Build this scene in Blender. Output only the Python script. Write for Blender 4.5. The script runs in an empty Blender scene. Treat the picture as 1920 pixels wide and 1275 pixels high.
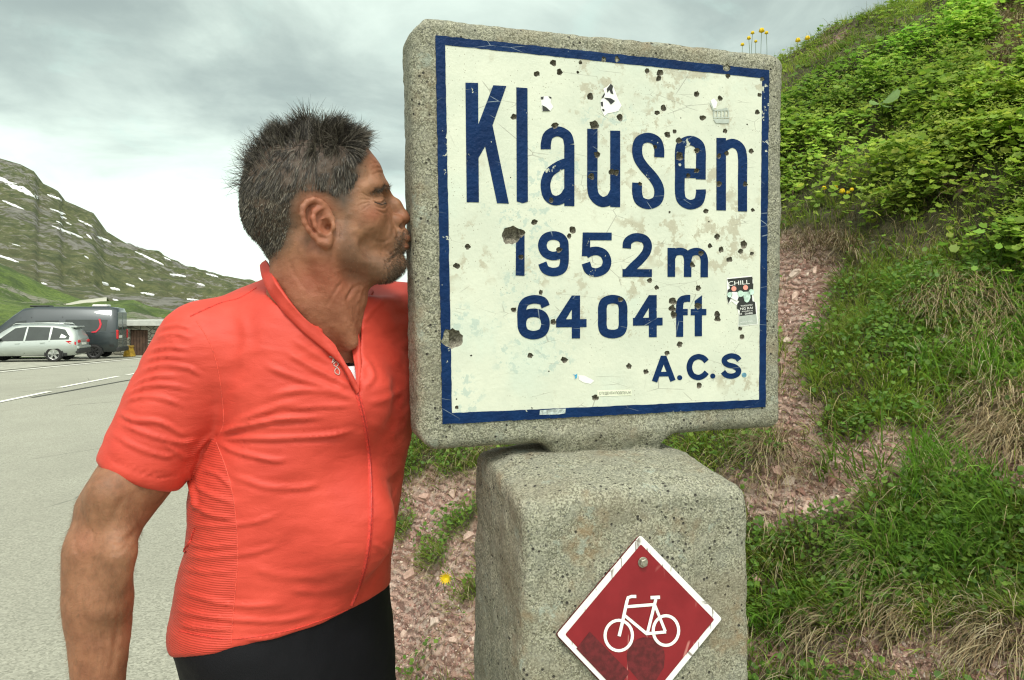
import bpy, math, random, os
import numpy as np
from mathutils import Vector
from mathutils.bvhtree import BVHTree
from mathutils.geometry import delaunay_2d_cdt

SC = bpy.context.scene
COL = SC.collection
rng = np.random.default_rng(7)
random.seed(7)

# ---------------------------------------------------------------- camera, sky, sun, exposure
FPX, CX, HY, CAMZ = 1400.0, 960.0, 590.0, 1.55
cam_d = bpy.data.cameras.new("camera")
cam = bpy.data.objects.new("camera", cam_d)
COL.objects.link(cam)
cam.location = (0, 0, CAMZ)
cam.rotation_euler = (math.pi / 2, 0, 0)
cam_d.sensor_width = 36.0
cam_d.lens = FPX / 1920 * 36.0
cam_d.shift_y = -(637.5 - HY) / 1920.0
cam_d.clip_start = 0.05
cam_d.clip_end = 6000
SC.camera = cam

SUN_DIR = Vector((0.06, -0.56, 0.83)).normalized()      # towards the sun
world = bpy.data.worlds.new("World")
SC.world = world
world.use_nodes = True
wt = world.node_tree
wt.nodes.clear()
def wn(t, **k):
    n = wt.nodes.new(t)
    for a, b in k.items():
        setattr(n, a, b)
    return n
def wmath(op, a, b=None, clamp=False):
    n = wn('ShaderNodeMath', operation=op, use_clamp=clamp)
    for i, v in enumerate((a, b)):
        if v is None: continue
        if isinstance(v, (int, float)): n.inputs[i].default_value = v
        else: wt.links.new(v, n.inputs[i])
    return n.outputs[0]
def wmix(f, a, b):
    n = wn('ShaderNodeMix', data_type='RGBA')
    for i, v in ((0, f), (6, a), (7, b)):
        if isinstance(v, (int, float)): n.inputs[i].default_value = v
        elif isinstance(v, tuple): n.inputs[i].default_value = (*v, 1)
        else: wt.links.new(v, n.inputs[i])
    return n.outputs[2]
def wsmooth(v, lo, hi):
    n = wn('ShaderNodeMapRange', interpolation_type='SMOOTHERSTEP')
    wt.links.new(v, n.inputs[0])
    n.inputs[1].default_value = lo; n.inputs[2].default_value = hi
    return n.outputs[0]
sky = wn('ShaderNodeTexSky', sky_type='NISHITA', sun_disc=False)
sky.sun_elevation = math.asin(SUN_DIR.z)
sky.sun_rotation = math.atan2(SUN_DIR.x, SUN_DIR.y)
tc = wn('ShaderNodeTexCoord')
sep = wn('ShaderNodeSeparateXYZ')
wt.links.new(tc.outputs['Generated'], sep.inputs[0])
dz = wmath('MAXIMUM', sep.outputs[2], 0.0)
den = wmath('ADD', dz, 0.20)
comb = wn('ShaderNodeCombineXYZ')
wt.links.new(wmath('DIVIDE', sep.outputs[0], den), comb.inputs[0])
wt.links.new(wmath('DIVIDE', sep.outputs[1], den), comb.inputs[1])
def wnoise(scale, detail, rough, offs, dist=0.0):
    m = wn('ShaderNodeMapping')
    m.inputs['Location'].default_value = offs
    wt.links.new(comb.outputs[0], m.inputs[0])
    n = wn('ShaderNodeTexNoise')
    n.inputs['Scale'].default_value = scale
    n.inputs['Detail'].default_value = detail
    n.inputs['Roughness'].default_value = rough
    n.inputs['Distortion'].default_value = dist
    wt.links.new(m.outputs[0], n.inputs['Vector'])
    return n.outputs[0]
big = wnoise(0.8, 3, 0.5, (13.4, 1.3, 0.0), 0.3)
med = wnoise(1.7, 8, 0.56, (15.2, 11.8, 0.0), 0.5)
puff = wmath('ADD', wmath('MULTIPLY', big, 0.55), wmath('MULTIPLY', med, 0.45))
# towards the horizon the cloud deck thins and turns bright
g = wsmooth(dz, 0.05, 0.32)
dens = wmath('ADD', puff, wmath('MULTIPLY', g, 0.30))
dark = wsmooth(dens, 0.48, 0.86)
cloud = wmix(dark, (7.5, 8.7, 7.6), (2.85, 3.45, 3.15))
wisp = wsmooth(wnoise(2.6, 7, 0.6, (7.7, 2.2, 0.0), 0.8), 0.52, 0.72)
cloud = wmix(wmath('MULTIPLY', wisp, 0.30), cloud, (5.0, 6.8, 6.0))
# the deck glows broadly where the sun stands behind it
dt = wn('ShaderNodeVectorMath', operation='DOT_PRODUCT')
wt.links.new(tc.outputs['Generated'], dt.inputs[0]); dt.inputs[1].default_value = tuple(SUN_DIR)
glow = wsmooth(dt.outputs['Value'], 0.35, 1.0)
cloud = wmix(wmath('MULTIPLY', glow, 0.85), cloud, (17.5, 17.6, 15.6))
tot = wmix(0.90, sky.outputs[0], cloud)
bg = wn('ShaderNodeBackground')
bg.inputs[1].default_value = 0.10
wt.links.new(tot, bg.inputs[0])
wo = wn('ShaderNodeOutputWorld')
wt.links.new(bg.outputs[0], wo.inputs[0])

sun_d = bpy.data.lights.new("sun", 'SUN')
sun_d.energy = 1.5
sun_d.angle = math.radians(14)
sun_d.color = (1.0, 0.96, 0.88)
sun = bpy.data.objects.new("sun", sun_d)
COL.objects.link(sun)
sun.rotation_euler = SUN_DIR.to_track_quat('Z', 'Y').to_euler()

SC.view_settings.view_transform = 'Standard'
SC.view_settings.look = 'None'
SC.view_settings.gamma = 1
SC.view_settings.use_curve_mapping = False
SC.view_settings.exposure = 0.60
SC.render.engine = 'CYCLES'
SC.cycles.use_denoising = True
SC.cycles.max_bounces = 5
SC.cycles.diffuse_bounces = 3
SC.cycles.transmission_bounces = 3
SC.cycles.transparent_max_bounces = 4
SC.cycles.filter_width = 1.2

# ---------------------------------------------------------------- coordinates
def P(px, py, d):
    """point seen at source pixel px, py at distance d along the view axis"""
    return np.array([(px - CX) / FPX * d, d, CAMZ - (py - HY) / FPX * d])
def toPx(v):
    v = np.asarray(v, float)
    y = np.maximum(v[..., 1], 1e-3)
    return CX + FPX * v[..., 0] / y, HY - FPX * (v[..., 2] - CAMZ) / y

# ---------------------------------------------------------------- value noise
_perm = rng.integers(0, 2**31, 4096)
def _h(ix, iy, iz):
    k = (ix * 73856093) ^ (iy * 19349663) ^ (iz * 83492791)
    return (_perm[k & 4095] & 0xffff) / 65535.0
def noise3(p, s=1.0, o=0.0):
    q = np.asarray(p, float) * s + o + 1000.0
    i = np.floor(q).astype(np.int64); f = q - i
    f = f * f * (3 - 2 * f)
    x, y, z = i[..., 0], i[..., 1], i[..., 2]
    r = 0
    for a in (0, 1):
        wa = f[..., 0] if a else 1 - f[..., 0]
        for b in (0, 1):
            wb = f[..., 1] if b else 1 - f[..., 1]
            for c in (0, 1):
                wc = f[..., 2] if c else 1 - f[..., 2]
                r = r + wa * wb * wc * _h(x + a, y + b, z + c)
    return r * 2 - 1
def fbm(p, s, oct=4, o=0.0, g=0.5):
    r = 0; a = 1.0
    for k in range(oct):
        r = r + a * noise3(p, s * 2**k, o + 17.3 * k); a *= g
    return r
def sstep(x, a, b):
    t = np.clip((x - a) / (b - a), 0, 1)
    return t * t * (3 - 2 * t)

# ---------------------------------------------------------------- object helpers
def tag(o, label=None, cat=None, group=None, kind=None):
    if label: o['label'] = label
    if cat: o['category'] = cat
    if group: o['group'] = group
    if kind: o['kind'] = kind
    return o
def empty(name, loc, label, cat, group=None, rz=0.0):
    o = bpy.data.objects.new(name, None)
    COL.objects.link(o)
    o.empty_display_size = 0.05
    o.location = tuple(float(c) for c in loc)
    o.rotation_euler = (0, 0, rz)
    return tag(o, label, cat, group)
def make_mesh(name, V, F, smooth=True):
    """V (n,3), F: (m,k) array or list of arrays of different k"""
    me = bpy.data.meshes.new(name)
    V = np.ascontiguousarray(V, dtype=np.float32)
    Fs = F if isinstance(F, list) else [F]
    Fs = [np.asarray(f, dtype=np.int32) for f in Fs if len(f)]
    me.vertices.add(len(V)); me.vertices.foreach_set('co', V.ravel())
    nl = sum(f.size for f in Fs); nf = sum(len(f) for f in Fs)
    me.loops.add(nl); me.loops.foreach_set('vertex_index', np.concatenate([f.ravel() for f in Fs]))
    me.polygons.add(nf)
    tots = np.concatenate([np.full(len(f), f.shape[1], np.int32) for f in Fs])
    starts = np.concatenate([[0], np.cumsum(tots)[:-1]]).astype(np.int32)
    me.polygons.foreach_set('loop_start', starts)
    me.update(calc_edges=True)
    me.polygons.foreach_set('use_smooth', np.full(nf, smooth))
    me.validate()
    return me
def add_col(me, C, name='Col'):
    a = me.color_attributes.new(name, 'FLOAT_COLOR', 'POINT')
    C = np.asarray(C, np.float32)
    if C.ndim == 1: C = np.repeat(C[:, None], 3, 1)
    if C.shape[1] == 3: C = np.concatenate([C, np.ones((len(C), 1), np.float32)], 1)
    a.data.foreach_set('color', np.ascontiguousarray(C).ravel())
def obj(name, me, mat, parent=None, **t):
    o = bpy.data.objects.new(name, me)
    COL.objects.link(o)
    if mat is not None and len(me.materials) == 0: me.materials.append(mat)
    if parent is not None:
        o.parent = parent
        # geometry given in world coordinates: bring it into the parent's frame
    return tag(o, **t)
def localize(me, root):
    """mesh built in world coordinates -> frame of an Empty (location + z rotation)"""
    M = root_matrix(root).inverted()
    me.transform(M)
def root_matrix(root):
    from mathutils import Matrix, Euler
    M = Matrix.Translation(root.location) @ root.rotation_euler.to_matrix().to_4x4()
    if root.parent is not None: M = root_matrix(root.parent) @ M
    return M
def part(name, V, F, mat, root, smooth=True, col=None, **t):
    me = make_mesh(name, V, F, smooth)
    if col is not None: add_col(me, col)
    localize(me, root)
    return obj(name, me, mat, root, **t)
def thing1(name, V, F, mat, smooth=True, col=None, **t):
    V = np.asarray(V, float)
    c = np.array([V[:, 0].mean(), V[:, 1].mean(), V[:, 2].min()])
    me = make_mesh(name, V - c, F, smooth)
    if col is not None: add_col(me, col)
    o = obj(name, me, mat, None, **t)
    o.location = tuple(float(k) for k in c)
    return o
class MB:
    """collects verts / faces"""
    def __init__(s): s.V = []; s.F = {}; s.n = 0; s.C = []
    def add(s, V, F, c=None):
        V = np.asarray(V, float); s.V.append(V)
        if not isinstance(F, list): F = [F]
        for f in F:
            f = np.asarray(f, int)
            if len(f): s.F.setdefault(f.shape[1], []).append(f + s.n)
        if c is not None: s.C.append(np.tile(np.asarray(c, float), (len(V), 1)))
        s.n += len(V)
        return s
    def get(s):
        return np.concatenate(s.V), [np.concatenate(f) for f in s.F.values()]
    def col(s): return np.concatenate(s.C) if s.C else None
def box(lo, hi, R=None, c=(0, 0, 0)):
    x0, y0, z0 = lo; x1, y1, z1 = hi
    V = np.array([[x0,y0,z0],[x1,y0,z0],[x1,y1,z0],[x0,y1,z0],[x0,y0,z1],[x1,y0,z1],[x1,y1,z1],[x0,y1,z1]], float)
    F = np.array([[0,3,2,1],[4,5,6,7],[0,1,5,4],[1,2,6,5],[2,3,7,6],[3,0,4,7]])
    return V, F
def bevbox(lo, hi, b):
    """box with chamfered edges (24 verts hull as 3 crossing rings)"""
    lo = np.array(lo, float); hi = np.array(hi, float); c = (lo + hi) / 2; h = (hi - lo) / 2
    b = min(b, *(h * 0.9))
    V = []; idx = {}
    for sx in (-1, 1):
        for sy in (-1, 1):
            for sz in (-1, 1):
                for ax in range(3):
                    s = np.array([sx, sy, sz]); p = h - b; p = p.copy(); p[ax] = h[ax]
                    idx[(sx, sy, sz, ax)] = len(V); V.append(c + s * p)
    F4 = []; F3 = []
    for ax in range(3):
        u, v = [k for k in range(3) if k != ax]
        for s in (-1, 1):
            q = []
            for a, b2 in ((-1, -1), (1, -1), (1, 1), (-1, 1)):
                t = [0, 0, 0]; t[ax] = s; t[u] = a; t[v] = b2
                q.append(idx[(*t, ax)])
            F4.append(q)
        for a in (-1, 1):
            for b2 in (-1, 1):     # edge parallel to ax
                t0 = [0,0,0]; t0[u] = a; t0[v] = b2
                t0[ax] = -1; t1 = list(t0); t1[ax] = 1
                F4.append([idx[(*t0, u)], idx[(*t1, u)], idx[(*t1, v)], idx[(*t0, v)]])
    for sx in (-1, 1):
        for sy in (-1, 1):
            for sz in (-1, 1):
                F3.append([idx[(sx, sy, sz, k)] for k in range(3)])
    V = np.array(V)
    out = []
    for L in (F4, F3):
        A = []
        for f in L:
            p = V[f]; n = np.cross(p[1] - p[0], p[2] - p[0])
            A.append(f if np.dot(n, p.mean(0) - c) > 0 else f[::-1])
        out.append(np.array(A))
    return V, out
def tube(pts, r, n=8, cap=True):
    pts = np.asarray(pts, float); m = len(pts)
    r = np.broadcast_to(np.asarray(r, float), (m,))
    T = np.gradient(pts, axis=0); T /= np.linalg.norm(T, axis=1)[:, None] + 1e-12
    up = np.array([0.13, 0.21, 0.97])
    if abs(np.dot(T[0], up)) > 0.9: up = np.array([1.0, 0.1, 0.05])
    V = []
    for i in range(m):
        a = np.cross(T[i], up); a /= np.linalg.norm(a) + 1e-12
        b = np.cross(T[i], a); up = -np.cross(T[i], a) if False else up
        th = np.linspace(0, 2 * np.pi, n, endpoint=False)
        V.append(pts[i] + r[i] * (np.cos(th)[:, None] * a + np.sin(th)[:, None] * b))
    V = np.concatenate(V)
    F = []
    for i in range(m - 1):
        for k in range(n):
            k2 = (k + 1) % n
            F.append([i*n+k, i*n+k2, (i+1)*n+k2, (i+1)*n+k])
    out = [np.array(F)]
    if cap:
        V = np.concatenate([V, pts[:1], pts[-1:]])
        F3 = [[m*n, (k+1) % n, k] for k in range(n)] + [[m*n+1, (m-1)*n+k, (m-1)*n+(k+1) % n] for k in range(n)]
        out.append(np.array(F3))
    return V, out
def crom(pts, n=6, closed=False):
    p = np.asarray(pts, float)
    if closed: q = np.concatenate([p[-1:], p, p[:2]])
    else: q = np.concatenate([2*p[:1]-p[1:2], p, 2*p[-1:]-p[-2:-1]])
    out = []
    for i in range(len(q) - 3):
        a, b, c, d = q[i:i+4]
        for t in np.linspace(0, 1, n, endpoint=False):
            out.append(0.5*((2*b)+(-a+c)*t+(2*a-5*b+4*c-d)*t*t+(-a+3*b-3*c+d)*t**3))
    if not closed: out.append(q[-2])
    return np.array(out)

# ---------------------------------------------------------------- signed distance fields
class Field:
    def __init__(s, lo, hi, h):
        s.lo = np.array(lo, float); s.h = h
        n = np.ceil((np.array(hi) - s.lo) / h).astype(int) + 1
        s.ax = [s.lo[i] + h * np.arange(n[i]) for i in range(3)]
        s.f = np.full(n, 0.05, np.float32)
    def sl(s, lo, hi):
        r = []
        for i in range(3):
            a = int(np.clip(np.floor((lo[i] - s.lo[i]) / s.h), 0, len(s.ax[i]) - 1))
            b = int(np.clip(np.ceil((hi[i] - s.lo[i]) / s.h) + 1, a + 1, len(s.ax[i])))
            r.append(slice(a, b))
        return tuple(r)
    def grid(s, S):
        X = s.ax[0][S[0]][:, None, None]; Y = s.ax[1][S[1]][None, :, None]; Z = s.ax[2][S[2]][None, None, :]
        return X, Y, Z
    def op(s, fn, lo, hi, k=0.0, mode='u'):
        m = k + 0.012
        S = s.sl(np.array(lo) - m, np.array(hi) + m)
        d = fn(*s.grid(S)).astype(np.float32)
        a = s.f[S]
        if mode == 'u':
            if k > 0:
                hh = np.clip(0.5 + 0.5 * (a - d) / k, 0, 1); r = a * (1 - hh) + d * hh - k * hh * (1 - hh)
            else: r = np.minimum(a, d)
        elif mode == 's':
            d = -d
            if k > 0:
                hh = np.clip(0.5 - 0.5 * (a - d) / k, 0, 1); r = a * (1 - hh) + d * hh + k * hh * (1 - hh)
            else: r = np.maximum(a, d)
        elif mode == 'i':
            r = np.maximum(a, d)
        s.f[S] = r
    def ell(s, c, r, k=0.0, mode='u', R=None):
        c = np.asarray(c, float); r = np.broadcast_to(np.asarray(r, float), (3,)).copy()
        m = r.max() if R is not None else r
        def fn(X, Y, Z):
            x, y, z = X - c[0], Y - c[1], Z - c[2]
            if R is not None:
                x, y, z = (R[0][0]*x+R[1][0]*y+R[2][0]*z, R[0][1]*x+R[1][1]*y+R[2][1]*z, R[0][2]*x+R[1][2]*y+R[2][2]*z)
            k0 = np.sqrt((x/r[0])**2 + (y/r[1])**2 + (z/r[2])**2)
            k1 = np.sqrt((x/r[0]**2)**2 + (y/r[1]**2)**2 + (z/r[2]**2)**2) + 1e-9
            return k0 * (k0 - 1) / k1
        s.op(fn, c - m, c + m, k, mode)
    def cap(s, a, b, ra, rb=None, k=0.0, mode='u'):
        a = np.asarray(a, float); b = np.asarray(b, float); rb = ra if rb is None else rb
        ab = b - a; L = ab.dot(ab) + 1e-12; m = max(ra, rb)
        def fn(X, Y, Z):
            x, y, z = X - a[0], Y - a[1], Z - a[2]
            t = np.clip((x*ab[0] + y*ab[1] + z*ab[2]) / L, 0, 1)
            return np.sqrt((x-t*ab[0])**2 + (y-t*ab[1])**2 + (z-t*ab[2])**2) - (ra + (rb-ra)*t)
        s.op(fn, np.minimum(a, b) - m, np.maximum(a, b) + m, k, mode)
    def chain(s, pts, rs, k=0.0, mode='u'):
        for i in range(len(pts) - 1): s.cap(pts[i], pts[i+1], rs[i], rs[i+1], k, mode)
    def blur(s, n=1):
        f = s.f
        for _ in range(n):
            for ax in range(3):
                g = f.copy()
                a = [slice(None)]*3; b = [slice(None)]*3; c = [slice(None)]*3
                a[ax] = slice(1, -1); b[ax] = slice(0, -2); c[ax] = slice(2, None)
                g[tuple(a)] = 0.5*f[tuple(a)] + 0.25*(f[tuple(b)] + f[tuple(c)])
                f = g
        s.f = f
    def mesh(s):
        f = s.f; h = s.h
        ins = f < 0
        n = np.array(f.shape)
        cnt = np.zeros(n - 1, np.int8)
        for a in (0, 1):
            for b in (0, 1):
                for c in (0, 1):
                    cnt += ins[a:n[0]-1+a, b:n[1]-1+b, c:n[2]-1+c]
        act = np.argwhere((cnt > 0) & (cnt < 8))
        idx = np.full(n - 1, -1, np.int32)
        idx[act[:, 0], act[:, 1], act[:, 2]] = np.arange(len(act))
        cor = np.array([[a, b, c] for a in (0, 1) for b in (0, 1) for c in (0, 1)])
        val = np.stack([f[act[:, 0]+c[0], act[:, 1]+c[1], act[:, 2]+c[2]] for c in cor], 1)
        acc = np.zeros((len(act), 3)); num = np.zeros(len(act))
        for i in range(8):
            for j in range(i + 1, 8):
                d = cor[j] - cor[i]
                if np.abs(d).sum() != 1: continue
                a, b = val[:, i], val[:, j]
                m = (a < 0) != (b < 0)
                t = np.where(m, a / np.where(m, a - b, 1), 0)
                acc += np.where(m[:, None], cor[i] + t[:, None] * d, 0); num += m
        V = s.lo + h * (act + acc / num[:, None])
        Fs = []
        for ax in range(3):
            u, v = (ax + 1) % 3, (ax + 2) % 3
            A = [slice(None)]*3; B = [slice(None)]*3
            A[ax] = slice(0, -1); B[ax] = slice(1, None)
            ia, ib = ins[tuple(A)], ins[tuple(B)]
            cr = np.argwhere(ia != ib)
            ok = (cr[:, u] > 0) & (cr[:, v] > 0) & (cr[:, u] < n[u]-1) & (cr[:, v] < n[v]-1)
            cr = cr[ok]
            fl = ia[cr[:, 0], cr[:, 1], cr[:, 2]]
            q = []
            for du, dv in ((-1, -1), (0, -1), (0, 0), (-1, 0)):
                c = cr.copy(); c[:, u] += du; c[:, v] += dv
                q.append(idx[c[:, 0], c[:, 1], c[:, 2]])
            q = np.stack(q, 1)
            q = np.where(fl[:, None], q, q[:, ::-1])
            Fs.append(q)
        F = np.concatenate(Fs)
        return V, F
def vnormals(V, F):
    a = V[F[:, 2]] - V[F[:, 0]]; b = V[F[:, 3]] - V[F[:, 1]]
    fn = np.cross(a, b)
    N = np.zeros_like(V)
    for k in range(4): np.add.at(N, F[:, k], fn)
    return N / (np.linalg.norm(N, axis=1)[:, None] + 1e-12)
def relax(V, F, n=2, w=0.5):
    for _ in range(n):
        S = np.zeros_like(V); c = np.zeros(len(V))
        for k in range(4):
            for m in (1, 3):
                j = F[:, (k + m) % 4]
                for ax in range(3): S[:, ax] += np.bincount(F[:, k], V[j, ax], len(V))
                c += np.bincount(F[:, k], minlength=len(V))
        V = V * (1 - w) + w * S / np.maximum(c, 1)[:, None]
    return V

# ---------------------------------------------------------------- materials
class NT:
    def __init__(s, name):
        s.m = bpy.data.materials.new(name); s.m.use_nodes = True
        s.t = s.m.node_tree; s.t.nodes.clear()
        s.out = s.t.nodes.new('ShaderNodeOutputMaterial')
        s.b = s.t.nodes.new('ShaderNodeBsdfPrincipled')
        s.t.links.new(s.b.outputs[0], s.out.inputs[0])
        s.tc = s.t.nodes.new('ShaderNodeTexCoord')
    def n(s, t, **k):
        x = s.t.nodes.new(t)
        for a, b in k.items(): setattr(x, a, b)
        return x
    def put(s, sock, v):
        if isinstance(v, (int, float)): sock.default_value = v
        elif isinstance(v, tuple): sock.default_value = (*v, 1) if len(v) == 3 and len(sock.default_value) == 4 else v
        else: s.t.links.new(v, sock)
    def set(s, **k):
        for a, v in k.items(): s.put(s.b.inputs[a.replace('_', ' ')], v)
        return s
    def coords(s, scale=(1, 1, 1), rot=(0, 0, 0), loc=(0, 0, 0)):
        m = s.n('ShaderNodeMapping')
        m.inputs['Scale'].default_value = scale; m.inputs['Rotation'].default_value = rot
        m.inputs['Location'].default_value = loc
        s.t.links.new(s.tc.outputs['Object'], m.inputs[0])
        return m.outputs[0]
    def noise(s, scale, detail=4, rough=0.5, vec=None, dist=0.0):
        x = s.n('ShaderNodeTexNoise')
        x.inputs['Scale'].default_value = scale; x.inputs['Detail'].default_value = detail
        x.inputs['Roughness'].default_value = rough; x.inputs['Distortion'].default_value = dist
        s.t.links.new(vec if vec is not None else s.tc.outputs['Object'], x.inputs['Vector'])
        return x.outputs[0]
    def vor(s, scale, vec=None, feature='F1', out=0, rnd=1.0):
        x = s.n('ShaderNodeTexVoronoi', feature=feature)
        x.inputs['Scale'].default_value = scale; x.inputs['Randomness'].default_value = rnd
        s.t.links.new(vec if vec is not None else s.tc.outputs['Object'], x.inputs['Vector'])
        return x.outputs[out]
    def ss(s, v, lo, hi, a=0.0, b=1.0):
        x = s.n('ShaderNodeMapRange', interpolation_type='SMOOTHSTEP')
        s.put(x.inputs[0], v); x.inputs[1].default_value = lo; x.inputs[2].default_value = hi
        x.inputs[3].default_value = a; x.inputs[4].default_value = b
        return x.outputs[0]
    def mix(s, f, a, b, mode='MIX'):
        x = s.n('ShaderNodeMix', data_type='RGBA', blend_type=mode)
        for i, v in ((0, f), (6, a), (7, b)): s.put(x.inputs[i], v)
        return x.outputs[2]
    def math(s, op, a, b=0.0, clamp=False):
        x = s.n('ShaderNodeMath', operation=op, use_clamp=clamp)
        s.put(x.inputs[0], a); s.put(x.inputs[1], b)
        return x.outputs[0]
    def attr(s, name='Col'):
        x = s.n('ShaderNodeAttribute', attribute_name=name)
        return x.outputs[0]
    def chan(s, v, i):
        x = s.n('ShaderNodeSeparateColor'); s.put(x.inputs[0], v); return x.outputs[i]
    def bump(s, h, strength=0.3, dist=0.002, nrm=None):
        x = s.n('ShaderNodeBump'); x.inputs['Strength'].default_value = strength
        x.inputs['Distance'].default_value = dist
        s.put(x.inputs['Height'], h)
        if nrm is not None: s.t.links.new(nrm, x.inputs['Normal'])
        s.t.links.new(x.outputs[0], s.b.inputs['Normal'])
        return x.outputs[0]
def plain(name, c, rough=0.5, metal=0.0, var=0.15, scale=8.0, **k):
    m = NT(name)
    n = m.noise(scale, 5, 0.6)
    lo = tuple(x * (1 - var) for x in c); hi = tuple(min(1, x * (1 + var)) for x in c)
    m.set(Base_Color=m.mix(m.ss(n, 0.3, 0.7), lo, hi), Roughness=rough, Metallic=metal, **k)
    return m.m
# ================================================================ ground plane
GS = 0.0173
def ground_z(y): return -GS * y
def mat_asphalt():
    m = NT('asphalt')
    a = m.vor(95, out=1); a = m.chan(a, 0)
    n = m.noise(0.8, 6, 0.6)
    n2 = m.noise(60, 4, 0.6)
    c = m.mix(m.ss(a, 0.1, 0.9), (0.19, 0.19, 0.15), (0.46, 0.455, 0.37))
    c = m.mix(m.ss(n2, 0.35, 0.7), c, (0.34, 0.34, 0.275))
    c = m.mix(m.ss(n, 0.35, 0.75, 0.0, 0.30), c, (0.25, 0.25, 0.20))
    crk = m.vor(0.5, vec=m.coords((1, 0.45, 1)), feature='DISTANCE_TO_EDGE')
    ck = m.math('MULTIPLY', m.ss(m.math('ADD', crk, m.math('MULTIPLY', m.math('SUBTRACT', m.noise(9, 4, .7), .5), .02)), .006, .002), m.ss(m.noise(.35, 3), .50, .56))
    c = m.mix(m.math('MULTIPLY', ck, .7), c, (.07, .07, .06))
    c = m.mix(m.ss(m.noise(.22, 5, .65, vec=m.coords((1, .4, 1))), .50, .60, 0, .30), c, (.24, .235, .19))
    m.set(Base_Color=c, Roughness=0.9)
    m.bump(m.math('ADD', a, m.math('MULTIPLY', n2, 1.2)), 0.5, 0.004)
    return m.m
M_ASPH = mat_asphalt()
M_MARK = NT('road_paint')
_n = M_MARK.noise(18, 6, 0.7); _n2 = M_MARK.noise(120, 3, 0.6)
M_MARK.set(Base_Color=M_MARK.mix(M_MARK.ss(M_MARK.math('ADD', _n, M_MARK.math('MULTIPLY', _n2, 0.4)), 0.80, 0.95), (0.80, 0.80, 0.72), (0.42, 0.42, 0.36)), Roughness=0.7)
M_MARK = M_MARK.m

# asphalt: one wide sheet reaching far past the parked vehicles
gx = np.concatenate([np.linspace(-90, -20, 15), np.linspace(-18, 6, 49), [8, 12, 20]])
gy = np.concatenate([np.linspace(-6, 30, 73), np.linspace(32, 80, 25)])
GX, GY = np.meshgrid(gx, gy, indexing='ij')
GZ = ground_z(GY) + 0.004 * noise3(np.stack([GX, GY, GX*0], -1), 0.5)
V = np.stack([GX, GY, GZ], -1).reshape(-1, 3)
nx, ny = GX.shape
I = np.arange(nx*ny).reshape(nx, ny)
Fq = np.stack([I[:-1, :-1], I[1:, :-1], I[1:, 1:], I[:-1, 1:]], -1).reshape(-1, 4)
o = obj('road', make_mesh('road', V, Fq), M_ASPH, kind='structure')

# wide base terrain reaching far beyond the road on every side
gx = np.array([-1500, -400, -90, -40, 0, 40, 90, 400, 1500.]); gy = np.array([-300, -50, 0, 40, 80, 120, 240, 600, 1600.])
GX, GY = np.meshgrid(gx, gy, indexing='ij'); GZ = np.maximum(ground_z(GY), -2.3) - .35
V = np.stack([GX, GY, GZ], -1).reshape(-1, 3); I = np.arange(81).reshape(9, 9)
TERRAIN_V, TERRAIN_F = V, np.stack([I[:-1, :-1], I[1:, :-1], I[1:, 1:], I[:-1, 1:]], -1).reshape(-1, 4)
# ================================================================ the pass sign
SQ = np.array([0.174, 1.2651, 1.6832]); SA = (0.2997, 0.0348, -0.0135)
def rotm(a, b, c):
    ca, sa = math.cos(a), math.sin(a); cb, sb = math.cos(b), math.sin(b); cc, sc = math.cos(c), math.sin(c)
    Rz = np.array([[ca, -sa, 0], [sa, ca, 0], [0, 0, 1]]); Rx = np.array([[1, 0, 0], [0, cb, -sb], [0, sb, cb]])
    Ry = np.array([[cc, 0, sc], [0, 1, 0], [-sc, 0, cc]])
    return Rz @ Rx @ Ry
SM = rotm(*SA)                      # columns: u (right), n (away), w (up)
def U(px, py, off=0.0):
    """pixel -> (u, w) on the sign's face plane"""
    d = np.stack([(np.asarray(px, float) - CX) / FPX, np.ones_like(np.asarray(px, float)), -(np.asarray(py, float) - HY) / FPX], -1)
    n = SM[:, 1]; o0 = SQ - np.array([0, 0, CAMZ])
    t = (o0 @ n + off) / (d @ n)
    p = d * t[..., None] - o0
    return np.stack([p @ SM[:, 0], p @ SM[:, 2]], -1)
def SW(uw, off=0.0):
    """(u, w), off (away from viewer) -> world"""
    uw = np.asarray(uw, float); off = np.broadcast_to(off, uw.shape[:-1])
    return SQ + uw[..., :1] * SM[:, 0] + off[..., None] * SM[:, 1] + uw[..., 1:2] * SM[:, 2]

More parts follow.
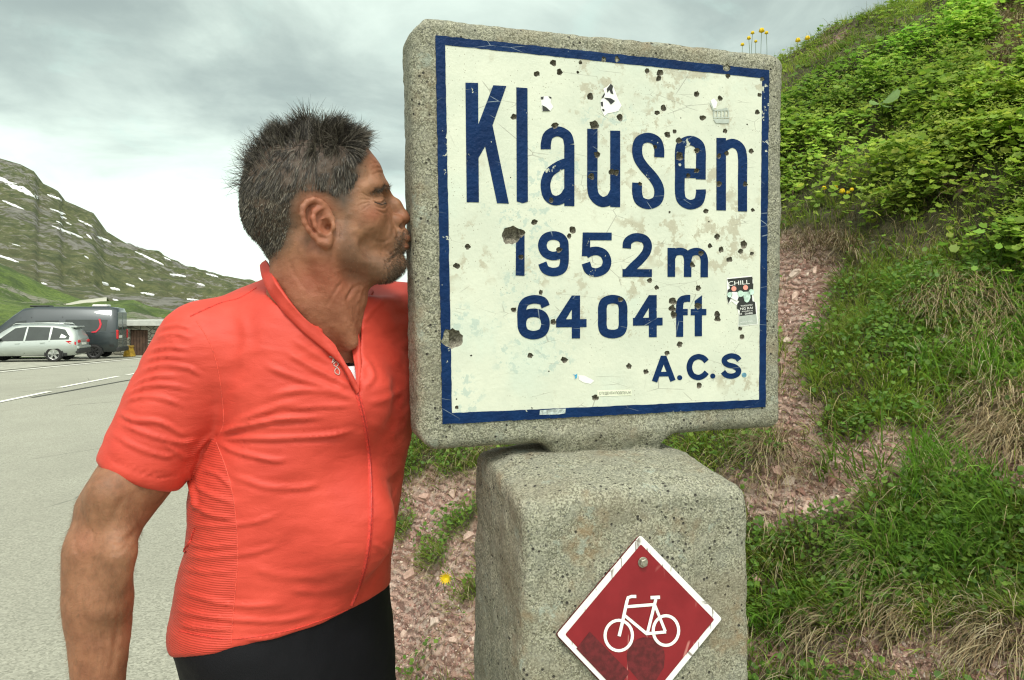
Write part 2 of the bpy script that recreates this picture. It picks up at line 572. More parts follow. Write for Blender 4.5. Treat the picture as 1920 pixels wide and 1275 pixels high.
def mat_concrete(name, warm=0.0):
    m = NT(name)
    v = m.vor(480, out=1); g = m.chan(v, 0)
    g2 = m.chan(m.vor(420, out=1), 1)
    nb = m.noise(5, 6, 0.62); nf = m.noise(300, 3, 0.6); nm = m.noise(38, 5, 0.65)
    c = m.mix(m.ss(g, 0.05, 0.95), (0.135, 0.135, 0.095), (0.38, 0.38, 0.285))
    c = m.mix(m.ss(g2, 0.84, 0.90, 0, 0.50), c, (0.52, 0.50, 0.40))
    c = m.mix(m.ss(g2, 0.10, 0.06, 0, 0.75), c, (0.085, 0.088, 0.08))
    c = m.mix(m.ss(nm, 0.42, 0.66, 0, 0.55), c, (0.24, 0.245, 0.195))
    c = m.mix(m.ss(nb, 0.45, 0.72, 0, 0.5), c, (0.20, 0.165, 0.105))           # weathering
    rust = m.math('MULTIPLY', m.ss(m.noise(9, 5, 0.6, vec=m.coords(loc=(3, 1, 7))), 0.54, 0.70), m.ss(nm, 0.35, 0.6))
    c = m.mix(m.math('MULTIPLY', rust, 0.40 + warm), c, (0.25, 0.16, 0.075))
    lich = m.ss(m.noise(14, 5, 0.7, vec=m.coords(loc=(9, 4, 2))), 0.60, 0.68, 0, 0.5)
    c = m.mix(lich, c, (0.36, 0.42, 0.36))
    pore = m.vor(85, out=0)
    pm = m.math('MULTIPLY', m.ss(pore, 0.22, 0.12), m.ss(m.noise(24, 2), 0.46, 0.56))
    c = m.mix(pm, c, (0.045, 0.042, 0.035))
    m.set(Base_Color=c, Roughness=0.95)
    hgt = m.math('ADD', m.math('MULTIPLY', g, 0.8), m.math('SUBTRACT', m.math('ADD', nf, m.math('MULTIPLY', nm, 1.3)), m.math('MULTIPLY', pm, 2.0)))
    m.bump(hgt, 0.9, 0.0022)
    return m.m
M_CONC = mat_concrete('rough_concrete')
M_CONC2 = mat_concrete('exposed_aggregate_concrete', 0.25)

def rbox(lo, hi, r):
    lo = np.array(lo, float); hi = np.array(hi, float); c = (lo + hi) / 2; h = (hi - lo) / 2 - r
    def fn(X, Y, Z):
        qx, qy, qz = np.abs(X - c[0]) - h[0], np.abs(Y - c[1]) - h[1], np.abs(Z - c[2]) - h[2]
        o = np.sqrt(np.maximum(qx, 0)**2 + np.maximum(qy, 0)**2 + np.maximum(qz, 0)**2)
        return o + np.minimum(np.maximum(np.maximum(qx, qy), qz), 0) - r
    return fn
uL = U(777, 450)[0]; uR = U(1471, 450)[0]; wT = U(1120, 62)[1]; wB = U(1120, 826)[1]
TH = 0.098
SIGN = empty('pass_sign', (0.16, 1.22, ground_z(1.2)), 'weathered concrete pass sign with white painted face, blue lettering and bullet pits', 'sign')
fd = Field((uL - .02, -.01, wB - .07), (uR + .02, TH + .02, wT + .02), 0.0040)
fd.op(rbox((uL, 0.0, wB), (uR, TH, wT), 0.020), (uL, 0, wB), (uR, TH, wT))
nL, nR = U(1038, 835)[0], U(1242, 835)[0]
fd.op(rbox((nL, 0.005, wB - .09), (nR, TH - .005, wB + .012), 0.006), (nL, 0, wB - .09), (nR, TH, wB + .012), k=0.034)
# chamfered corners of the slab outline
def chf(sx, sw, cut):
    cu = uL if sx < 0 else uR; cw = wB if sw < 0 else wT
    return lambda X, Y, Z: (sx * (X - cu) + sw * (Z - cw)) * 0.7071 + cut + Y * 0
for sx, sw, cut in ((-1, 1, .018), (1, 1, .014), (-1, -1, .018), (1, -1, .010)):
    cu = uL if sx < 0 else uR; cw = wB if sw < 0 else wT
    fd.op(chf(sx, sw, cut), (cu - .05, -.01, cw - .05), (cu + .05, TH + .02, cw + .05), mode='i')
fd.blur(1)
# shallow bed that holds the painted face
b0 = U(816, 67) ; bl, br = U(823, 430)[0] + .002, U(1438, 430)[0] - .002; bt, bb = U(1120, 98)[1] - .004, U(1120, 778)[1] + .003
bed = rbox((bl + .012, -.02, bb + .016), (br - .012, 0.020, bt - .016), .002)
fd.op(bed, (bl, -.02, bb), (br, .02, bt), mode='s')
V, F = fd.mesh()
N = vnormals(V, F)
edge = sstep(np.maximum.reduce([uL + .035 - V[:, 0], V[:, 0] - uR + .035, V[:, 2] - wT + .035, wB + .035 - V[:, 2]]), -.01, .03)
dsp = 0.0009 * fbm(V, 90, 3) + (0.0011 * fbm(V, 45, 3, 5.0) + 0.0016 * fbm(V, 18, 2, 9.0)) * edge
V = V + N * dsp[:, None]
V[:, 0] += .0085*((wT - V[:, 2])/(wT - wB) - .5)*(uR - V[:, 0])/(uR - uL)*sstep(V[:, 2], wB-.06, wB)
Vw = SW(V[:, [0, 2]], V[:, 1])
part('slab', Vw, F, M_CONC, SIGN)

# post -------------------------------------------------------------
yaw = SA[0]
pu = np.array([math.cos(yaw), math.sin(yaw), 0]); pn = np.array([-math.sin(yaw), math.cos(yaw), 0])
PF = np.array([0.019, 1.052, 0.0])            # front left edge of the post
PW, PD, PT = 0.368, 0.290, 1.322
def PWd(V): return PF + V[:, :1] * pu + V[:, 1:2] * pn + V[:, 2:3] * np.array([0, 0, 1])
z0p = ground_z(1.2) - 0.05
fd = Field((-.02, -.02, z0p - .02), (PW + .02, PD + .02, PT + .02), 0.0062)
def postf(X, Y, Z):
    fl = (PT - Z) * 0.012
    r = 0.020
    qx = np.abs(X - PW/2) - (PW/2 + fl - r); qy = np.abs(Y - PD/2) - (PD/2 + fl - r)
    qz = np.abs(Z - (PT + z0p)/2) - ((PT - z0p)/2 - r)
    o = np.sqrt(np.maximum(qx, 0)**2 + np.maximum(qy, 0)**2 + np.maximum(qz, 0)**2)
    d = o + np.minimum(np.maximum(np.maximum(qx, qy), qz), 0) - r
    # sloping shoulders of the top
    hip = (Z - PT) + 0.11 * np.maximum(np.abs(X - PW/2) - 0.09, 0) + 0.28 * np.maximum(np.abs(X - PW/2) - 0.150, 0) + 0.16 * np.maximum(0.18 - Y, 0) + 0.5*np.maximum(.022 - Y, 0)
    k = 0.008; hh = np.clip(0.5 - 0.5 * (d - hip*0.93) / k, 0, 1)
    return d * (1 - hh) + hip*0.93 * hh + k * hh * (1 - hh)
fd.op(postf, (-.02, -.02, z0p), (PW + .02, PD + .02, PT))
V, F = fd.mesh()
N = vnormals(V, F)
V = V + N * (0.0013 * fbm(V, 70, 3) + 0.0022 * fbm(V, 22, 3, 3.0) + 0.0025 * fbm(V, 6, 2, 8.0))[:, None]
pits = []
for _ in range(130):
    f = rng.integers(0, 3)
    if f == 0: c = np.array([rng.uniform(0, PW), 0, rng.uniform(.9, PT - .06)])
    elif f == 1: c = np.array([0, rng.uniform(0, PD), rng.uniform(.9, PT - .04)])
    else: c = np.array([rng.uniform(0, PW), 0, rng.uniform(.9, PT - .06)])
    r = rng.uniform(.003, .008)
    s = np.where(np.linalg.norm(V - c, axis=1) < .03)[0]
    dd = np.linalg.norm((V[s] - c) * np.array([1, .6, .8]), axis=1)
    V[s] -= N[s] * (.004 * (1 - sstep(dd, 0, r)))[:, None]
part('post', PWd(V), F, M_CONC2, SIGN)

# painted face: planar triangulation with the letters and the bullet pits cut out --------------
def z3(x, y): return (740 + np.asarray(x, float) / 2.55, np.asarray(y, float) / 2.55)
def z4(x, y): return (740 + np.asarray(x, float) / 2.55, 400 + np.asarray(y, float) / 2.55)
def ribbon(pts, s, closed=False, smooth=True, n=5):
    p = np.asarray(pts, float)
    if smooth and len(p) > 2: p = crom(p, n, closed)
    if closed:
        T = np.roll(p, -1, 0) - np.roll(p, 1, 0)
    else:
        T = np.gradient(p, axis=0)
    T /= np.linalg.norm(T, axis=1)[:, None]
    Nn = np.stack([-T[:, 1], T[:, 0]], 1) * s / 2
    L, Rr = p + Nn, p - Nn
    out = []
    m = len(p)
    for i in range(m if closed else m - 1):
        j = (i + 1) % m
        out.append(np.array([L[i], L[j], Rr[j], Rr[i]]))
    return out
G = []          # (glyph name, list of polygons in source pixels)
def glyph(name, polys, zf, k, x0):
    out = []
    for p in polys:
        p = np.asarray(p, float).copy()
        p[:, 1] += k * (p[:, 0] - x0)
        X, Y = zf(p[:, 0], p[:, 1])
        out.append(U(X, Y))
    G.append((name, out))
glyph('K', [[(337, 397), (397, 398), (401, 968), (343, 967)],
            [(396, 602), (470, 409), (532, 413), (466, 600), (544, 974), (488, 972), (431, 700), (398, 758)]], z3, 0, 0)
glyph('l', [[(580, 419), (633, 423), (635, 965), (612, 972), (582, 964)]], z3, 0, 0)
glyph('a', ribbon([(721, 716), (721, 690), (734, 648), (777, 629), (820, 648), (833, 690)], 48) +
      ribbon([(833, 690), (833, 984)], 48, smooth=False) +
      ribbon([(833, 775), (790, 790), (740, 826), (721, 870), (721, 910), (735, 946), (768, 960), (805, 945), (833, 905)], 46), z3, 0.03, 777)
glyph('u', ribbon([(943, 618), (943, 800), (943, 900), (955, 942), (990, 966), (1030, 952), (1052, 915)], 49) +
      ribbon([(1052, 625), (1052, 989)], 47, smooth=False), z3, 0.02, 997)
glyph('s', ribbon([(1262, 751), (1262, 712), (1248, 674), (1209, 659), (1170, 674), (1157, 712), (1163, 758), (1190, 800), (1232, 846), (1258, 890), (1262, 930), (1248, 962), (1209, 977), (1170, 962), (1157, 925), (1157, 876)], 47), z3, 0.03, 1209)
glyph('e', ribbon([(1461, 857), (1461, 790), (1461, 725), (1449, 689), (1411, 673), (1374, 689), (1361, 725), (1361, 830), (1361, 925), (1374, 963), (1411, 979), (1449, 963), (1461, 925), (1461, 905)], 46) +
      ribbon([(1361, 829), (1484, 829)], 46, smooth=False), z3, 0.03, 1411)
glyph('n', ribbon([(1558, 662), (1558, 1008)], 45, smooth=False) +
      ribbon([(1558, 752), (1572, 708), (1610, 686), (1646, 703), (1660, 750), (1660, 860), (1660, 1010)], 43), z3, 0.03, 1609)
glyph('1', [[(579, 92), (619, 84), (619, 299), (577, 297)]], z4, 0, 0)
glyph('9', ribbon([(757, 106), (795, 118), (809, 150), (795, 190), (757, 204), (719, 190), (704, 154), (719, 118)], 41, closed=True) +
      ribbon([(809, 150), (810, 200), (808, 240), (795, 269), (757, 281), (719, 269), (704, 238)], 41), z4, 0.006, 757)
glyph('5', [[(897, 92), (1035, 92), (1035, 129), (897, 129)], [(897, 100), (933, 100), (931, 205), (893, 205)]] +
      ribbon([(912, 196), (935, 184), (965, 180), (998, 194), (1013, 230), (1000, 266), (962, 283), (926, 272), (912, 238)], 41), z4, 0.006, 962)
glyph('2', ribbon([(1107, 168), (1111, 138), (1134, 119), (1162, 115), (1193, 125), (1207, 152), (1200, 186), (1172, 222), (1135, 258), (1108, 288)], 40) +
      [[(1087, 267), (1227, 267), (1227, 304), (1087, 304)]], z4, 0.006, 1157)
glyph('m', ribbon([(1320, 166), (1320, 304)], 36, smooth=False) +
      ribbon([(1320, 215), (1334, 190), (1362, 182), (1388, 192), (1398, 220), (1398, 260), (1398, 304)], 35) +
      ribbon([(1398, 220), (1410, 192), (1440, 182), (1466, 192), (1477, 220), (1477, 260), (1477, 305)], 35), z4, 0.006, 1398)
glyph('6', ribbon([(662, 475), (705, 488), (719, 528), (705, 568), (662, 582), (620, 568), (606, 528), (620, 488)], 41, closed=True) +
      ribbon([(720, 446), (706, 420), (665, 411), (623, 424), (606, 462), (606, 530)], 41), z4, -0.01, 662)
glyph('4', [[(845, 393), (884, 393), (884, 598), (845, 598)], [(770, 506), (915, 506), (915, 544), (770, 544)], [(845, 393), (862, 430), (815, 508), (770, 508)], [(845, 393), (872, 405), (812, 512), (770, 520)]], z4, -0.01, 842)
glyph('0', ribbon([(991, 450), (991, 495), (991, 538), (1003, 567), (1040, 577), (1077, 567), (1089, 538), (1089, 495), (1089, 450), (1077, 421), (1040, 410), (1003, 421)], 41, closed=True), z4, -0.01, 1040)
glyph('4', [[(1213, 391), (1250, 391), (1250, 592), (1213, 592)], [(1137, 499), (1278, 499), (1278, 536), (1137, 536)], [(1213, 391), (1240, 405), (1180, 506), (1137, 512)]], z4, -0.01, 1207)
glyph('f', ribbon([(1360, 590), (1360, 520), (1360, 440), (1370, 414), (1392, 407), (1410, 407)], 33) + [[(1340, 457), (1398, 457), (1398, 487), (1340, 487)]], z4, -0.01, 1360)
glyph('t', [[(1432, 418), (1466, 392), (1466, 587), (1432, 587)], [(1413, 457), (1487, 457), (1487, 487), (1413, 487)]], z4, -0.01, 1448)
def disc(x, y, r, n=14): 
    t = np.linspace(0, 2*np.pi, n, endpoint=False)
    return np.stack([x + r*np.cos(t), y + r*np.sin(t)], 1)
glyph('A', ribbon([(1240, 803), (1283, 684)], 26, smooth=False) + ribbon([(1283, 684), (1328, 801)], 26, smooth=False) + [[(1272, 680), (1298, 680), (1292, 712), (1276, 712)], [(1252, 757), (1316, 757), (1316, 779), (1252, 779)]], z4, -0.02, 1283)
glyph('period', [disc(1360, 785, 12)], z4, 0, 0)
glyph('C', ribbon([(1488, 708), (1473, 692), (1447, 685), (1418, 699), (1406, 734), (1418, 770), (1447, 784), (1473, 776), (1489, 760)], 26), z4, -0.02, 1447)
glyph('period', [disc(1518, 777, 12)], z4, 0, 0)
glyph('S', ribbon([(1645, 702), (1631, 687), (1605, 681), (1580, 690), (1573, 706), (1588, 722), (1622, 733), (1641, 750), (1634, 769), (1608, 778), (1582, 772), (1567, 756)], 25), z4, -0.02, 1607)
glyph('period', [disc(1668, 772, 11)], z4, 0, 0)

Z3P = [(757,303,13),(788,346,13),(678,354,12),(887,301,8),(874,347,7),(932,463,14),(1075,562,15),(568,559,12),(765,600,14),(952,599,19),(965,741,14),(937,845,14),(1035,822,12),(1056,826,14),(746,957,11),(1205,341,10),(1267,350,14),(1260,376,12),(1590,365,10),(1583,325,15),(1060,284,12),(997,285,11),(1442,452,12),(1554,472,11),(1284,518,12),(1252,541,11),(1470,564,13),(1578,627,10),(1302,645,13),(1335,630,9),(1355,672,13),(1358,747,18),(1442,720,11),(1440,816,11),(1400,840,10),(1548,748,10),(1583,734,10),(1702,723,11),(1742,455,9),(1730,537,10),(1755,380,9),(1548,880,12),(1673,880,11),(1485,1009,11),(1710,1005,8),(1170,880,9),(1312,1015,6),(1243,703,8),(666,1062,14),(848,1100,14),(834,1128,10),(348,1180,12),(785,1195,12),(603,1228,11),(1540,1132,12),(1505,1177,10),(1558,1194,12),(1668,1170,16),(1652,1202,12),(1598,1241,12),(1462,1210,11),(1705,1212,8),(1028,425,6),(1683,596,4),(1366,565,3),(553,850,3),(1657,800,3)]
Z4P = [(295,251,13),(1420,246,12),(1217,321,11),(1250,355,10),(1450,357,11),(697,378,10),(568,461,12),(757,519,13),(1078,412,11),(1328,420,15),(1323,455,15),(1332,485,14),(1448,443,14),(1540,482,12),(1541,504,13),(1650,552,9),(1658,590,11),(1360,627,12),(1299,668,11),(646,678,12),(810,700,14),(1118,731,12),(1200,757,11),(1453,822,12),(957,880,13),(296,928,8),(555,105,46),(600,95,18),(274,598,50),(365,680,5),(736,755,4),(295,888,4),(655,930,4),(1500,40,4)]
PITS = []
for L, zf in ((Z3P, z3), (Z4P, z4)):
    for (x, y, r) in L:
        if 7 < r < 30: r = r * 1.15
        n = 20 if r > 30 else 12
        t = np.linspace(0, 2*np.pi, n, endpoint=False) + rng.uniform(0, 1)
        rr = r * (1 + (0.22 if r < 30 else 0.14) * rng.uniform(-1, 1, n)); el = rng.uniform(0.85, 1.2)
        X, Y = zf(x + rr*np.cos(t) / el**.5, y + rr*np.sin(t) * el**.5)
        PITS.append((U(X, Y), U(*zf(x, y)), r / 2.55 / 1190))
OUT = U(np.array([816, 1441, 1434, 829]), np.array([67, 132, 763, 795]))
INN = U(np.array([834, 1428, 1422, 847]), np.array([85, 147, 749, 774]))
def rough_line(a, b, n, amp):
    t = np.linspace(0, 1, n, endpoint=False)[:, None]
    p = a + (b - a) * t
    d = (b - a) / np.linalg.norm(b - a); nn = np.array([-d[1], d[0]])
    j = rng.uniform(-1, 1, n)[:, None] * amp; j[0] = 0
    return p + nn * j
OUTR = np.concatenate([rough_line(OUT[i], OUT[(i+1) % 4], 70, 0.0007) for i in range(4)])
INNR = np.concatenate([rough_line(INN[i], INN[(i+1) % 4], 60, 0.0004) for i in range(4)])
vs = []; es = []
def addloop(p):
    n0 = len(vs); m = len(p)
    vs.extend([Vector((float(a), float(b))) for a, b in p]); es.extend([(n0+i, n0+(i+1) % m) for i in range(m)])
addloop(OUTR); addloop(INNR)
for _, pl in G:
    for p in pl: addloop(p)
for p, c, r in PITS: addloop(p)
# interior points keep triangles moderate
cv, ce, cf, _, _, _ = delaunay_2d_cdt(vs, es, [], 0, 1e-7)
cv = np.array([[v.x, v.y] for v in cv]); cf = np.array([list(f) for f in cf])
cen = cv[cf].mean(1)
def inpoly(pt, poly):
    x, y = pt[:, 0], pt[:, 1]; r = np.zeros(len(pt), bool)
    n = len(poly)
    for i in range(n):
        x0, y0 = poly[i]; x1, y1 = poly[(i+1) % n]
        if y0 == y1: continue
        c = ((y0 > y) != (y1 > y)) & (x < (x1-x0)*(y-y0)/(y1-y0)+x0)
        r ^= c
    return r
hole = ~inpoly(cen, OUTR)
for p, c, r in PITS: hole |= inpoly(cen, p)
blue = ~inpoly(cen, INNR)
own = np.full(len(cf), -1)
for gi, (_, pl) in enumerate(G):
    for p in pl: own[inpoly(cen, p)] = gi
own[blue] = -2
def sub(mask, off):
    f = cf[mask]; u, inv = np.unique(f, return_inverse=True)
    f = inv.reshape(-1, 3)
    v = cv[u]
    # front face plus a thin rim so the paint film has thickness
    a = v[f[:, 1]] - v[f[:, 0]]; b = v[f[:, 2]] - v[f[:, 0]]
    fl = (a[:, 0]*b[:, 1] - a[:, 1]*b[:, 0]) < 0
    f[fl] = f[fl][:, ::-1]
    E = np.concatenate([f[:, [0, 1]], f[:, [1, 2]], f[:, [2, 0]]])
    key = {}
    for x, y in E.tolist(): key[(x, y)] = 1
    bd = [(x, y) for (x, y) in key if (y, x) not in key]
    n = len(v)
    Vw = np.concatenate([SW(v, off), SW(v, off + 0.0016)])
    rim = np.array([[y, x, x+n, y+n] for x, y in bd])
    return Vw, [f, rim]
def mat_face():
    m = NT('white_sign_paint')
    n1 = m.noise(7, 7, 0.7); n2 = m.noise(30, 6, 0.7); n3 = m.noise(160, 4, 0.6)
    c = m.mix(m.ss(n1, 0.35, 0.65), (0.64, 0.67, 0.555), (0.56, 0.60, 0.50))
    c = m.mix(m.ss(m.noise(4.5, 4, .6, vec=m.coords(loc=(2.2, 0, 5.0))), 0.52, 0.66, 0, 0.35), c, (0.55, 0.66, 0.58))
    st = m.math('MULTIPLY', m.ss(m.noise(6, 4, 0.6, vec=m.coords(loc=(1.7, 3, 2.1))), 0.52, 0.60), m.ss(n2, 0.52, 0.58))
    c = m.mix(m.math('MULTIPLY', st, 0.75), c, (0.40, 0.37, 0.27))             # bare, stained patches
    st2 = m.math('MULTIPLY', m.ss(m.noise(3.6, 4, 0.6, vec=m.coords(loc=(8.7, 3, 6.1))), 0.54, 0.60), m.ss(m.noise(75, 5, 0.7), 0.53, 0.58))
    c = m.mix(m.math('MULTIPLY', st2, 0.7), c, (0.40, 0.50, 0.45))
    spk = m.math('MULTIPLY', m.ss(m.vor(170), 0.17, 0.09), m.ss(m.noise(11, 3, 0.6), 0.46, 0.56))
    c = m.mix(m.math('MULTIPLY', spk, 0.75), c, (0.20, 0.18, 0.12))
    # scratches
    for rot, sc, th in ((0.5, 26, 0.010), (2.2, 20, 0.009), (1.2, 33, 0.008)):
        w = m.vor(sc, vec=m.coords((0.18, 1, 1.0), rot=(0, rot, 0)), feature='DISTANCE_TO_EDGE')
        s = m.math('MULTIPLY', m.ss(w, th, th*0.3), m.ss(m.noise(9, 2, .5, vec=m.coords(loc=(rot*5, 1, 1))), 0.60, 0.66))
        c = m.mix(m.math('MULTIPLY', s, 0.75), c, (0.30, 0.30, 0.25))
    m.set(Base_Color=c, Roughness=0.45)
    m.bump(m.math('ADD', n3, m.math('MULTIPLY', n2, 0.6)), 0.35, 0.0016)
    return m.m
def mat_blue():
    m = NT('blue_sign_paint')
    n2 = m.noise(150, 3, 0.5); n1 = m.noise(25, 5, 0.6)
    c = m.mix(m.ss(n1, 0.3, 0.7), (0.0015, 0.017, 0.072), (0.003, 0.026, 0.100))
    w = m.vor(30, vec=m.coords((0.2, 1, 1), rot=(0, 0.9, 0)), feature='DISTANCE_TO_EDGE')
    s = m.math('MULTIPLY', m.ss(w, 0.010, 0.003), m.ss(m.noise(14, 3), 0.55, 0.62))
    c = m.mix(m.math('MULTIPLY', s, 0.6), c, (0.35, 0.42, 0.45))
    chip = m.ss(m.math('ADD', m.noise(60, 4, 0.7), m.math('MULTIPLY', m.noise(8, 2), 0.6)), 1.0, 1.04)
    c = m.mix(chip, c, (0.5, 0.52, 0.42))
    m.set(Base_Color=c, Roughness=0.5)
    m.b.inputs['Specular IOR Level'].default_value = 0.16
    m.bump(m.math('ADD', n2, m.math('MULTIPLY', n1, 0.5)), 0.8, 0.0024)
    return m.m
M_FACE, M_BLUE = mat_face(), mat_blue()
M_BLUEFADE = plain('faded_blue_paint', (0.10, 0.24, 0.33), 0.5, var=0.4, scale=120)
M_PIT = NT('pitted_concrete')
_g = M_PIT.chan(M_PIT.vor(420, out=1), 0); _n = M_PIT.noise(60, 4)
M_PIT.set(Base_Color=M_PIT.mix(_g, (0.10, 0.092, 0.072), (0.30, 0.28, 0.22)), Roughness=1.0)
M_PIT.bump(M_PIT.math('ADD', _g, _n), 0.9, 0.002); M_PIT = M_PIT.m
V, F = sub(~hole & (own == -1), -0.0016); part('painted_face', V, F, M_FACE, SIGN, smooth=False)
V, F = sub(~hole & (own == -2), -0.0024); part('blue_border', V, F, M_BLUE, SIGN, smooth=False)
for gi, (nm, _) in enumerate(G):
    k = ~hole & (own == gi)
    if not k.any(): continue
    V, F = sub(k, -0.0024)
    part('letter' if not nm.isdigit() and nm != 'period' else ('digit' if nm.isdigit() else 'full_stop'), V, F,
         M_BLUEFADE if gi == len(G) - 1 else M_BLUE, SIGN, smooth=False)
for p, c, r in PITS:
    n = len(p); depth = min(r * 1.1, 0.0125); V = []; F4 = []
    prof = ((1.0, -0.0016), (0.97, 0.0004), (0.80, 0.45), (0.5, 0.8), (0.2, 1.0))
    for a, dd in prof:
        q = c + (p - c) * a
        dep = dd if abs(dd) < 0.01 else dd * depth
        V.append(SW(q, dep + (rng.uniform(-.12, .12, n) * depth if a < .95 else 0)))
    V = np.concatenate(V); F = []
    for i in range(len(prof) - 1):
        for k in range(n): F.append([i*n+k, i*n+(k+1) % n, (i+1)*n+(k+1) % n, (i+1)*n+k])
    V = np.concatenate([V, SW(c[None], depth)]); m0 = (len(prof)-1)*n
    F3 = [[m0+k, m0+(k+1) % n, len(V)-1] for k in range(n)]
    part('bullet_pit', V, [np.array(F), np.array(F3)], M_PIT, SIGN, smooth=False)

# stickers and their remains -------------------------------------------------------------
M_BLACK = plain('black_print', (0.02, 0.022, 0.022), 0.5, scale=60)
M_WHITEP = plain('white_print', (0.82, 0.84, 0.80), 0.5, scale=60, var=0.05)
M_GREYP = plain('grey_print', (0.42, 0.47, 0.42), 0.5, scale=60)
M_PINK = plain('pink_print', (0.75, 0.30, 0.24), 0.5, scale=60)
M_MINT = plain('mint_print', (0.48, 0.66, 0.56), 0.5, scale=90, var=0.3)
def flat(name, pxs, off, mat, root, zf=None, **t):
    p = np.asarray(pxs, float)
    X, Y = zf(p[:, 0], p[:, 1]) if zf else (p[:, 0], p[:, 1])
    uw = U(X, Y); n = len(uw)
    vv = [Vector((float(a), float(b))) for a, b in uw]
    v2, _, f2, _, _, _ = delaunay_2d_cdt(vv, [(i, (i+1) % n) for i in range(n)], [], 1, 1e-8)
    v2 = np.array([[v.x, v.y] for v in v2]); f2 = np.array([list(f) for f in f2])
    a = v2[f2[:, 1]] - v2[f2[:, 0]]; b = v2[f2[:, 2]] - v2[f2[:, 0]]
    fl = (a[:, 0]*b[:, 1] - a[:, 1]*b[:, 0]) < 0
    f2[fl] = f2[fl][:, ::-1]
    return part(name, SW(v2, off), f2, mat, root, smooth=False, **t)
def textpart(name, s, px0, py0, px1, py1, hpx, off, mat, root, squeeze=None, spacing=1.0):
    """text whose baseline runs px0,py0 -> px1,py1 on the sign face"""
    cu = bpy.data.curves.new('t', 'FONT'); cu.body = s; cu.space_character = spacing
    to = bpy.data.objects.new('t', cu); COL.objects.link(to)
    dg = bpy.context.evaluated_depsgraph_get(); dg.update()
    me = bpy.data.meshes.new_from_object(to.evaluated_get(dg))
    bpy.data.objects.remove(to)
    n = len(me.vertices)
    co = np.zeros(n*3, np.float32); me.vertices.foreach_get('co', co); co = co.reshape(-1, 3)
    w = co[:, 0].max() - co[:, 0].min(); h = 0.73
    a, b = U(px0, py0), U(px1, py1); L = np.linalg.norm(b - a); d = (b - a) / L; nn = np.array([-d[1], d[0]])
    hh = hpx / 1190 * 1.0
    uw = a + (co[:, :1] - co[:, 0].min()) / w * L * d + co[:, 1:2] / h * hh * nn
    W = SW(uw, off)
    me.vertices.foreach_set('co', np.ascontiguousarray(W, dtype=np.float32).ravel()); me.update()
    me.materials.clear(); me.name = name
    localize(me, root)
    return obj(name, me, mat, root)
def zs(x, y): return (1340 + np.asarray(x, float) / 7.5, 490 + np.asarray(y, float) / 7.5)
STK = empty('coffee_sticker', SW(U(1388, 560), -0.003), 'torn black sticker with white lettering and mint figures near the right blue border', 'sticker')
O1, O2, O3 = -0.0022, -0.0028, -0.0034
flat('torn_paper', [(160, 235), (510, 200), (530, 300), (520, 420), (545, 570), (575, 575), (600, 885), (320, 915), (330, 760), (300, 620), (230, 560), (185, 600), (165, 540)], O1, M_WHITEP, STK, zs)
flat('black_ground', [(165, 250), (515, 215), (532, 290), (528, 400), (512, 480), (520, 560), (555, 572), (570, 740), (335, 770), (345, 690), (300, 660), (305, 600), (335, 560), (300, 545), (215, 520), (185, 590), (165, 525), (170, 400), (205, 380), (185, 300)], O2, M_BLACK, STK, zs)
flat('grey_ground', [(335, 775), (572, 745), (590, 870), (325, 900)], O2, M_GREYP, STK, zs)
for cx_, cy_ in ((255, 385), (418, 368)):
    flat('pink_cap', disc(cx_, cy_, 36), O3, M_PINK, STK, zs)
flat('mint_figure', disc(200, 470, 38), O3, M_MINT, STK, zs); flat('mint_figure', disc(348, 455, 46), O3, M_MINT, STK, zs)
flat('mint_figure', disc(500, 430, 40), O3, M_MINT, STK, zs)
flat('mint_figure', [(390, 430), (480, 425), (488, 510), (465, 565), (437, 580), (405, 560), (390, 500)], O3, M_MINT, STK, zs)
flat('mint_figure', [(225, 430), (300, 430), (322, 500), (300, 560), (262, 540), (215, 515)], O3, M_WHITEP, STK, zs)
textpart('lettering', 'CHILL I', 1340+178/7.5, 490+345/7.5, 1340+530/7.5, 490+312/7.5, 9.5, O3, M_WHITEP, STK)
textpart('lettering', 'THAILAND', 1340+350/7.5, 490+640/7.5, 1340+516/7.5, 490+620/7.5, 3.6, O3, M_WHITEP, STK)
textpart('lettering', 'NG RAI', 1340+345/7.5, 490+685/7.5, 1340+518/7.5, 490+668/7.5, 5.4, O3, M_WHITEP, STK)
textpart('lettering', 'ARABICA', 1340+362/7.5, 490+715/7.5, 1340+520/7.5, 490+697/7.5, 2.6, O3, M_WHITEP, STK)
textpart('lettering', 'M   DARK', 1340+340/7.5, 490+758/7.5, 1340+525/7.5, 490+738/7.5, 4.4, O3, M_WHITEP, STK)
textpart('lettering', 'WORLD TOUR', 1340+345/7.5, 490+868/7.5, 1340+520/7.5, 490+846/7.5, 2.6, O3, M_WHITEP, STK)
SL = empty('slogan_sticker', SW(U(1151, 737), -0.002), 'narrow pale sticker strip with small dark Cyrillic capitals near the lower border', 'sticker')
flat('paper_strip', [(1119, 731), (1183, 730), (1183, 741), (1119, 743)], O1, plain('pale_paper', (0.76, 0.80, 0.63), .6, var=.04), SL)
textpart('lettering', 'СТУДЕНТИ ПОБЕЂУЈУ!', 1122, 739.5, 1181, 738, 5.6, O3, M_BLACK, SL)
def zt(x, y): return (1000 + np.asarray(x, float) / 4.8, 140 + np.asarray(y, float) / 4.8)
T1 = empty('torn_sticker', SW(U(1142, 195), -0.002), 'torn black and white sticker remnant above the letter u, between two bullet pits', 'sticker')
flat('torn_paper', [(600, 240), (640, 180), (625, 130), (660, 110), (685, 85), (715, 110), (735, 160), (755, 215), (790, 280), (760, 330), (700, 345), (665, 350), (635, 375), (610, 330), (600, 280)], O1, M_WHITEP, T1, zt)
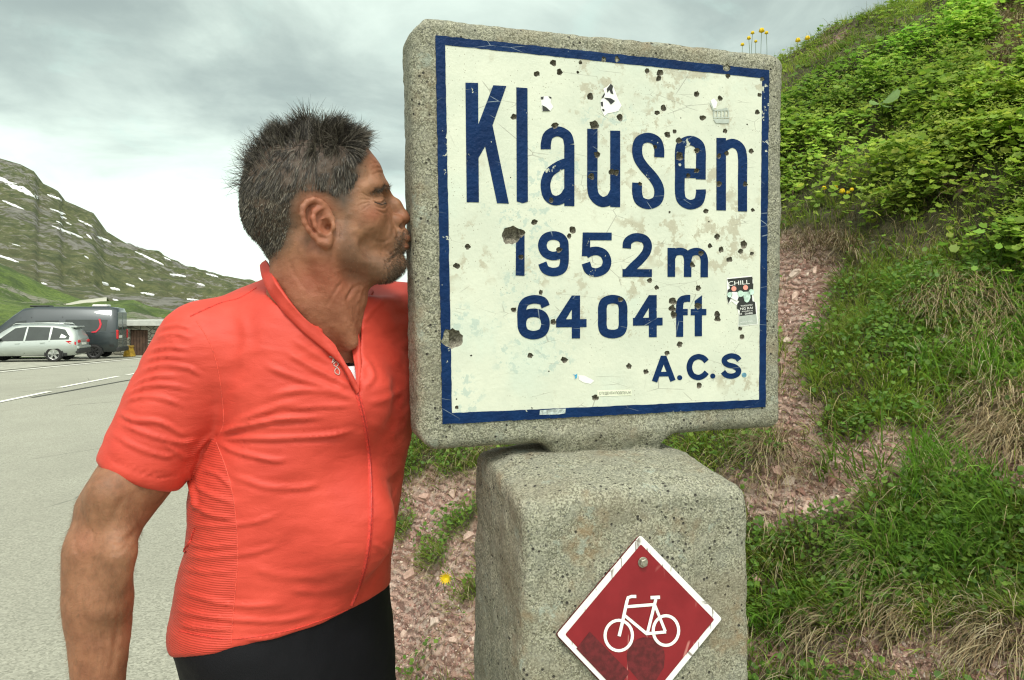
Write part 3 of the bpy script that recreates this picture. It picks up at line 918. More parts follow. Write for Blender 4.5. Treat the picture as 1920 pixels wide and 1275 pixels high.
flat('black_print', [(655, 130), (690, 85), (712, 105), (705, 140), (715, 180), (690, 170), (680, 140), (660, 165)], O2, M_BLACK, T1, zt)
flat('black_print', [(630, 210), (690, 215), (730, 240), (692, 272), (670, 240)], O2, M_BLACK, T1, zt)
flat('black_print', [(600, 250), (620, 245), (622, 290), (606, 285)], O2, M_BLACK, T1, zt)
flat('black_print', [(612, 310), (632, 312), (636, 330), (620, 334)], O2, M_BLACK, T1, zt)
flat('black_print', [(612, 205), (632, 170), (640, 178), (622, 218)], O2, M_BLACK, T1, zt)
T2 = empty('torn_sticker', SW(U(1022, 195), -0.002), 'small torn sticker corner with a black wedge above the letter a', 'sticker')
flat('torn_paper', [(62, 200), (125, 195), (160, 215), (150, 250), (175, 290), (150, 330), (75, 330)], O1, M_WHITEP, T2, zt)
flat('black_print', [(75, 278), (110, 295), (148, 330), (78, 330)], O2, M_BLACK, T2, zt)
flat('black_print', [(62, 203), (88, 200), (86, 225), (66, 226)], O2, M_BLACK, T2, zt)
flat('black_print', [(130, 197), (158, 205), (158, 222), (140, 212)], O2, M_BLACK, T2, zt)
T3 = empty('worn_sticker', SW(U(1349, 210), -0.002), 'half scraped grey printed emblem under a bullet pit at the upper right of the face', 'sticker')
flat('scraped_paper', [(1590, 235), (1620, 215), (1650, 250), (1640, 300), (1610, 310)], O1, M_WHITEP, T3, zt)
flat('grey_print', [(1612, 385), (1757, 385), (1757, 392), (1612, 392)], O2, M_GREYP, T3, zt)
flat('grey_print', [(1612, 402), (1757, 402), (1752, 440), (1700, 442), (1635, 438)], O2, M_GREYP, T3, zt)
for xx in (1612, 1645, 1678, 1710, 1742):
    flat('grey_print', [(xx, 325), (xx+10, 325), (xx+10, 385), (xx, 385)], O2, M_GREYP, T3, zt)
flat('grey_print', [(1580, 262), (1592, 250), (1622, 325), (1612, 335)], O2, M_GREYP, T3, zt)
flat('grey_print', [(1610, 322), (1690, 312), (1735, 300), (1750, 325), (1612, 332)], O2, M_GREYP, T3, zt)
T4 = empty('sticker_scrap', SW(U(1085, 708), -0.002), 'pale torn sticker scrap with a tiny blue star below the altitude in feet', 'sticker')
flat('torn_paper', [(876, 772), (905, 775), (935, 790), (952, 800), (935, 815), (900, 808), (880, 795)], O1, M_WHITEP, T4, z4)
flat('blue_print', [(848, 766), (860, 772), (870, 766), (868, 785), (858, 792), (862, 779)], O2, plain('bright_blue_print', (0.03, 0.33, 0.60)), T4, z4)
T5 = empty('sticker_scrap', SW(U(1035, 771), -0.003), 'scraped silver sticker strip across the lower blue border', 'sticker')
flat('scraped_foil', [(692, 940), (815, 932), (812, 955), (780, 960), (690, 962)], -0.0030, plain('scuffed_foil', (0.40, 0.46, 0.44), .45, var=.5, scale=160), T5, z4)

# red cycle-route diamond -----------------------------------------------------------------
n3 = pn
def UP(px, py, off=0.0):
    px = np.asarray(px, float); py = np.asarray(py, float)
    d = np.stack([(px - CX) / FPX, np.ones_like(px), -(py - HY) / FPX], -1)
    fl = 0.012
    n = pn + np.array([0, 0, -fl])       # front face batters outwards to the ground
    o0 = PF + np.array([0, 0, PT]) - np.array([0, 0, CAMZ])
    t = (o0 @ n - 0.003 - off) / (d @ n)
    return d * t[..., None] + np.array([0, 0, CAMZ])
M_RED = NT('red_sign_enamel')
_n = M_RED.noise(20, 5, 0.6); _w = M_RED.vor(24, vec=M_RED.coords((1, 1, 0.2), rot=(0, 0.6, 0)), feature='DISTANCE_TO_EDGE')
_c = M_RED.mix(M_RED.ss(_n, 0.3, 0.7), (0.20, 0.008, 0.014), (0.245, 0.012, 0.019))
_c = M_RED.mix(M_RED.math('MULTIPLY', M_RED.ss(_w, 0.02, 0.005), M_RED.ss(M_RED.noise(13, 2), 0.55, 0.6)), _c, (0.5, 0.2, 0.18))
M_RED.set(Base_Color=_c, Roughness=0.33); M_RED = M_RED.m
M_SWHITE = NT('scratched_white_enamel')
_w = M_SWHITE.vor(55, vec=M_SWHITE.coords((1, 1, 0.3), rot=(0, 0.7, 0)), feature='DISTANCE_TO_EDGE')
_c = M_SWHITE.mix(M_SWHITE.math('MULTIPLY', M_SWHITE.ss(_w, 0.05, 0.015), M_SWHITE.ss(M_SWHITE.noise(30, 3), 0.52, 0.58)), (0.80, 0.80, 0.78), (0.25, 0.22, 0.20))
M_SWHITE.set(Base_Color=_c, Roughness=0.4); M_SWHITE = M_SWHITE.m
M_REDD = plain('darker_red_ghost', (0.11, 0.010, 0.014), 0.45, var=0.35, scale=110)
CYC = empty('cycle_route_sign', UP(1200, 1180), 'red diamond cycle route plate with white rim and bicycle symbol, bolted to the concrete post', 'sign')
def zd(x, y): return (870 + np.asarray(x, float) / 2.802, 820 + np.asarray(y, float) / 2.802)
def dia(name, pts, off, mat, thick=None, zf=None):
    p = np.asarray(pts, float)
    X, Y = zf(p[:, 0], p[:, 1]) if zf else (p[:, 0], p[:, 1])
    A = UP(X, Y, off); n = len(A)
    # flat polygon fan through CDT in (u, z)
    uw = np.stack([A @ pu, A[:, 2]], 1)
    vv = [Vector((float(a), float(b))) for a, b in uw]
    v2, _, f2, ov, _, _ = delaunay_2d_cdt(vv, [(i, (i+1) % n) for i in range(n)], [], 1, 1e-9)
    f2 = np.array([[ov[i][0] for i in f] for f in f2])
    a = uw[f2[:, 1]] - uw[f2[:, 0]]; b = uw[f2[:, 2]] - uw[f2[:, 0]]
    fl = (a[:, 0]*b[:, 1] - a[:, 1]*b[:, 0]) < 0
    f2[fl] = f2[fl][:, ::-1]
    F = [f2]; V = A
    if thick:
        V = np.concatenate([A, A + pn * thick]); F.append(np.array([[(i+1) % n, i, i+n, (i+1) % n+n] for i in range(n)]))
        F.append(f2[:, ::-1] + n)
    return part(name, V, F, mat, CYC, smooth=False)
def rcorner(P4, r, n=4):
    P4 = np.asarray(P4, float); out = []
    for i in range(4):
        p = P4[i]; a = P4[i-1]-p; b = P4[(i+1) % 4]-p
        a = p + a/np.linalg.norm(a)*r; b = p + b/np.linalg.norm(b)*r
        for t in np.linspace(0, 1, n): out.append((1-t)**2*a + 2*t*(1-t)*p + t*t*b)
    return np.array(out)
DQ = np.array([(1202, 1004), (1354, 1160), (1198, 1352), (1045, 1191)], float)
dc = DQ.mean(0)
dia('plate_back', rcorner(DQ - np.array([3, 0]), 6), 0.0020, M_REDD, 0.003)
dia('white_rim', rcorner(DQ, 5), 0.0062, M_SWHITE, 0.003)
dia('red_field', rcorner(dc + (DQ - dc) * 0.905, 3), 0.0067, M_RED)
for q in ([(660, 1020), (870, 1235), (800, 1330), (590, 1110)], None):
    if q is None: q = [(855+100*(1-math.cos(t))*1.0, 1150-100*math.sin(t)) for t in np.linspace(0, math.pi, 12)] + [(1050, 1210), (1000, 1290), (930, 1290), (860, 1210)]
    dia('faded_mark', q, 0.0070, M_REDD, zf=zd)
def dstroke(pts, s, closed=False, smooth=True):
    for q in ribbon(pts, s, closed, smooth): STROKES.append(q)
STROKES = []
def ring(cx_, cy_, rx, ry, s, n=28):
    t = np.linspace(0, 2*np.pi, n, endpoint=False)
    return ribbon(np.stack([cx_+rx*np.cos(t), cy_+ry*np.sin(t)], 1), s, closed=True, smooth=False)
BIC = {'wheel': [ring(813, 1041, 72, 80, 16), ring(1061, 1015, 67, 78, 16)],
       'frame': [ribbon([(815, 1045), (835, 960), (856, 862), (862, 842), (880, 836), (905, 836)], 17, smooth=False),
                 ribbon([(852, 890), (1003, 878)], 16, smooth=False), ribbon([(843, 935), (960, 1032)], 16, smooth=False),
                 ribbon([(962, 1035), (1008, 850)], 16, smooth=False), ribbon([(1000, 875), (1058, 1020)], 15, smooth=False),
                 ribbon([(955, 1032), (1062, 1022)], 16, smooth=False), ribbon([(980, 842), (1030, 840)], 18, smooth=False)]}
lay = 0.0072
for nm, L in BIC.items():
    for pl in L:
        mb = MB(); 
        for q in pl:
            X, Y = zd(q[:, 0], q[:, 1]); mb.add(UP(X, Y, lay), np.array([[0, 3, 2, 1]]))
        V, F = mb.get(); part('bicycle_' + nm, V, F, M_WHITEP, CYC, smooth=False)
        lay += 0.00012
# hexagonal bolt with washer
bc = UP(1205, 1054, 0.007)
def lathe_u(c, prof, n, mat, name, root, ax=None):
    V = []; 
    for r, d in prof:
        t = np.linspace(0, 2*np.pi, n, endpoint=False) + 0.3
        V.append(c + (np.cos(t)[:, None]*pu + np.sin(t)[:, None]*np.array([0, 0, 1])) * r - pn * d)
    V = np.concatenate(V); F = []
    for i in range(len(prof)-1):
        for k in range(n): F.append([i*n+k, i*n+(k+1) % n, (i+1)*n+(k+1) % n, (i+1)*n+k])
    F3 = [[(len(prof)-1)*n+k, (len(prof)-1)*n+(k+1) % n, len(V)] for k in range(n)]
    V = np.concatenate([V, [c - pn * prof[-1][1]]])
    return part(name, V, [np.array(F), np.array(F3)], mat, root, smooth=False)
M_STEEL = plain('weathered_steel', (0.38, 0.36, 0.30), 0.4, metal=0.8, scale=200, var=0.3)
lathe_u(bc, [(0.0078, 0), (0.0078, 0.0012), (0.0075, 0.0016), (0.003, 0.0016)], 18, M_STEEL, 'washer', CYC)
lathe_u(bc, [(0.0060, 0.0016), (0.0062, 0.0055), (0.0050, 0.0068)], 6, M_STEEL, 'hex_bolt', CYC)
# ================================================================ the man
MAN = empty('person', (-0.40, 1.36, ground_z(1.36)), 'man in coral red cycling jersey and black shorts kissing the side of the sign', 'person')
def z1(x, y): return 420 + x / 3.355, 180 + y / 3.355
def z8(x, y): return 100 + x / 1.604, 480 + y / 1.604
HO = P(610, 400, 1.168); HA = math.radians(15.5)
XH = np.array([math.cos(HA), math.sin(HA), 0]); YH = np.array([-math.sin(HA), math.cos(HA), 0])
def H(px, py, y=0.0):
    """head frame point (x forward, y to his left, z up) seen at px, py with lateral offset y"""
    k = (px - CX) / FPX
    x = (k * (HO[1] + y * YH[1]) - HO[0] - y * YH[0]) / (XH[0] - k * XH[1])
    d = HO[1] + x * XH[1] + y * YH[1]
    z = CAMZ - (py - HY) / FPX * d - HO[2]
    return np.array([x, y, z])
def HW(V): return HO + V[:, :1] * XH + V[:, 1:2] * YH + V[:, 2:3] * np.array([0, 0, 1.0])
def roty(a):
    c, s = math.cos(a), math.sin(a)
    return np.array([[c, 0, s], [0, 1, 0], [-s, 0, c]])
hf = Field((-.165, -.112, -.235), (.165, .112, .165), 0.0016)
E_ = hf.ell; C_ = hf.cap
# skull
E_(H(577, 351), (.090, .076, .082), R=roty(0.25))
E_(H(530, 394), (.059, .062, .060), k=.03)
E_(H(636, 322), (.058, .064, .056), k=.03, R=roty(-0.5))
E_(H(650, 385), (.058, .062, .066), k=.03)
# mid face, cheeks, maxilla, jaw
E_(H(672, 410), (.044, .050, .058), k=.02)
E_(H(700, 432), (.036, .034, .040), k=.02)
for s in (-1, 1):
    E_(H(690, 400, s*.041), (.022, .017, .017), k=.016)
    C_(H(632, 462, s*.052), H(716, 503, s*.022), .022, .018, k=.022)
    E_(H(655, 440, s*.042), (.042, .020, .040), k=.022)
C_(H(716, 503, -.020), H(716, 503, .020), .018, k=.012)
E_(H(737, 496), (.0195, .022, .0180), k=.010)
E_(H(748, 492, 0), (.0095, .012, .012), k=.008)
E_(H(700, 505), (.034, .030, .018), k=.018)
# muzzle with puckered lips
E_(H(728, 452), (.026, .026, .028), k=.014)
E_(H(751, 440), (.0145, .018, .012), k=.006)
E_(H(759, 448), (.0110, .018, .0078), k=.005)
E_(H(756, 462), (.0105, .016, .0068), k=.005)
E_(H(777, 456), (.018, .030, .0007), k=.0022, mode='s')
E_(H(766, 478), (.0075, .022, .0050), k=.005, mode='s')
# brow, nose
for s in (-1, 1):
    C_(H(719, 352, s*.012), H(703, 346, s*.043), .0095, .0085, k=.012)
    C_(H(703, 346, s*.043), H(684, 352, s*.058), .0080, .006, k=.012)
E_(H(692, 334), (.018, .038, .024), k=.02)
C_(H(720, 362), H(741, 384), .0072, .0085, k=.012)
C_(H(741, 384), H(754, 404), .0085, .0110, k=.008)
E_(H(756, 410), (.0118, .0125, .0105), k=.006)
for s in (-1, 1):
    E_(H(742, 413, s*.0130), (.0120, .0075, .0095), k=.004)
    E_(H(752, 423, s*.0100), (.0075, .0050, .0060), k=.002, mode='s')
C_(H(752, 420), H(751, 434), .0055, .008, k=.005)
# eyes: socket, closed lids
for s in (-1, 1):
    E_(H(720, 371, s*.034), (.018, .017, .0115), k=.010, mode='s')
    E_(H(704, 373, s*.0315), (.0128, .0150, .0120), k=.005)
    E_(H(700, 386, s*.034), (.016, .018, .010), k=.012)
# temple hollow, cheek hollow
E_(H(675, 345, -.083), (.028, .014, .028), k=.02, mode='s'); E_(H(675, 345, .083), (.028, .014, .028), k=.02, mode='s')
E_(H(706, 462, -.056), (.024, .012, .016), k=.018, mode='s'); E_(H(706, 462, .056), (.024, .012, .016), k=.018, mode='s')
# neck
C_(H(594, 470), H(592, 560, .012), .062, .062, k=.03)
C_(H(592, 560, .012), H(592, 655, .05), .062, .070, k=.02)
C_(H(574, 475), H(566, 600, .03), .045, .050, k=.03)
C_(H(655, 525), H(632, 600), .026, .028, k=.03)
C_(H(632, 600, .015), H(645, 690, .04), .028, .034, k=.03)
C_(H(600, 478, -.058), H(655, 640, -.022), .017, .014, k=.014)
C_(H(600, 478, .058), H(655, 640, .022), .017, .014, k=.014)
E_(H(668, 562), (.012, .012, .012), k=.014)
# ear (near side, mirrored)
for s in (-1, 1):
    def e(px, py, y): return H(px, py, s*y) if s < 0 else np.array([H(px, py, -y)[0], y, H(px, py, -y)[2]])
    C_(e(590, 400, .070), e(603, 440, .068), .012, .010, k=.01)
    E_(e(598, 413, .078), (.0215, .0075, .0320), k=.006, R=roty(-0.22))
    E_(e(604, 414, .0905), (.0150, .0105, .0240), k=.004, mode='s', R=roty(-0.22))
    hx = [(612, 402), (608, 387), (600, 379), (588, 375), (576, 379), (568, 389), (567, 403), (571, 418), (578, 431), (588, 443), (600, 454)]
    hy = [.078, .081, .083, .086, .089, .091, .092, .091, .089, .086, .083]
    pts = [e(a, b, y) for (a, b), y in zip(hx, hy)]
    hf.chain(pts, [.0034, .0038, .0042, .0044, .0045, .0044, .0040, .0038, .0036, .0038, .0042], k=.003)
    C_(e(602, 455, .083), e(612, 457, .080), .0056, .0066, k=.006)
    C_(e(612, 457, .080), e(620, 446, .077), .0066, .0044, k=.006)
    ax_ = [(596, 388, .0845), (589, 396, .087), (587, 409, .0885), (591, 424, .088), (600, 438, .086), (610, 443, .083), (618, 440, .080)]
    hf.chain([e(*q) for q in ax_], [.0026, .0032, .0036, .0036, .0034, .0030, .0028], k=.003)
    C_(e(603, 390, .085), e(592, 398, .087), .0022, .0028, k=.003)
    E_(e(624, 424, .080), (.0055, .0050, .0080), k=.004)
    C_(e(612, 402, .078), e(624, 412, .077), .0036, .0036, k=.004)
    C_(e(602, 412, .084), e(616, 408, .080), .0020, .0022, k=.003)
    E_(e(611, 424, .083), (.0075, .0080, .0105), k=.003, mode='s')
    E_(e(614, 426, .078), (.0040, .0080, .0050), k=.002, mode='s')
hf.blur(1)
HV, HF = hf.mesh()
HN = vnormals(HV, HF)
hpx, hpy = toPx(HW(HV))
def seg_dist(qx, qy, line):
    line = np.asarray(line, float); best = np.full(len(qx), 1e9); sgn = np.zeros(len(qx)); par = np.zeros(len(qx))
    n = len(line) - 1
    for i in range(n):
        a, b = line[i], line[i+1]; d = b - a; L = d.dot(d) + 1e-9
        t = np.clip(((qx-a[0])*d[0] + (qy-a[1])*d[1]) / L, 0, 1)
        ex, ey = qx - a[0] - t*d[0], qy - a[1] - t*d[1]
        dd = np.hypot(ex, ey); m = dd < best
        best[m] = dd[m]; sgn[m] = np.sign(d[0]*ey - d[1]*ex)[m]; par[m] = ((i + t) / n)[m]
    return best, sgn, par
def lines_disp(qx, qy, L, side_ok):
    """L: (points, width px, amplitude m); soft ridge (+) or groove (-)"""
    r = np.zeros(len(qx))
    for pts, w, amp in L:
        p = crom(pts, 5) if len(pts) > 2 else np.asarray(pts, float)
        bb = (qx > p[:, 0].min() - 3*w) & (qx < p[:, 0].max() + 3*w) & (qy > p[:, 1].min() - 3*w) & (qy < p[:, 1].max() + 3*w) & side_ok
        k = np.where(bb)[0]
        if not len(k): continue
        d, s, t = seg_dist(qx[k], qy[k], p)
        fade = np.minimum(1, np.minimum(t, 1 - t) * 5 + 0.08)
        r[k] += amp * fade * (np.exp(-(d/w)**2) - 0.35 * np.exp(-((d - 1.9*w)/w)**2))
    return r
Z = lambda L: [(*z1(a, b),) for a, b in L]
near = (HV[:, 1] < 0.004)
WR = [  # face creases (profile zoom coordinates)
 (Z([(1050, 760), (1075, 810), (1095, 870), (1080, 910)]), 2.6, -.0012),      # nasolabial
 (Z([(1000, 700), (1030, 760), (1045, 830), (1040, 880)]), 3.0, .0007),
 (Z([(930, 900), (990, 920), (1040, 900)]), 3.2, -.0005),
 (Z([(1100, 985), (1060, 1010), (1030, 1050)]), 2.5, -.0013),
 (Z([(1120, 960), (1090, 965), (1060, 985), (1030, 1010)]), 1.8, -.0009),
 (Z([(1165, 940), (1130, 940), (1100, 932), (1085, 925)]), 1.4, -.0010),
 (Z([(935, 655), (955, 668), (985, 672), (1003, 664), (1015, 652)]), 1.3, -.0016),   # lid crease
 (Z([(940, 640), (970, 628), (1000, 632), (1018, 645)]), 1.2, -.0010),
 (Z([(930, 655), (890, 650), (850, 652)]), 1.2, -.0008), (Z([(925, 668), (880, 675), (845, 690)]), 1.2, -.0008),
 (Z([(925, 680), (890, 700), (865, 725)]), 1.2, -.0007), (Z([(930, 640), (890, 622), (860, 600)]), 1.2, -.0007),
 (Z([(950, 690), (985, 705), (1015, 700), (1035, 680)]), 1.7, -.0010),
 (Z([(955, 715), (1000, 735), (1030, 730)]), 1.8, -.0007),
 (Z([(720, 800), (735, 850), (730, 900)]), 2.0, -.0008), (Z([(700, 780), (712, 830), (708, 880)]), 1.5, -.0008),
 (Z([(925, 500), (970, 480), (1005, 485)]), 1.6, -.0006), (Z([(915, 470), (960, 450), (990, 455)]), 1.6, -.0005),
 (Z([(905, 435), (945, 420), (970, 425)]), 1.6, -.0005),
 (Z([(1140, 840), (1128, 865), (1130, 890)]), 1.4, -.0008), (Z([(1150, 865), (1146, 885)]), 1.2, -.0006),
 (Z([(870, 1180), (820, 1210), (760, 1290)]), 3.5, -.0009), (Z([(880, 1190), (860, 1240), (840, 1310)]), 3.0, .0006),
 (Z([(760, 1150), (700, 1230), (640, 1330)]), 3.2, -.0006), (Z([(400, 1000), (440, 1110), (520, 1230)]), 4.0, -.0004),
 (Z([(820, 1190), (790, 1240), (770, 1300)]), 2.4, -.0006), 
]
dsp = lines_disp(hpx, hpy, WR, near)
dsp = dsp*1.35 + 0.00045 * fbm(HV, 120, 3) + 0.0008 * fbm(HV, 30, 2, 4.0)
HV2 = HV + HN * dsp[:, None]

def inpx(qx, qy, poly):
    return inpoly(np.stack([qx, qy], 1), poly)
# profile coordinates that ignore the side: use a mirrored near side point
def prof_px(V):
    W = V.copy(); W[:, 1] = -np.abs(W[:, 1])
    return toPx(HW(W))
ppx, ppy = prof_px(HV)
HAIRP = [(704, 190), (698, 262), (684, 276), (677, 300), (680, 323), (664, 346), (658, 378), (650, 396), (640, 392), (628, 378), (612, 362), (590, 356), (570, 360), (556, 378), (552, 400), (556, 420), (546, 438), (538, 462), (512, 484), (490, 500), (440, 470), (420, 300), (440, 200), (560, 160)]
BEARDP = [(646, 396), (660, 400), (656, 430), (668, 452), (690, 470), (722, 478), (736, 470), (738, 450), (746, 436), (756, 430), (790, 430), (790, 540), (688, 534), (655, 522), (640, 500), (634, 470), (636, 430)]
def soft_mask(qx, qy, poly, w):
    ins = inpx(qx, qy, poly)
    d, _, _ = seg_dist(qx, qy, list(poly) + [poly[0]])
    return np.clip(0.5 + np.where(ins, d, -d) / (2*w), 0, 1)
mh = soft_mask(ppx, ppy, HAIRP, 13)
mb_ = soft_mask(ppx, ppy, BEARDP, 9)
red = (0.55*np.exp(-(((hpx-600)/60)**2 + ((hpy-510)/45)**2)) + 0.6*np.exp(-(((hpx-700)/22)**2 + ((hpy-402)/16)**2)) + 0.3*np.exp(-(((hpx-757)/16)**2 + ((hpy-408)/14)**2))
       + 0.75*np.exp(-(((hpx-592)/34)**2 + ((hpy-410)/50)**2)) * (np.abs(HV[:, 1]) > .066) + 0.5*sstep(hpy, 470, 540)*(hpx < 690) + .35*np.exp(-(((hpx-705)/16)**2 + ((hpy-300)/22)**2)))
lips = np.exp(-(((hpx-764)/8.5)**2 + ((hpy-448)/7)**2)) + np.exp(-(((hpx-762)/7.5)**2 + ((hpy-463)/6)**2))
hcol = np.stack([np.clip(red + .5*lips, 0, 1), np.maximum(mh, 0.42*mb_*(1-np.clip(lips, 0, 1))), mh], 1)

# ---- arms, hand, legs -------------------------------------------------
ARM = [(385, 655, 1.17, .060), (318, 775, 1.15, .059), (258, 890, 1.13, .0555), (212, 955, 1.115, .0515), (193, 1015, 1.108, .0445), (187, 1060, 1.10, .0435), (186, 1115, 1.095, .0455), (186, 1195, 1.085, .0420), (185, 1275, 1.08, .0350), (187, 1340, 1.08, .0285), (190, 1368, 1.08, .0275)]
def A3(l): return [P(a, b, c) for a, b, c, r in l], [l_[3] for l_ in l]
af = Field((-.80, .95, .60), (-.38, 1.30, 1.62), 0.0038)
p_, r_ = A3(ARM); af.chain(p_, r_, k=.0)
af.blur(2)
af.ell(P(160, 1008, 1.13), (.018, .020, .030), k=.03)                   # elbow point
af.cap(P(205, 925, 1.075), P(222, 995, 1.085), .026, .018, k=.035)       # biceps
af.cap(P(222, 1040, 1.06), P(205, 1130, 1.065), .024, .022, k=.035)       # forearm muscle
af.cap(P(165, 1035, 1.08), P(172, 1150, 1.08), .028, .024, k=.03)
wr = P(190, 1368, 1.08)
pal = wr + np.array([0.005, -.005, -.055])
af.ell((wr + pal)/2 + np.array([0, 0, -.01]), (.020, .040, .052), k=.015)
for i, (dy, L, r) in enumerate(((-.030, .075, .0085), (-.010, .085, .009), (.011, .080, .0088), (.031, .064, .0078))):
    a = pal + np.array([0, dy, .0]); b = a + np.array([.006, dy*.1, -L*.45]); c = b + np.array([.018, 0, -L*.35]); d = c + np.array([.020, 0, -L*.15])
    af.chain([a, b, c, d], [r*1.1, r, r*.95, r*.8], k=.004)
a = wr + np.array([.010, -.022, -.02]); b = a + np.array([.022, -.026, -.032]); c = b + np.array([.014, -.006, -.03]); 
af.chain([a, b, c], [.014, .0105, .0085], k=.008)
AV, AF_ = af.mesh(); AN = vnormals(AV, AF_)
apx, apy = toPx(AV)
VEIN = [([(170, 1060), (160, 1120), (175, 1200), (165, 1290)], 3.0, .0011), ([(215, 1010), (205, 1080), (200, 1150), (212, 1230)], 2.6, .0010),
        ([(262, 985), (232, 1015), (205, 1012)], 4, -.0020), ([(255, 1000), (225, 1035), (200, 1040)], 3, -.0014), ([(240, 925), (215, 960), (205, 990)], 6, -.0010),
        ([(150, 1000), (140, 1020), (150, 1045)], 3.5, -.0014), ([(160, 985), (175, 1000), (172, 1022)], 3.0, -.0012), ([(225, 1130), (218, 1200), (205, 1270)], 5, -.0012),
        ([(180, 1150), (192, 1210), (186, 1275)], 2.6, .0010), ([(160, 1200), (158, 1240), (172, 1275)], 2.6, .0009)]
AV = AV + AN * (lines_disp(apx, apy, VEIN, AN[:, 1] < .2) + .0012 * fbm(AV, 22, 3) + .0003 * fbm(AV, 110, 2))[:, None]

SL_ = P(805, 608, 1.43)
lf = Field((-.30, 1.22, 1.15), (.16, 1.75, 1.66), 0.0042)
lf.chain([SL_, P(925, 770, 1.60), P(985, 640, 1.44), P(1005, 590, 1.385)], [.060, .047, .036, .027], k=0)
hb = SW(U(1010, 560), TH + .016)
lf.ell(hb, (.036, .018, .045), k=.015)
for i in range(4):
    a = hb + SM[:, 0]*(-.028 + .019*i) + SM[:, 2]*.035; b = a + SM[:, 2]*(.055 + .012*(i in (1, 2))) - SM[:, 1]*.008
    lf.cap(a, b, .0090, .0075, k=.003)
a = hb + SM[:, 0]*.03; lf.cap(a, a + SM[:, 0]*.035 + SM[:, 2]*.03, .0105, .009, k=.006)
LV, LF = lf.mesh()
gf = Field((-.75, 1.15, -.06), (-.15, 1.70, .62), 0.010)
FD = np.array([.883, -.469, 0]); LD = np.array([.469, .883, 0])
hipc = np.array([-.39, 1.31, 0.86])
for s in (-1, 1):
    kn = hipc + LD*(.095*s) + FD*.04; kn[2] = .50
    an = hipc + LD*(.115*s) + FD*.0; an[2] = .09 + ground_z(1.36)
    hp = hipc + LD*(.09*s)
    gf.chain([hp + np.array([0, 0, -.2]), kn, kn*.6 + an*.4 - FD*.02, an], [.085, .058, .058, .036], k=.02)
GV, GF = gf.mesh()

def mat_skin():
    m = NT('tanned_skin')
    col = m.attr(); r = m.chan(col, 0); g = m.chan(col, 1)
    n1 = m.noise(28, 6, 0.65); n2 = m.noise(150, 4, 0.6)
    c = m.mix(m.ss(n1, 0.30, 0.70), (0.185, 0.083, 0.041), (0.315, 0.152, 0.080))
    c = m.mix(m.math('MULTIPLY', r, 0.72), c, (0.36, 0.085, 0.048))
    fr = m.math('MULTIPLY', m.ss(m.vor(120), 0.30, 0.12), m.ss(m.noise(40, 3, 0.6), 0.50, 0.62))
    c = m.mix(m.math('MULTIPLY', fr, 0.35), c, (0.22, 0.09, 0.045))
    mott = m.ss(n2, 0.40, 0.68, 0, 0.25)
    c = m.mix(mott, c, (0.36, 0.15, 0.085))
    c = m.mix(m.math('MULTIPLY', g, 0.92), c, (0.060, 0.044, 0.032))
    m.set(Base_Color=c, Roughness=m.ss(n2, 0.2, 0.8, 0.42, 0.62))
    m.b.inputs['Specular IOR Level'].default_value = 0.42
    m.b.inputs['Subsurface Weight'].default_value = 0.10
    m.b.inputs['Subsurface Radius'].default_value = (0.010, 0.004, 0.002)
    m.b.inputs['Subsurface Scale'].default_value = 0.5
    pr = m.vor(900); w1 = m.noise(420, 3, 0.6); w2 = m.noise(55, 5, 0.7, vec=m.coords((1, 1, 1.8)))
    m.bump(m.math('ADD', m.math('MULTIPLY', w1, 0.6), m.math('ADD', m.math('MULTIPLY', pr, 0.5), m.math('MULTIPLY', w2, 1.3))), 0.50, 0.0014)
    return m.m
M_SKIN = mat_skin()
body = MB(); cols = []
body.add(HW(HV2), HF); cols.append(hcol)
body.add(AV, AF_); ac = np.zeros((len(AV), 3)); ac[:, 0] = .22*sstep(AV[:, 2], 1.25, 1.0) + .3*np.exp(-(((apx-160)/25)**2 + ((apy-1015)/35)**2)); cols.append(ac)
for v, f in ((LV, LF), (GV, GF)):
    body.add(v, f); cols.append(np.zeros((len(v), 3)))
V, F = body.get()
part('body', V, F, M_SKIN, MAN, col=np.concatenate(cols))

# ---- torso (shared by undershirt, jersey, shorts) --------------------------------------
TD = 1.275
ROWS = [(540, 500, 751), (570, 449, 766), (610, 426, 774), (660, 414, 782), (720, 414, 788), (790, 420, 784), (850, 396, 774), (900, 376, 763), (950, 377, 758), (1000, 369, 751), (1050, 357, 743), (1100, 346, 740), (1150, 338, 742), (1200, 357, 747), (1260, 367, 750), (1330, 370, 754), (1400, 381, 751)]
rz = np.array([CAMZ - (r[0]-HY)/FPX*TD for r in ROWS])[::-1]
rm = np.array([(r[1]+r[2])/2 for r in ROWS])[::-1]; rw = np.array([(r[2]-r[1])/2 for r in ROWS])[::-1]
rcx = (rm-CX)/FPX*TD; rhw = rw/FPX*TD
def smooth_interp(z, xs, ys):
    zz = np.linspace(xs[0]-.1, xs[-1]+.1, 400); yy = np.interp(zz, xs, ys)
    k = np.hanning(21); k /= k.sum(); yp = np.pad(yy, 10, mode='edge'); yy = np.convolve(yp, k, 'valid')
    return np.interp(z, zz, yy)
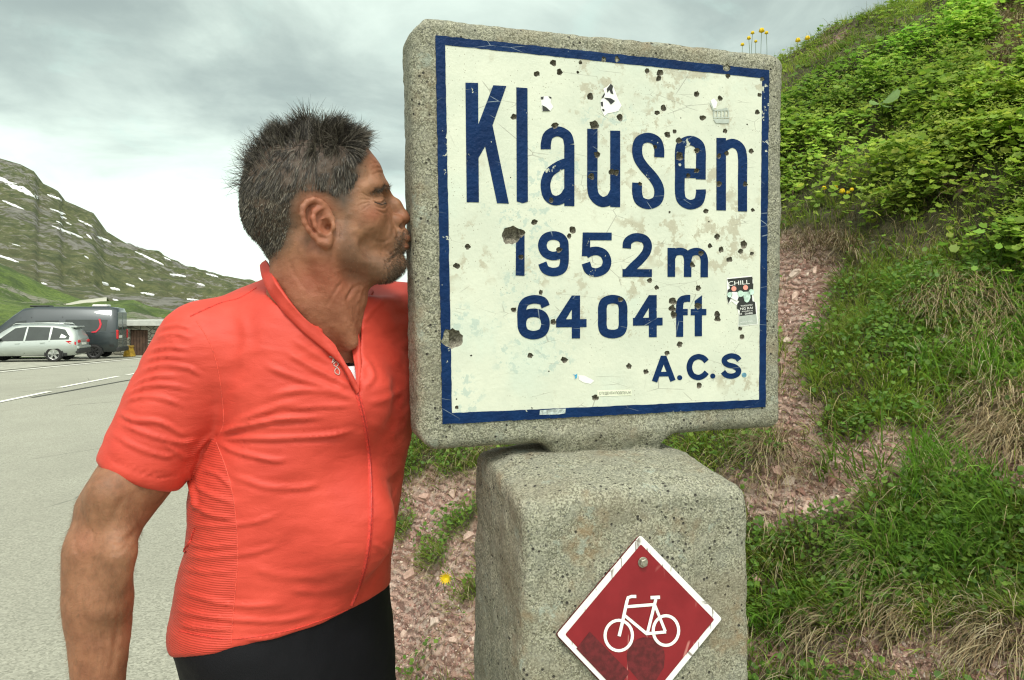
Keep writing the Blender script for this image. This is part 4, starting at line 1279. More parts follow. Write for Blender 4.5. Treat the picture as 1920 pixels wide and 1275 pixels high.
def torso(shrink=0.0):
    def fn(X, Y, Z):
        z = Z.ravel(); cx = smooth_interp(z, rz, rcx); hw = smooth_interp(z, rz, rhw)
        A0, B0 = 0.205, 0.150
        v = np.stack([cx, np.full_like(cx, TD)], 1); v /= np.linalg.norm(v, axis=1)[:, None]
        pp = np.stack([v[:, 1], -v[:, 0]], 1)
        proj = np.sqrt((A0*(pp @ LD[:2]))**2 + (B0*(pp @ FD[:2]))**2) / v[:, 1]
        s = hw / proj
        a = (A0*s - shrink)[None, None, :]; b = (B0*s - shrink)[None, None, :]; cx = cx[None, None, :]
        x, y = X - cx, Y - TD
        l = x*LD[0] + y*LD[1]; f = x*FD[0] + y*FD[1]
        e = 2.25
        r = (np.abs(l/a)**e + np.abs(f/b)**e)**(1/e) + 1e-6
        return (r - 1) * np.minimum(a, b) * 0.92
    return fn
def trap(fld, g):
    SR = P(388, 655, 1.17)
    NB = P(585, 600, 1.285)
    fld.cap(SR, NB, .070+g, .078+g, k=.035)
    fld.cap(SL_, NB, .072+g, .078+g, k=.035)
    fld.ell(P(560, 585, 1.30), (.11, .10, .052), k=.04)
zt_ = CAMZ - (555-HY)/FPX*TD
LO, HI = (-.80, .98, .955), (.12, 1.70, 1.635)
def torso_clip(shrink, ztop):
    f0 = torso(shrink)
    return lambda X, Y, Z: np.maximum(f0(X, Y, Z), (Z - ztop)*0.8)
# jersey
jf = Field((-.80, .98, .955), (-.02, 1.66, 1.635), 0.0040)
jf.op(torso_clip(0, zt_), *((-.80, .98, .96), (.10, 1.68, zt_)))
trap(jf, .004)
jf.ell(P(640, 745, 1.18), (.075, .05, .06), k=.04)                # chest
jf.ell(P(640, 985, 1.19), (.085, .07, .085), k=.05)              # belly
ca = P(257, 893, 1.13); cdir = (P(385, 655, 1.17) - ca); cdir /= np.linalg.norm(cdir); cdir = cdir + np.array([0.02, 0, 0.10]); cdir /= np.linalg.norm(cdir)
def sleeve(X, Y, Z):
    r = None
    pts = [P(385, 655, 1.17), P(318, 775, 1.15), P(245, 915, 1.125)]; rs = [.0755, .0735, .0600]
    for i in range(2):
        a, b = pts[i], pts[i+1]; ab = b-a; x, y, z = X-a[0], Y-a[1], Z-a[2]
        t = np.clip((x*ab[0]+y*ab[1]+z*ab[2])/ab.dot(ab), 0, 1)
        d = np.sqrt((x-t*ab[0])**2+(y-t*ab[1])**2+(z-t*ab[2])**2) - (rs[i]+(rs[i+1]-rs[i])*t)
        r = d if r is None else np.minimum(r, d)
    return np.maximum(r, -((X-ca[0])*cdir[0] + (Y-ca[1])*cdir[1] + (Z-ca[2])*cdir[2]))
jf.op(sleeve, (-.80, 1.0, 1.20), (-.38, 1.28, 1.62), k=.016)
# hem plane
h1, h2, h3 = P(350, 1222, 1.16), P(640, 1156, 1.15), P(737, 1098, 1.34)
hn = np.cross(h2-h1, h3-h1); hn /= np.linalg.norm(hn); hn *= np.sign(hn[2])
def hemf(off): return lambda X, Y, Z: -((X-h1[0])*hn[0] + (Y-h1[1])*hn[1] + (Z-h1[2])*hn[2]) + off + 0.018*sstep((X+Y*0), -.45, -.60)*0
jf.op(hemf(0), (-.8, .98, .95), (0, 1.66, 1.25), mode='i')
jf.blur(3)
# neck opening and open front placket
jf.chain([HW(H(583, 500, .0)[None])[0], HW(H(590, 592, .02)[None])[0]], [.068, .062], mode='s', k=.006)
vp = [P(612, 640, 1.0), P(672, 742, 1.0), P(684, 560, 1.0)]
def wedge(X, Y, Z):
    qx = CX + FPX*X/Y; qy = HY - FPX*(Z-CAMZ)/Y
    tri = [(606, 622), (668, 738), (674, 738), (676, 575), (640, 540)]
    r = None
    for i in range(5):
        a, b = tri[i], tri[(i+1) % 5]; L = math.hypot(b[0]-a[0], b[1]-a[1])
        d = wsgn * ((qx-a[0])*(b[1]-a[1]) - (qy-a[1])*(b[0]-a[0])) / L
        r = d if r is None else np.maximum(r, d)
    return np.maximum(r * Y / FPX, Y - 1.22)
wsgn = 1.0
_t = wedge(np.array([[[P(650, 650, 1.15)[0]]]]), np.array([[[1.15]]]), np.array([[[P(650, 650, 1.15)[2]]]]))[0, 0, 0]
if _t > 0: wsgn = -1.0
jf.op(wedge, (-.36, 1.0, 1.38), (-.18, 1.30, 1.60), k=.003, mode='s')
JV, JF = jf.mesh()
for _ in range(1): JV = relax(JV, JF, 1, 0.35)
JN = vnormals(JV, JF); jx, jy = toPx(JV)
front = (JN * (JV - np.array([0, 0, CAMZ]))).sum(1) < 0
Z8 = lambda L: [z8(a, b) for a, b in L]
FOLDS = [
 ([(500, 538), (560, 515), (640, 497), (720, 486), (810, 486)], 5.5, .0042), ([(502, 549), (600, 548), (700, 546), (820, 538), (905, 520)], 5, .0036),
 ([(498, 562), (560, 590), (660, 613), (700, 612)], 5, .0030), ([(505, 530), (580, 490), (680, 450), (760, 440)], 7, .0022),
 ([(540, 660), (640, 692), (740, 696), (800, 684)], 6, .0022), ([(630, 325), (720, 362), (830, 395), (880, 400)], 6, .0028),
 ([(650, 420), (750, 402), (850, 412), (900, 425)], 6, .0028), ([(700, 290), (770, 330), (850, 372), (900, 395)], 6, .0030),
 ([(690, 460), (790, 452), (900, 450)], 5, .0018), ([(720, 250), (780, 290), (850, 330)], 5, .0018),
 ([(405, 650), (418, 700), (428, 765)], 5, .0035), ([(425, 690), (480, 720), (545, 742)], 5, .0024),
 ([(410, 735), (470, 775), (550, 792)], 5, .0024), ([(412, 800), (480, 812), (600, 800), (690, 770)], 5, .0018),
 ([(395, 860), (470, 872), (560, 866)], 4.5, .0020), ([(390, 900), (480, 905), (600, 890), (690, 862)], 5, .0018),
 ([(385, 940), (460, 950), (550, 948)], 4.5, .0018), ([(375, 1005), (460, 1030), (560, 1050), (700, 1045)], 5.5, .0024),
 ([(360, 1060), (450, 1080), (540, 1092), (680, 1095), (800, 1068)], 5.5, .0026), ([(370, 1105), (450, 1118), (530, 1122)], 5, .0026),
 ([(545, 1150), (640, 1148), (760, 1112), (880, 1072)], 4, .0022), ([(700, 1000), (800, 1010), (900, 985)], 8, .0014),
 ([(600, 940), (700, 962), (830, 958)], 9, .0012), ([(450, 640), (500, 660), (540, 700)], 5, .0022),
 ([(430, 615), (465, 565), (505, 535)], 5, -.0022), ([(398, 655), (430, 610), (470, 585)], 5, .0014), ([(470, 540), (440, 575), (415, 610)], 5, .0014),
 ([(196, 470), (240, 492), (320, 500), (395, 540)], 5.0, .0034), ([(198, 500), (280, 535), (380, 560), (430, 555)], 5.0, .0028),
 ([(210, 440), (260, 422), (330, 428), (400, 455)], 4.6, .0026), ([(222, 418), (270, 392), (340, 388), (420, 402)], 4.5, .0028),
 ([(240, 385), (300, 362), (370, 360)], 4.2, .0024), ([(262, 345), (320, 328), (400, 335), (450, 360)], 4.5, .0028), ([(275, 312), (330, 300), (400, 305)], 4.2, .0024),
 ([(288, 285), (340, 272), (410, 280)], 4.2, .0024), ([(305, 245), (360, 232), (420, 248)], 4.2, .0022), ([(320, 215), (370, 205), (410, 215)], 4, .0018),
 ([(180, 535), (250, 575), (330, 600), (370, 598)], 5, .0022), ([(330, 560), (390, 600), (430, 600)], 6, .0020),
 ([(153, 592), (200, 628), (260, 652), (320, 664), (392, 655)], 2.8, -.0016), ([(156, 582), (205, 618), (262, 641), (322, 652), (396, 642)], 2.4, -.0012),
 ([(940, 440), (1000, 430), (1050, 400)], 7, .0020), ([(945, 500), (1000, 520), (1040, 560)], 9, .0016), ([(930, 300), (960, 360), (930, 400)], 6, .0022),
 ([(955, 640), (1000, 660), (1045, 640)], 8, .0012), ([(960, 860), (990, 880), (1015, 900)], 5, .0016), ([(560, 170), (580, 250), (560, 330)], 10, .0014),
 ([(1000, 120), (960, 160), (930, 200)], 6, .0018), ([(735, 612), (736, 618)], 3.6, .0022),
]
FOLDS = [(Z8(a), w*.86, amp*.85) for a, w, amp in FOLDS]
jd = lines_disp(jx, jy, FOLDS, front)
jd += 0.0007*fbm(JV*np.array([.4, .4, 1.0]), 62, 2, 11.0)
jd += 0.0009*fbm(JV*np.array([1, 1, 1.7]), 14, 3, 2.0) + 0.0016*fbm(JV, 7, 2, 6.0)
SP = Z8([(485, 550), (520, 640), (540, 720), (550, 800), (555, 900), (548, 1000), (540, 1090), (535, 1190)])
sx = np.interp(jy, [p[1] for p in SP], [p[0] for p in SP])
panel = sstep(sx - jx, -1.5, 1.5) * (jy > SP[0][1]) * (jx > 300) * front
arm = (((JV - ca) @ cdir) < .25) & (jx < 350 + np.clip((jy-780)*0, 0, 1)) & (jy < 925)
panel = panel * (~arm)
jd += panel * .0003*np.sin(jy*0.55 + 2*noise3(JV, 30))*(0.5+0.5*noise3(JV, 20, 3.0))
keep = sstep(jy, 545, 575)
JV2 = JV + JN * (jd*1.45*np.clip(keep+.3, 0, 1))[:, None]
def mat_jersey():
    m = NT('coral_jersey_fabric')
    p = m.chan(m.attr(), 0)
    n = m.noise(12, 5, 0.6)
    c = m.mix(m.ss(n, 0.3, 0.7), (0.53, 0.043, 0.024), (0.60, 0.056, 0.032))
    rib = m.n('ShaderNodeTexWave', wave_type='BANDS', bands_direction='Z')
    rib.inputs['Scale'].default_value = 95; rib.inputs['Distortion'].default_value = 1.2; rib.inputs['Detail'].default_value = 2
    m.t.links.new(m.tc.outputs['Object'], rib.inputs['Vector'])
    rb = m.math('MULTIPLY', rib.outputs['Fac'], p)
    c = m.mix(m.math('MULTIPLY', rb, 0.14), c, (0.55, 0.035, 0.02))
    m.set(Base_Color=c, Roughness=0.62)
    m.b.inputs['Sheen Weight'].default_value = 0.06
    m.b.inputs['Sheen Roughness'].default_value = 0.5
    m.b.inputs['Sheen Tint'].default_value = (1, 0.5, 0.4, 1)
    wv = m.noise(650, 2, 0.5); w2 = m.noise(26, 5, 0.55, vec=m.coords((1, 1, 2.4)), dist=0.6)
    m.bump(m.math('ADD', m.math('MULTIPLY', wv, 0.35), m.math('ADD', m.math('MULTIPLY', w2, 2.0), rb)), 0.40, 0.0016)
    return m.m
M_JER = mat_jersey()
JER = part('jersey', JV2, JF, M_JER, MAN, col=np.stack([panel, panel*0, panel*0], 1))
me_j = JER.data
jb = BVHTree.FromPolygons([tuple(v) for v in JV2], [tuple(int(i) for i in f) for f in JF])
CAMV = Vector((0, 0, CAMZ))
def hit(px, py, bvh=None):
    d = Vector(P(px, py, 1.0)) - CAMV; d.normalize()
    loc, nrm, _, _ = (bvh or jb).ray_cast(CAMV, d)
    return (None, None) if loc is None else (np.array(loc), np.array(nrm))
def drape(name, pts, w, mat, root=None, lift=.0008, h=.0008, n=8, bvh=None):
    p = crom(pts, n) if len(pts) > 2 else np.asarray(pts, float)
    q = []; nn = []
    for a, b in p:
        l, k = hit(a, b, bvh)
        if l is not None: q.append(l); nn.append(k)
    if len(q) < 2: return None
    q = np.array(q); nn = np.array(nn)
    ok = np.concatenate([[True], np.linalg.norm(np.diff(q, axis=0), axis=1) < .05]); q = q[ok]; nn = nn[ok]
    for _ in range(3): nn[1:-1] = (nn[:-2] + nn[1:-1] + nn[2:]); nn /= np.linalg.norm(nn, axis=1)[:, None]
    T = np.gradient(q, axis=0); T /= np.linalg.norm(T, axis=1)[:, None] + 1e-9
    S = np.cross(T, nn); S /= np.linalg.norm(S, axis=1)[:, None] + 1e-9
    V = []
    for s, hh in ((-1, -.0015), (-.7, h), (.7, h), (1, -.0015)):
        V.append(q + S*s*w/2 + nn*(lift+hh))
    m = len(q); V = np.concatenate(V); F = []
    for r in range(3):
        for i in range(m-1): F.append([r*m+i, r*m+i+1, (r+1)*m+i+1, (r+1)*m+i])
    return part(name, V, np.array(F), mat, root or MAN)
M_SEAM = plain('coral_seam_thread', (0.60, 0.045, 0.030), 0.8, scale=300, var=0.3)
M_SEAM2 = plain('pale_coral_stitching', (0.66, 0.080, 0.050), 0.8, scale=300, var=0.3)
drape('armhole_seam', Z8([(430, 195), (470, 260), (495, 340), (508, 430), (512, 500), (503, 530)]), .0016, M_SEAM2, JER, lift=.0003, h=.0004)
drape('shoulder_seam', Z8([(412, 181), (500, 142), (560, 126), (610, 96)]), .0028, M_SEAM, JER, lift=.0003)
drape('side_seam', Z8([(490, 560), (520, 640), (540, 720), (550, 800), (555, 900), (548, 1000), (540, 1090), (536, 1165)]), .0016, M_SEAM2, JER, lift=.0003, h=.0004)
ZIPL = Z8([(914, 412), (925, 450), (940, 520), (950, 600), (955, 700), (955, 800), (945, 900), (925, 980), (893, 1062)])
drape('zip', ZIPL, .0085, M_SEAM, JER, lift=.0006, h=.0010)
drape('zip_teeth', ZIPL, .0022, plain('red_zip_coil', (0.42, 0.025, 0.018), 0.45, scale=500, var=.4), JER, lift=.0014, h=.0009)
drape('hem_seam', Z8([(378, 1128), (450, 1142), (545, 1152), (700, 1128), (800, 1098), (885, 1064)]), .0018, M_SEAM, JER, lift=.0003, h=.0004)
drape('pocket_edge', Z8([(425, 820), (410, 860), (392, 885), (400, 890)]), .003, M_SEAM, JER)
M_LOGO = plain('grey_reflective_print', (0.50, 0.36, 0.33), 0.4, scale=200)
for L in ([(829, 303), (842, 306), (838, 322), (846, 312)], [(842, 326), (850, 318), (857, 325), (850, 334), (842, 327)], [(846, 345), (853, 336), (861, 347), (858, 357), (848, 352), (846, 344)]):
    drape('logo', Z8(L), .0016, M_LOGO, JER, lift=.0012, h=.0004, n=3)
# zip pull
l, k = hit(*z8(914, 408))
M_DARKM = plain('black_metal', (0.03, 0.03, 0.03), 0.35, metal=0.6, scale=80)
if l is not None:
    mb = MB(); c = l + k*.004
    mb.add(*bevbox(c - [.0035, .0025, .0085], c + [.0035, .0025, .0085], .0012)); mb.add(*bevbox(c - [.0022, .0045, .020], c + [.0022, .0015, .006], .0008))
    V, F = mb.get(); part('zip_pull', V, F, M_DARKM, JER, smooth=False)
# collar
M_COLL = M_JER
def band(name, ctr, hgt, th, mat, out, n=6, flare=0.0):
    """upright band along 3-D points; out: centre the band faces away from"""
    p = crom(ctr, n); m = len(p)
    hg = np.interp(np.linspace(0, 1, m), np.linspace(0, 1, len(hgt)), hgt)
    T = np.gradient(p, axis=0); T /= np.linalg.norm(T, axis=1)[:, None]
    O = p - out; O -= (O*T).sum(1)[:, None]*T; O /= np.linalg.norm(O, axis=1)[:, None]
    Up = np.cross(T, O); Up *= np.sign(Up[:, 2])[:, None] + 1e-9; Up /= np.linalg.norm(Up, axis=1)[:, None]
    wob = .0012*noise3(p, 40)
    V = []; rows = [(-.5, .5), (-.2, .62), (.2, .55), (.46, .5), (.5, 0), (.46, -.5), (0, -.5), (-.5, -.5)]
    for a, t in rows:
        V.append(p + Up*(hg*a)[:, None] + O*(t*th + flare*(a+.5) + wob)[:, None])
    V = np.concatenate(V); F = []; R = len(rows)
    for r in range(R):
        for i in range(m-1):
            r2 = (r+1) % R
            F.append([r*m+i, r*m+i+1, r2*m+i+1, r2*m+i])
    F2 = [[r*m for r in range(R)][::-1], [r*m+m-1 for r in range(R)]]
    return part(name, V, [np.array(F), np.array(F2)], mat, JER)
NC = HW(H(590, 560)[None])[0]
bb_ = BVHTree.FromPolygons([tuple(v) for v in HW(HV2)], [tuple(int(i) for i in f) for f in HF])
def collar(lo_, up_, dlo, dup, n=6, th=.0022):
    """standing band: lower edge lies on the jersey, upper edge stands off the neck"""
    A, B = [], []
    for i, ((a, b), (c, d)) in enumerate(zip(crom(lo_, n), crom(up_, n))):
        A.append((a, b, np.interp(i/n, range(len(dlo)), dlo))); B.append((c, d, np.interp(i/n, range(len(dup)), dup)))
    A = np.array([P(*q) for q in A]); B = np.array([P(*q) for q in B]); m = len(A)
    V = []
    prof = [(0, 0), (.12, .0022), (.5, .0034), (.88, .0026), (.97, .0034), (1.0, .0012)]
    T = np.gradient(A, axis=0); T /= np.linalg.norm(T, axis=1)[:, None]
    W_ = B-A; Nn = np.cross(T, W_); Nn /= np.linalg.norm(Nn, axis=1)[:, None]+1e-9; Nn *= -np.sign(Nn[:, 1])[:, None]
    wob = .0010*noise3(A, 60)[:, None]
    for t, o in prof: V.append(A+W_*t+Nn*(o+wob))
    for t, o in prof[::-1]: V.append(A+W_*t+Nn*(o-th*1.6)*1.0)
    R = len(V); V = np.concatenate(V); F = []
    for r in range(R):
        r2 = (r+1) % R
        for i in range(m-1): F.append([r*m+i, r*m+i+1, r2*m+i+1, r2*m+i])
    part('collar', V, [np.array(F)], M_JER, JER)
LO_ = [(671, 737), (656, 712), (638, 682), (610, 656), (570, 624), (532, 586), (505, 550), (491, 520), (487, 500)]
UP_ = [(667, 722), (652, 690), (630, 652), (606, 626), (575, 600), (545, 566), (520, 530), (509, 504), (500, 489)]
dl_ = []
for a, b in LO_:
    l, k = hit(a - 6, b + 8); dl_.append(None if l is None else l[1]-.002)
dl_ = [q if q is not None else None for q in dl_]
for i in range(len(dl_)):
    if i >= 7: dl_[i] = dl_[i-1]+(.018 if i == 7 else .035)
du_ = []
for (a, b), q in zip(UP_, dl_):
    l, k = hit(a + 5, b - 2, bb_); du_.append(min(q+.004, (l[1]-.006) if l is not None else q+.02))
du_[7] = max(du_[7], dl_[7]); du_[8] = max(du_[8], dl_[8])
collar(LO_, UP_, dl_, du_)
LO2 = [(673, 737), (677, 690), (675, 650), (672, 612), (682, 572), (700, 545)]
UP2 = [(669, 730), (667, 692), (661, 655), (655, 622), (658, 588), (684, 548)]
d2 = []
for a, b in LO2:
    l, k = hit(a + 7, b + 6); d2.append(l[1]-.002 if l is not None else (d2[-1] if d2 else 1.14))
collar(LO2, UP2, d2, [q+.002 for q in d2])
# undershirt
uf = Field((-.50, 1.02, 1.20), (-.10, 1.55, 1.56), 0.004)
uf.op(torso_clip(.012, zt_ - .01), (-.5, 1.02, 1.2), (-.1, 1.55, 1.6))
uf.ell(P(640, 745, 1.18), (.068, .043, .054), k=.04)
nk = HW(H(655, 612)[None])[0]
uf.cap(HW(H(583, 540)[None])[0], HW(H(640, 632)[None])[0], .074, .052, k=.004, mode='s')
UV, UF = uf.mesh()
M_UND = NT('white_undershirt_mesh'); _v = M_UND.vor(420)
M_UND.set(Base_Color=M_UND.mix(M_UND.ss(_v, .2, .5), (0.62, 0.64, 0.68), (0.80, 0.81, 0.84)), Roughness=0.8); M_UND.bump(_v, .5, .001); M_UND = M_UND.m
part('undershirt', UV, UF, M_UND, MAN)
# shorts
sf = Field((-.76, 1.05, .40), (-.10, 1.68, 1.10), 0.008)
sf.op(lambda X, Y, Z: np.maximum(torso(.004)(X, Y, Z), np.maximum(Z - 1.09, .80 - Z)), (-.76, 1.05, .80), (-.1, 1.68, 1.09))
for s in (-1, 1):
    kn = hipc + LD*(.095*s) + FD*.03; kn[2] = .47
    sf.cap(hipc + LD*(.09*s), kn, .098, .070, k=.05)
sf.op(lambda X, Y, Z: .50 - Z + X*0 + Y*0, (-.76, 1.05, .4), (-.1, 1.68, .55), mode='i')
SV, SF = sf.mesh(); SN = vnormals(SV, SF)
SV = SV + SN*(.002*fbm(SV, 18, 3))[:, None]
M_BLK = NT('black_lycra'); _n = M_BLK.noise(700, 2)
M_BLK.set(Base_Color=(0.0035, 0.0035, 0.006), Roughness=0.7); M_BLK.b.inputs['Specular IOR Level'].default_value = 0.25; M_BLK.bump(M_BLK.math('ADD', _n, M_BLK.math('MULTIPLY', M_BLK.noise(24, 4), 3.0)), .35, .0012); M_BLK = M_BLK.m
SHO = part('shorts', SV, SF, M_BLK, MAN)
for s in (-1, 1):
    f2 = Field((-.80, 1.0, -.06), (-.10, 1.75, .16), 0.005)
    a = hipc + LD*(.115*s); a[2] = ground_z(1.36) + .045
    f2.cap(a - FD*.07, a + FD*.14 + LD*.01*s - np.array([0, 0, .008]), .040, .034, k=0); f2.cap(a - FD*.04, a - FD*.02 + np.array([0, 0, .06]), .038, .042, k=.02)
    gz = ground_z(1.36)
    f2.op(lambda X, Y, Z: gz + .002 - Z + X*0 + Y*0, (-.8, 1, -.06), (-.1, 1.75, .05), mode='i')
    v, f = f2.mesh(); part('shoe', v, f, plain('white_shoe', (.6, .6, .6), .5), MAN)

# ---- hair ---------------------------------------------------------------------------------
def strands(root, N, dirs, length, rad, segs, bend, mat, name, colr, parent, curl=.25, sides=3):
    n = len(root)
    d = dirs / np.linalg.norm(dirs, axis=1)[:, None]
    P0 = root - N*.001; pts = [P0]; w = rng.normal(0, curl, (n, 3))
    step = (length/segs)[:, None]
    for s in range(segs):
        d = d + bend/segs + w/segs*(.6+.8*s/segs)
        d /= np.linalg.norm(d, axis=1)[:, None]
        P0 = P0 + d*step; pts.append(P0)
    pts = np.array(pts)                                   # segs+1, n, 3
    ref = rng.normal(0, 1, (n, 3)); V = np.zeros((segs+1, sides, n, 3))
    for s in range(segs+1):
        T = pts[min(s+1, segs)] - pts[max(s-1, 0)]; T /= np.linalg.norm(T, axis=1)[:, None]+1e-9
        a = np.cross(T, ref); a /= np.linalg.norm(a, axis=1)[:, None]+1e-9; b = np.cross(T, a)
        r = (rad*(1-.85*(s/segs)**1.6))[:, None]
        for k in range(sides):
            th = 2*math.pi*k/sides
            V[s, k] = pts[s] + r*(math.cos(th)*a + math.sin(th)*b)
    idx = np.arange((segs+1)*sides*n).reshape(segs+1, sides, n); F = []
    for s in range(segs):
        for k in range(sides):
            k2 = (k+1) % sides
            F.append(np.stack([idx[s, k], idx[s, k2], idx[s+1, k2], idx[s+1, k]], 1))
    C = np.tile(colr[None, None], (segs+1, sides, 1, 1)).reshape(-1, 3)
    return part(name, V.reshape(-1, 3), np.concatenate(F), mat, parent, col=C)
def mat_hair():
    m = NT('greying_brown_hair')
    m.set(Base_Color=m.attr(), Roughness=0.38); m.b.inputs['Specular IOR Level'].default_value = .55
    return m.m
M_HAIR = mat_hair()
area = np.zeros(len(HV)); 
fa = np.linalg.norm(np.cross(HV[HF[:, 2]]-HV[HF[:, 0]], HV[HF[:, 3]]-HV[HF[:, 1]]), axis=1)/2
HC = HV[HF].mean(1); fnrm = np.cross(HV[HF[:, 2]]-HV[HF[:, 0]], HV[HF[:, 3]]-HV[HF[:, 1]]); fnrm /= np.linalg.norm(fnrm, axis=1)[:, None]+1e-9
cpx, cpy = prof_px(HC)
earz = (np.abs(HC[:, 1]) > .0765) & (cpy > 368) & (cpx > 556) & (cpx < 632)
def sample(mask_p, n):
    pr = fa * mask_p; pr = pr/pr.sum()
    k = rng.choice(len(HF), n, p=pr)
    a, b = rng.random(n), rng.random(n)
    q = HV[HF[k]]
    pt = (q[:, 0]*(1-a[:, None]) + q[:, 1]*a[:, None])*(1-b[:, None]) + (q[:, 3]*(1-a[:, None]) + q[:, 2]*a[:, None])*b[:, None]
    return pt, fnrm[k], k
mhF = np.clip((soft_mask(cpx, cpy, HAIRP, 11) - .15)*1.25, 0, 1)**1.3 * (~earz)
def haircolor(n, grey=.45):
    g = (rng.random(n) < grey)*rng.uniform(.3, 1, n)
    dark = np.array([.022, .018, .014]); gr = np.array([.22, .195, .155])
    return dark*(1+rng.uniform(-.3, .5, n))[:, None]*(1-g[:, None]) + gr*g[:, None]
def clump(root, vec, k, amt, size):
    c = root[rng.choice(len(root), k, replace=False)]; cv = rng.normal(0, 1, (k, 3))
    out = vec.copy()
    for s in range(0, len(root), 2000):
        r = root[s:s+2000]; d = ((r[:, None]-c[None])**2).sum(2); j = d.argmin(1)
        out[s:s+2000] += cv[j]*amt + (c[j]-r)*size
    return out
nh = 29000
R0, N0, k0 = sample(mhF, nh)
qx, qy = prof_px(R0)
top = sstep(N0[:, 2], .05, .80)
topz = sstep(300 - qy, -40, 50)
top = np.maximum(top*topz, 0)
back = sstep(-N0[:, 0], .3, .9)*(1-top)
frontw = sstep(qx, 600, 690)*top
side = 1 - top
vec = (N0*.42 + np.array([-.32, 0, -1.0])*side[:, None] + np.array([.22, 0, .28])*top[:, None] + np.array([.25, 0, .50])*frontw[:, None]
       + np.array([-.45, 0, -.1])*(top*sstep(-R0[:, 0], .0, .07))[:, None] + np.array([.0, 0, -.3])*back[:, None])
# temple hair combed forward and down
tmp = sstep(qx, 625, 665)*side; vec += np.array([.42, 0, .05])*tmp[:, None]
vec += np.array([0, 1, 0])*(np.sign(R0[:, 1])*side*-.28)[:, None]
v0_ = vec.copy(); vt_ = clump(R0, vec, 260, .50, 3.5) + rng.normal(0, .12, (nh, 3)); vec = clump(R0, v0_, 900, .13, 4)*(1-top[:, None]) + vt_*top[:, None] + rng.normal(0, .10, (nh, 3))
spike = fbm(R0, 24, 2, 3.3)
bkt = sstep(-R0[:, 0], .02, .07)*top
ln = .017 + .014*top + .004*frontw - .008*bkt + .024*np.clip(noise3(R0, 42, 1.0), -.45, 1)*top + .006*sstep(380-qy, 0, 60)*side
edge_d = seg_dist(qx, qy, HAIRP + [HAIRP[0]])[0]
low = sstep(qy, 335, 385)*side
ln = ln*(1 - .58*low*(1-back*.35))*(.30+.70*sstep(edge_d, 0, 20))
ln *= rng.uniform(.70, 1.12, nh)*(1-.22*side)
world_dir = lambda v: v[:, :1]*XH + v[:, 1:2]*YH + v[:, 2:3]*np.array([0, 0, 1.0])
bend = np.tile(np.array([0, 0, -.45]), (nh, 1)) + np.array([.25, 0, .1])*frontw[:, None]
grey = .38 + .25*low + .25*tmp
colh = haircolor(nh, .42); colh *= (1 + .5*low + .2*frontw)[:, None]
strands(HW(R0), world_dir(N0), world_dir(vec), ln, np.full(nh, .00054)*rng.uniform(.6, 1.3, nh), 3, world_dir(bend), M_HAIR, 'hair', colh, MAN)
# loose spiky strands standing off the crown and the back
m2 = mhF * (sstep(fnrm[:, 2], .1, .6) + .6*sstep(-fnrm[:, 0], .5, .9)*(cpy < 345))
R1, N1, _ = sample(m2, 1500)
v1 = N1*1.0 + rng.normal(0, .30, (1500, 3)) + np.array([.2, 0, .35])*sstep(N1[:, 2], 0, .6)[:, None] + np.array([-.5, 0, .05])*sstep(-N1[:, 0], .3, .8)[:, None]
v1 = clump(R1, v1, 70, .35, 22)
strands(HW(R1), world_dir(N1), world_dir(v1), rng.uniform(.018, .042, 1500), np.full(1500, .00042), 6, world_dir(rng.normal(0, .5, (1500, 3))), M_HAIR, 'hair', haircolor(1500, .3), MAN)
# beard stubble, moustache, eyebrows
bF = np.clip((soft_mask(cpx, cpy, BEARDP, 8)-.3)*1.5, 0, 1)*(~earz)*(.25 + sstep(cpx, 690, 745)*1.6)
bF *= 1 - .97*np.exp(-(((cpx-766)/10)**2 + ((cpy-456)/14)**2)**2)
R2, N2, _ = sample(bF, 6500)
q2x, q2y = prof_px(R2)
v2 = N2*.7 + np.array([.25, 0, -.9]) + rng.normal(0, .3, (6500, 3))
l2 = .0032 + .0035*sstep(q2x, 700, 745)
g2 = haircolor(6500, .25)*1.6*np.array([1.25, 1.0, .78])
strands(HW(R2), world_dir(N2), world_dir(v2), l2*rng.uniform(.6, 1.2, 6500), np.full(6500, .00019), 2, world_dir(np.zeros((6500, 3))), M_HAIR, 'stubble', g2, MAN)
BR = [z1(918, 612), z1(950, 582), z1(985, 566), z1(1020, 558), z1(1042, 570), z1(1040, 588), z1(1000, 596), z1(960, 604), z1(930, 622)]
eF = soft_mask(cpx, cpy, BR, 2)*(soft_mask(cpx, cpy, BR, 2) > .4)
R3, N3, _ = sample(eF, 700)
v3 = N3*.6 + np.array([.1, 0, -.1]) + np.array([0, 1, 0])*(np.sign(R3[:, 1])*.5)[:, None] + np.array([-.5, 0, .15]) + rng.normal(0, .3, (700, 3))
for s in (-1, 1):
    m_ = np.sign(R3[:, 1]) == s; n_ = int(m_.sum())
    strands(HW(R3[m_]), world_dir(N3[m_]), world_dir(v3[m_]), rng.uniform(.005, .010, n_), np.full(n_, .00030), 3, world_dir(np.zeros((n_, 3))), M_HAIR, 'eyebrow', haircolor(n_, .35)*1.3, MAN)
ES = [z1(940, 660), z1(960, 676), z1(985, 680), z1(1005, 672), z1(1010, 664), z1(985, 672), z1(960, 668)]
lF = soft_mask(cpx, cpy, ES, 1.2)*(soft_mask(cpx, cpy, ES, 1.2) > .35)
if lF.sum() > 0:
    R4, N4, _ = sample(lF, 130)
    v4 = N4*.8 + np.array([.6, 0, -.7]) + rng.normal(0, .15, (130, 3))
    strands(HW(R4), world_dir(N4), world_dir(v4), rng.uniform(.004, .007, 130), np.full(130, .00028), 3, world_dir(np.zeros((130, 3))), M_HAIR, 'eyelash', np.tile([.02, .015, .01], (130, 1)), MAN)
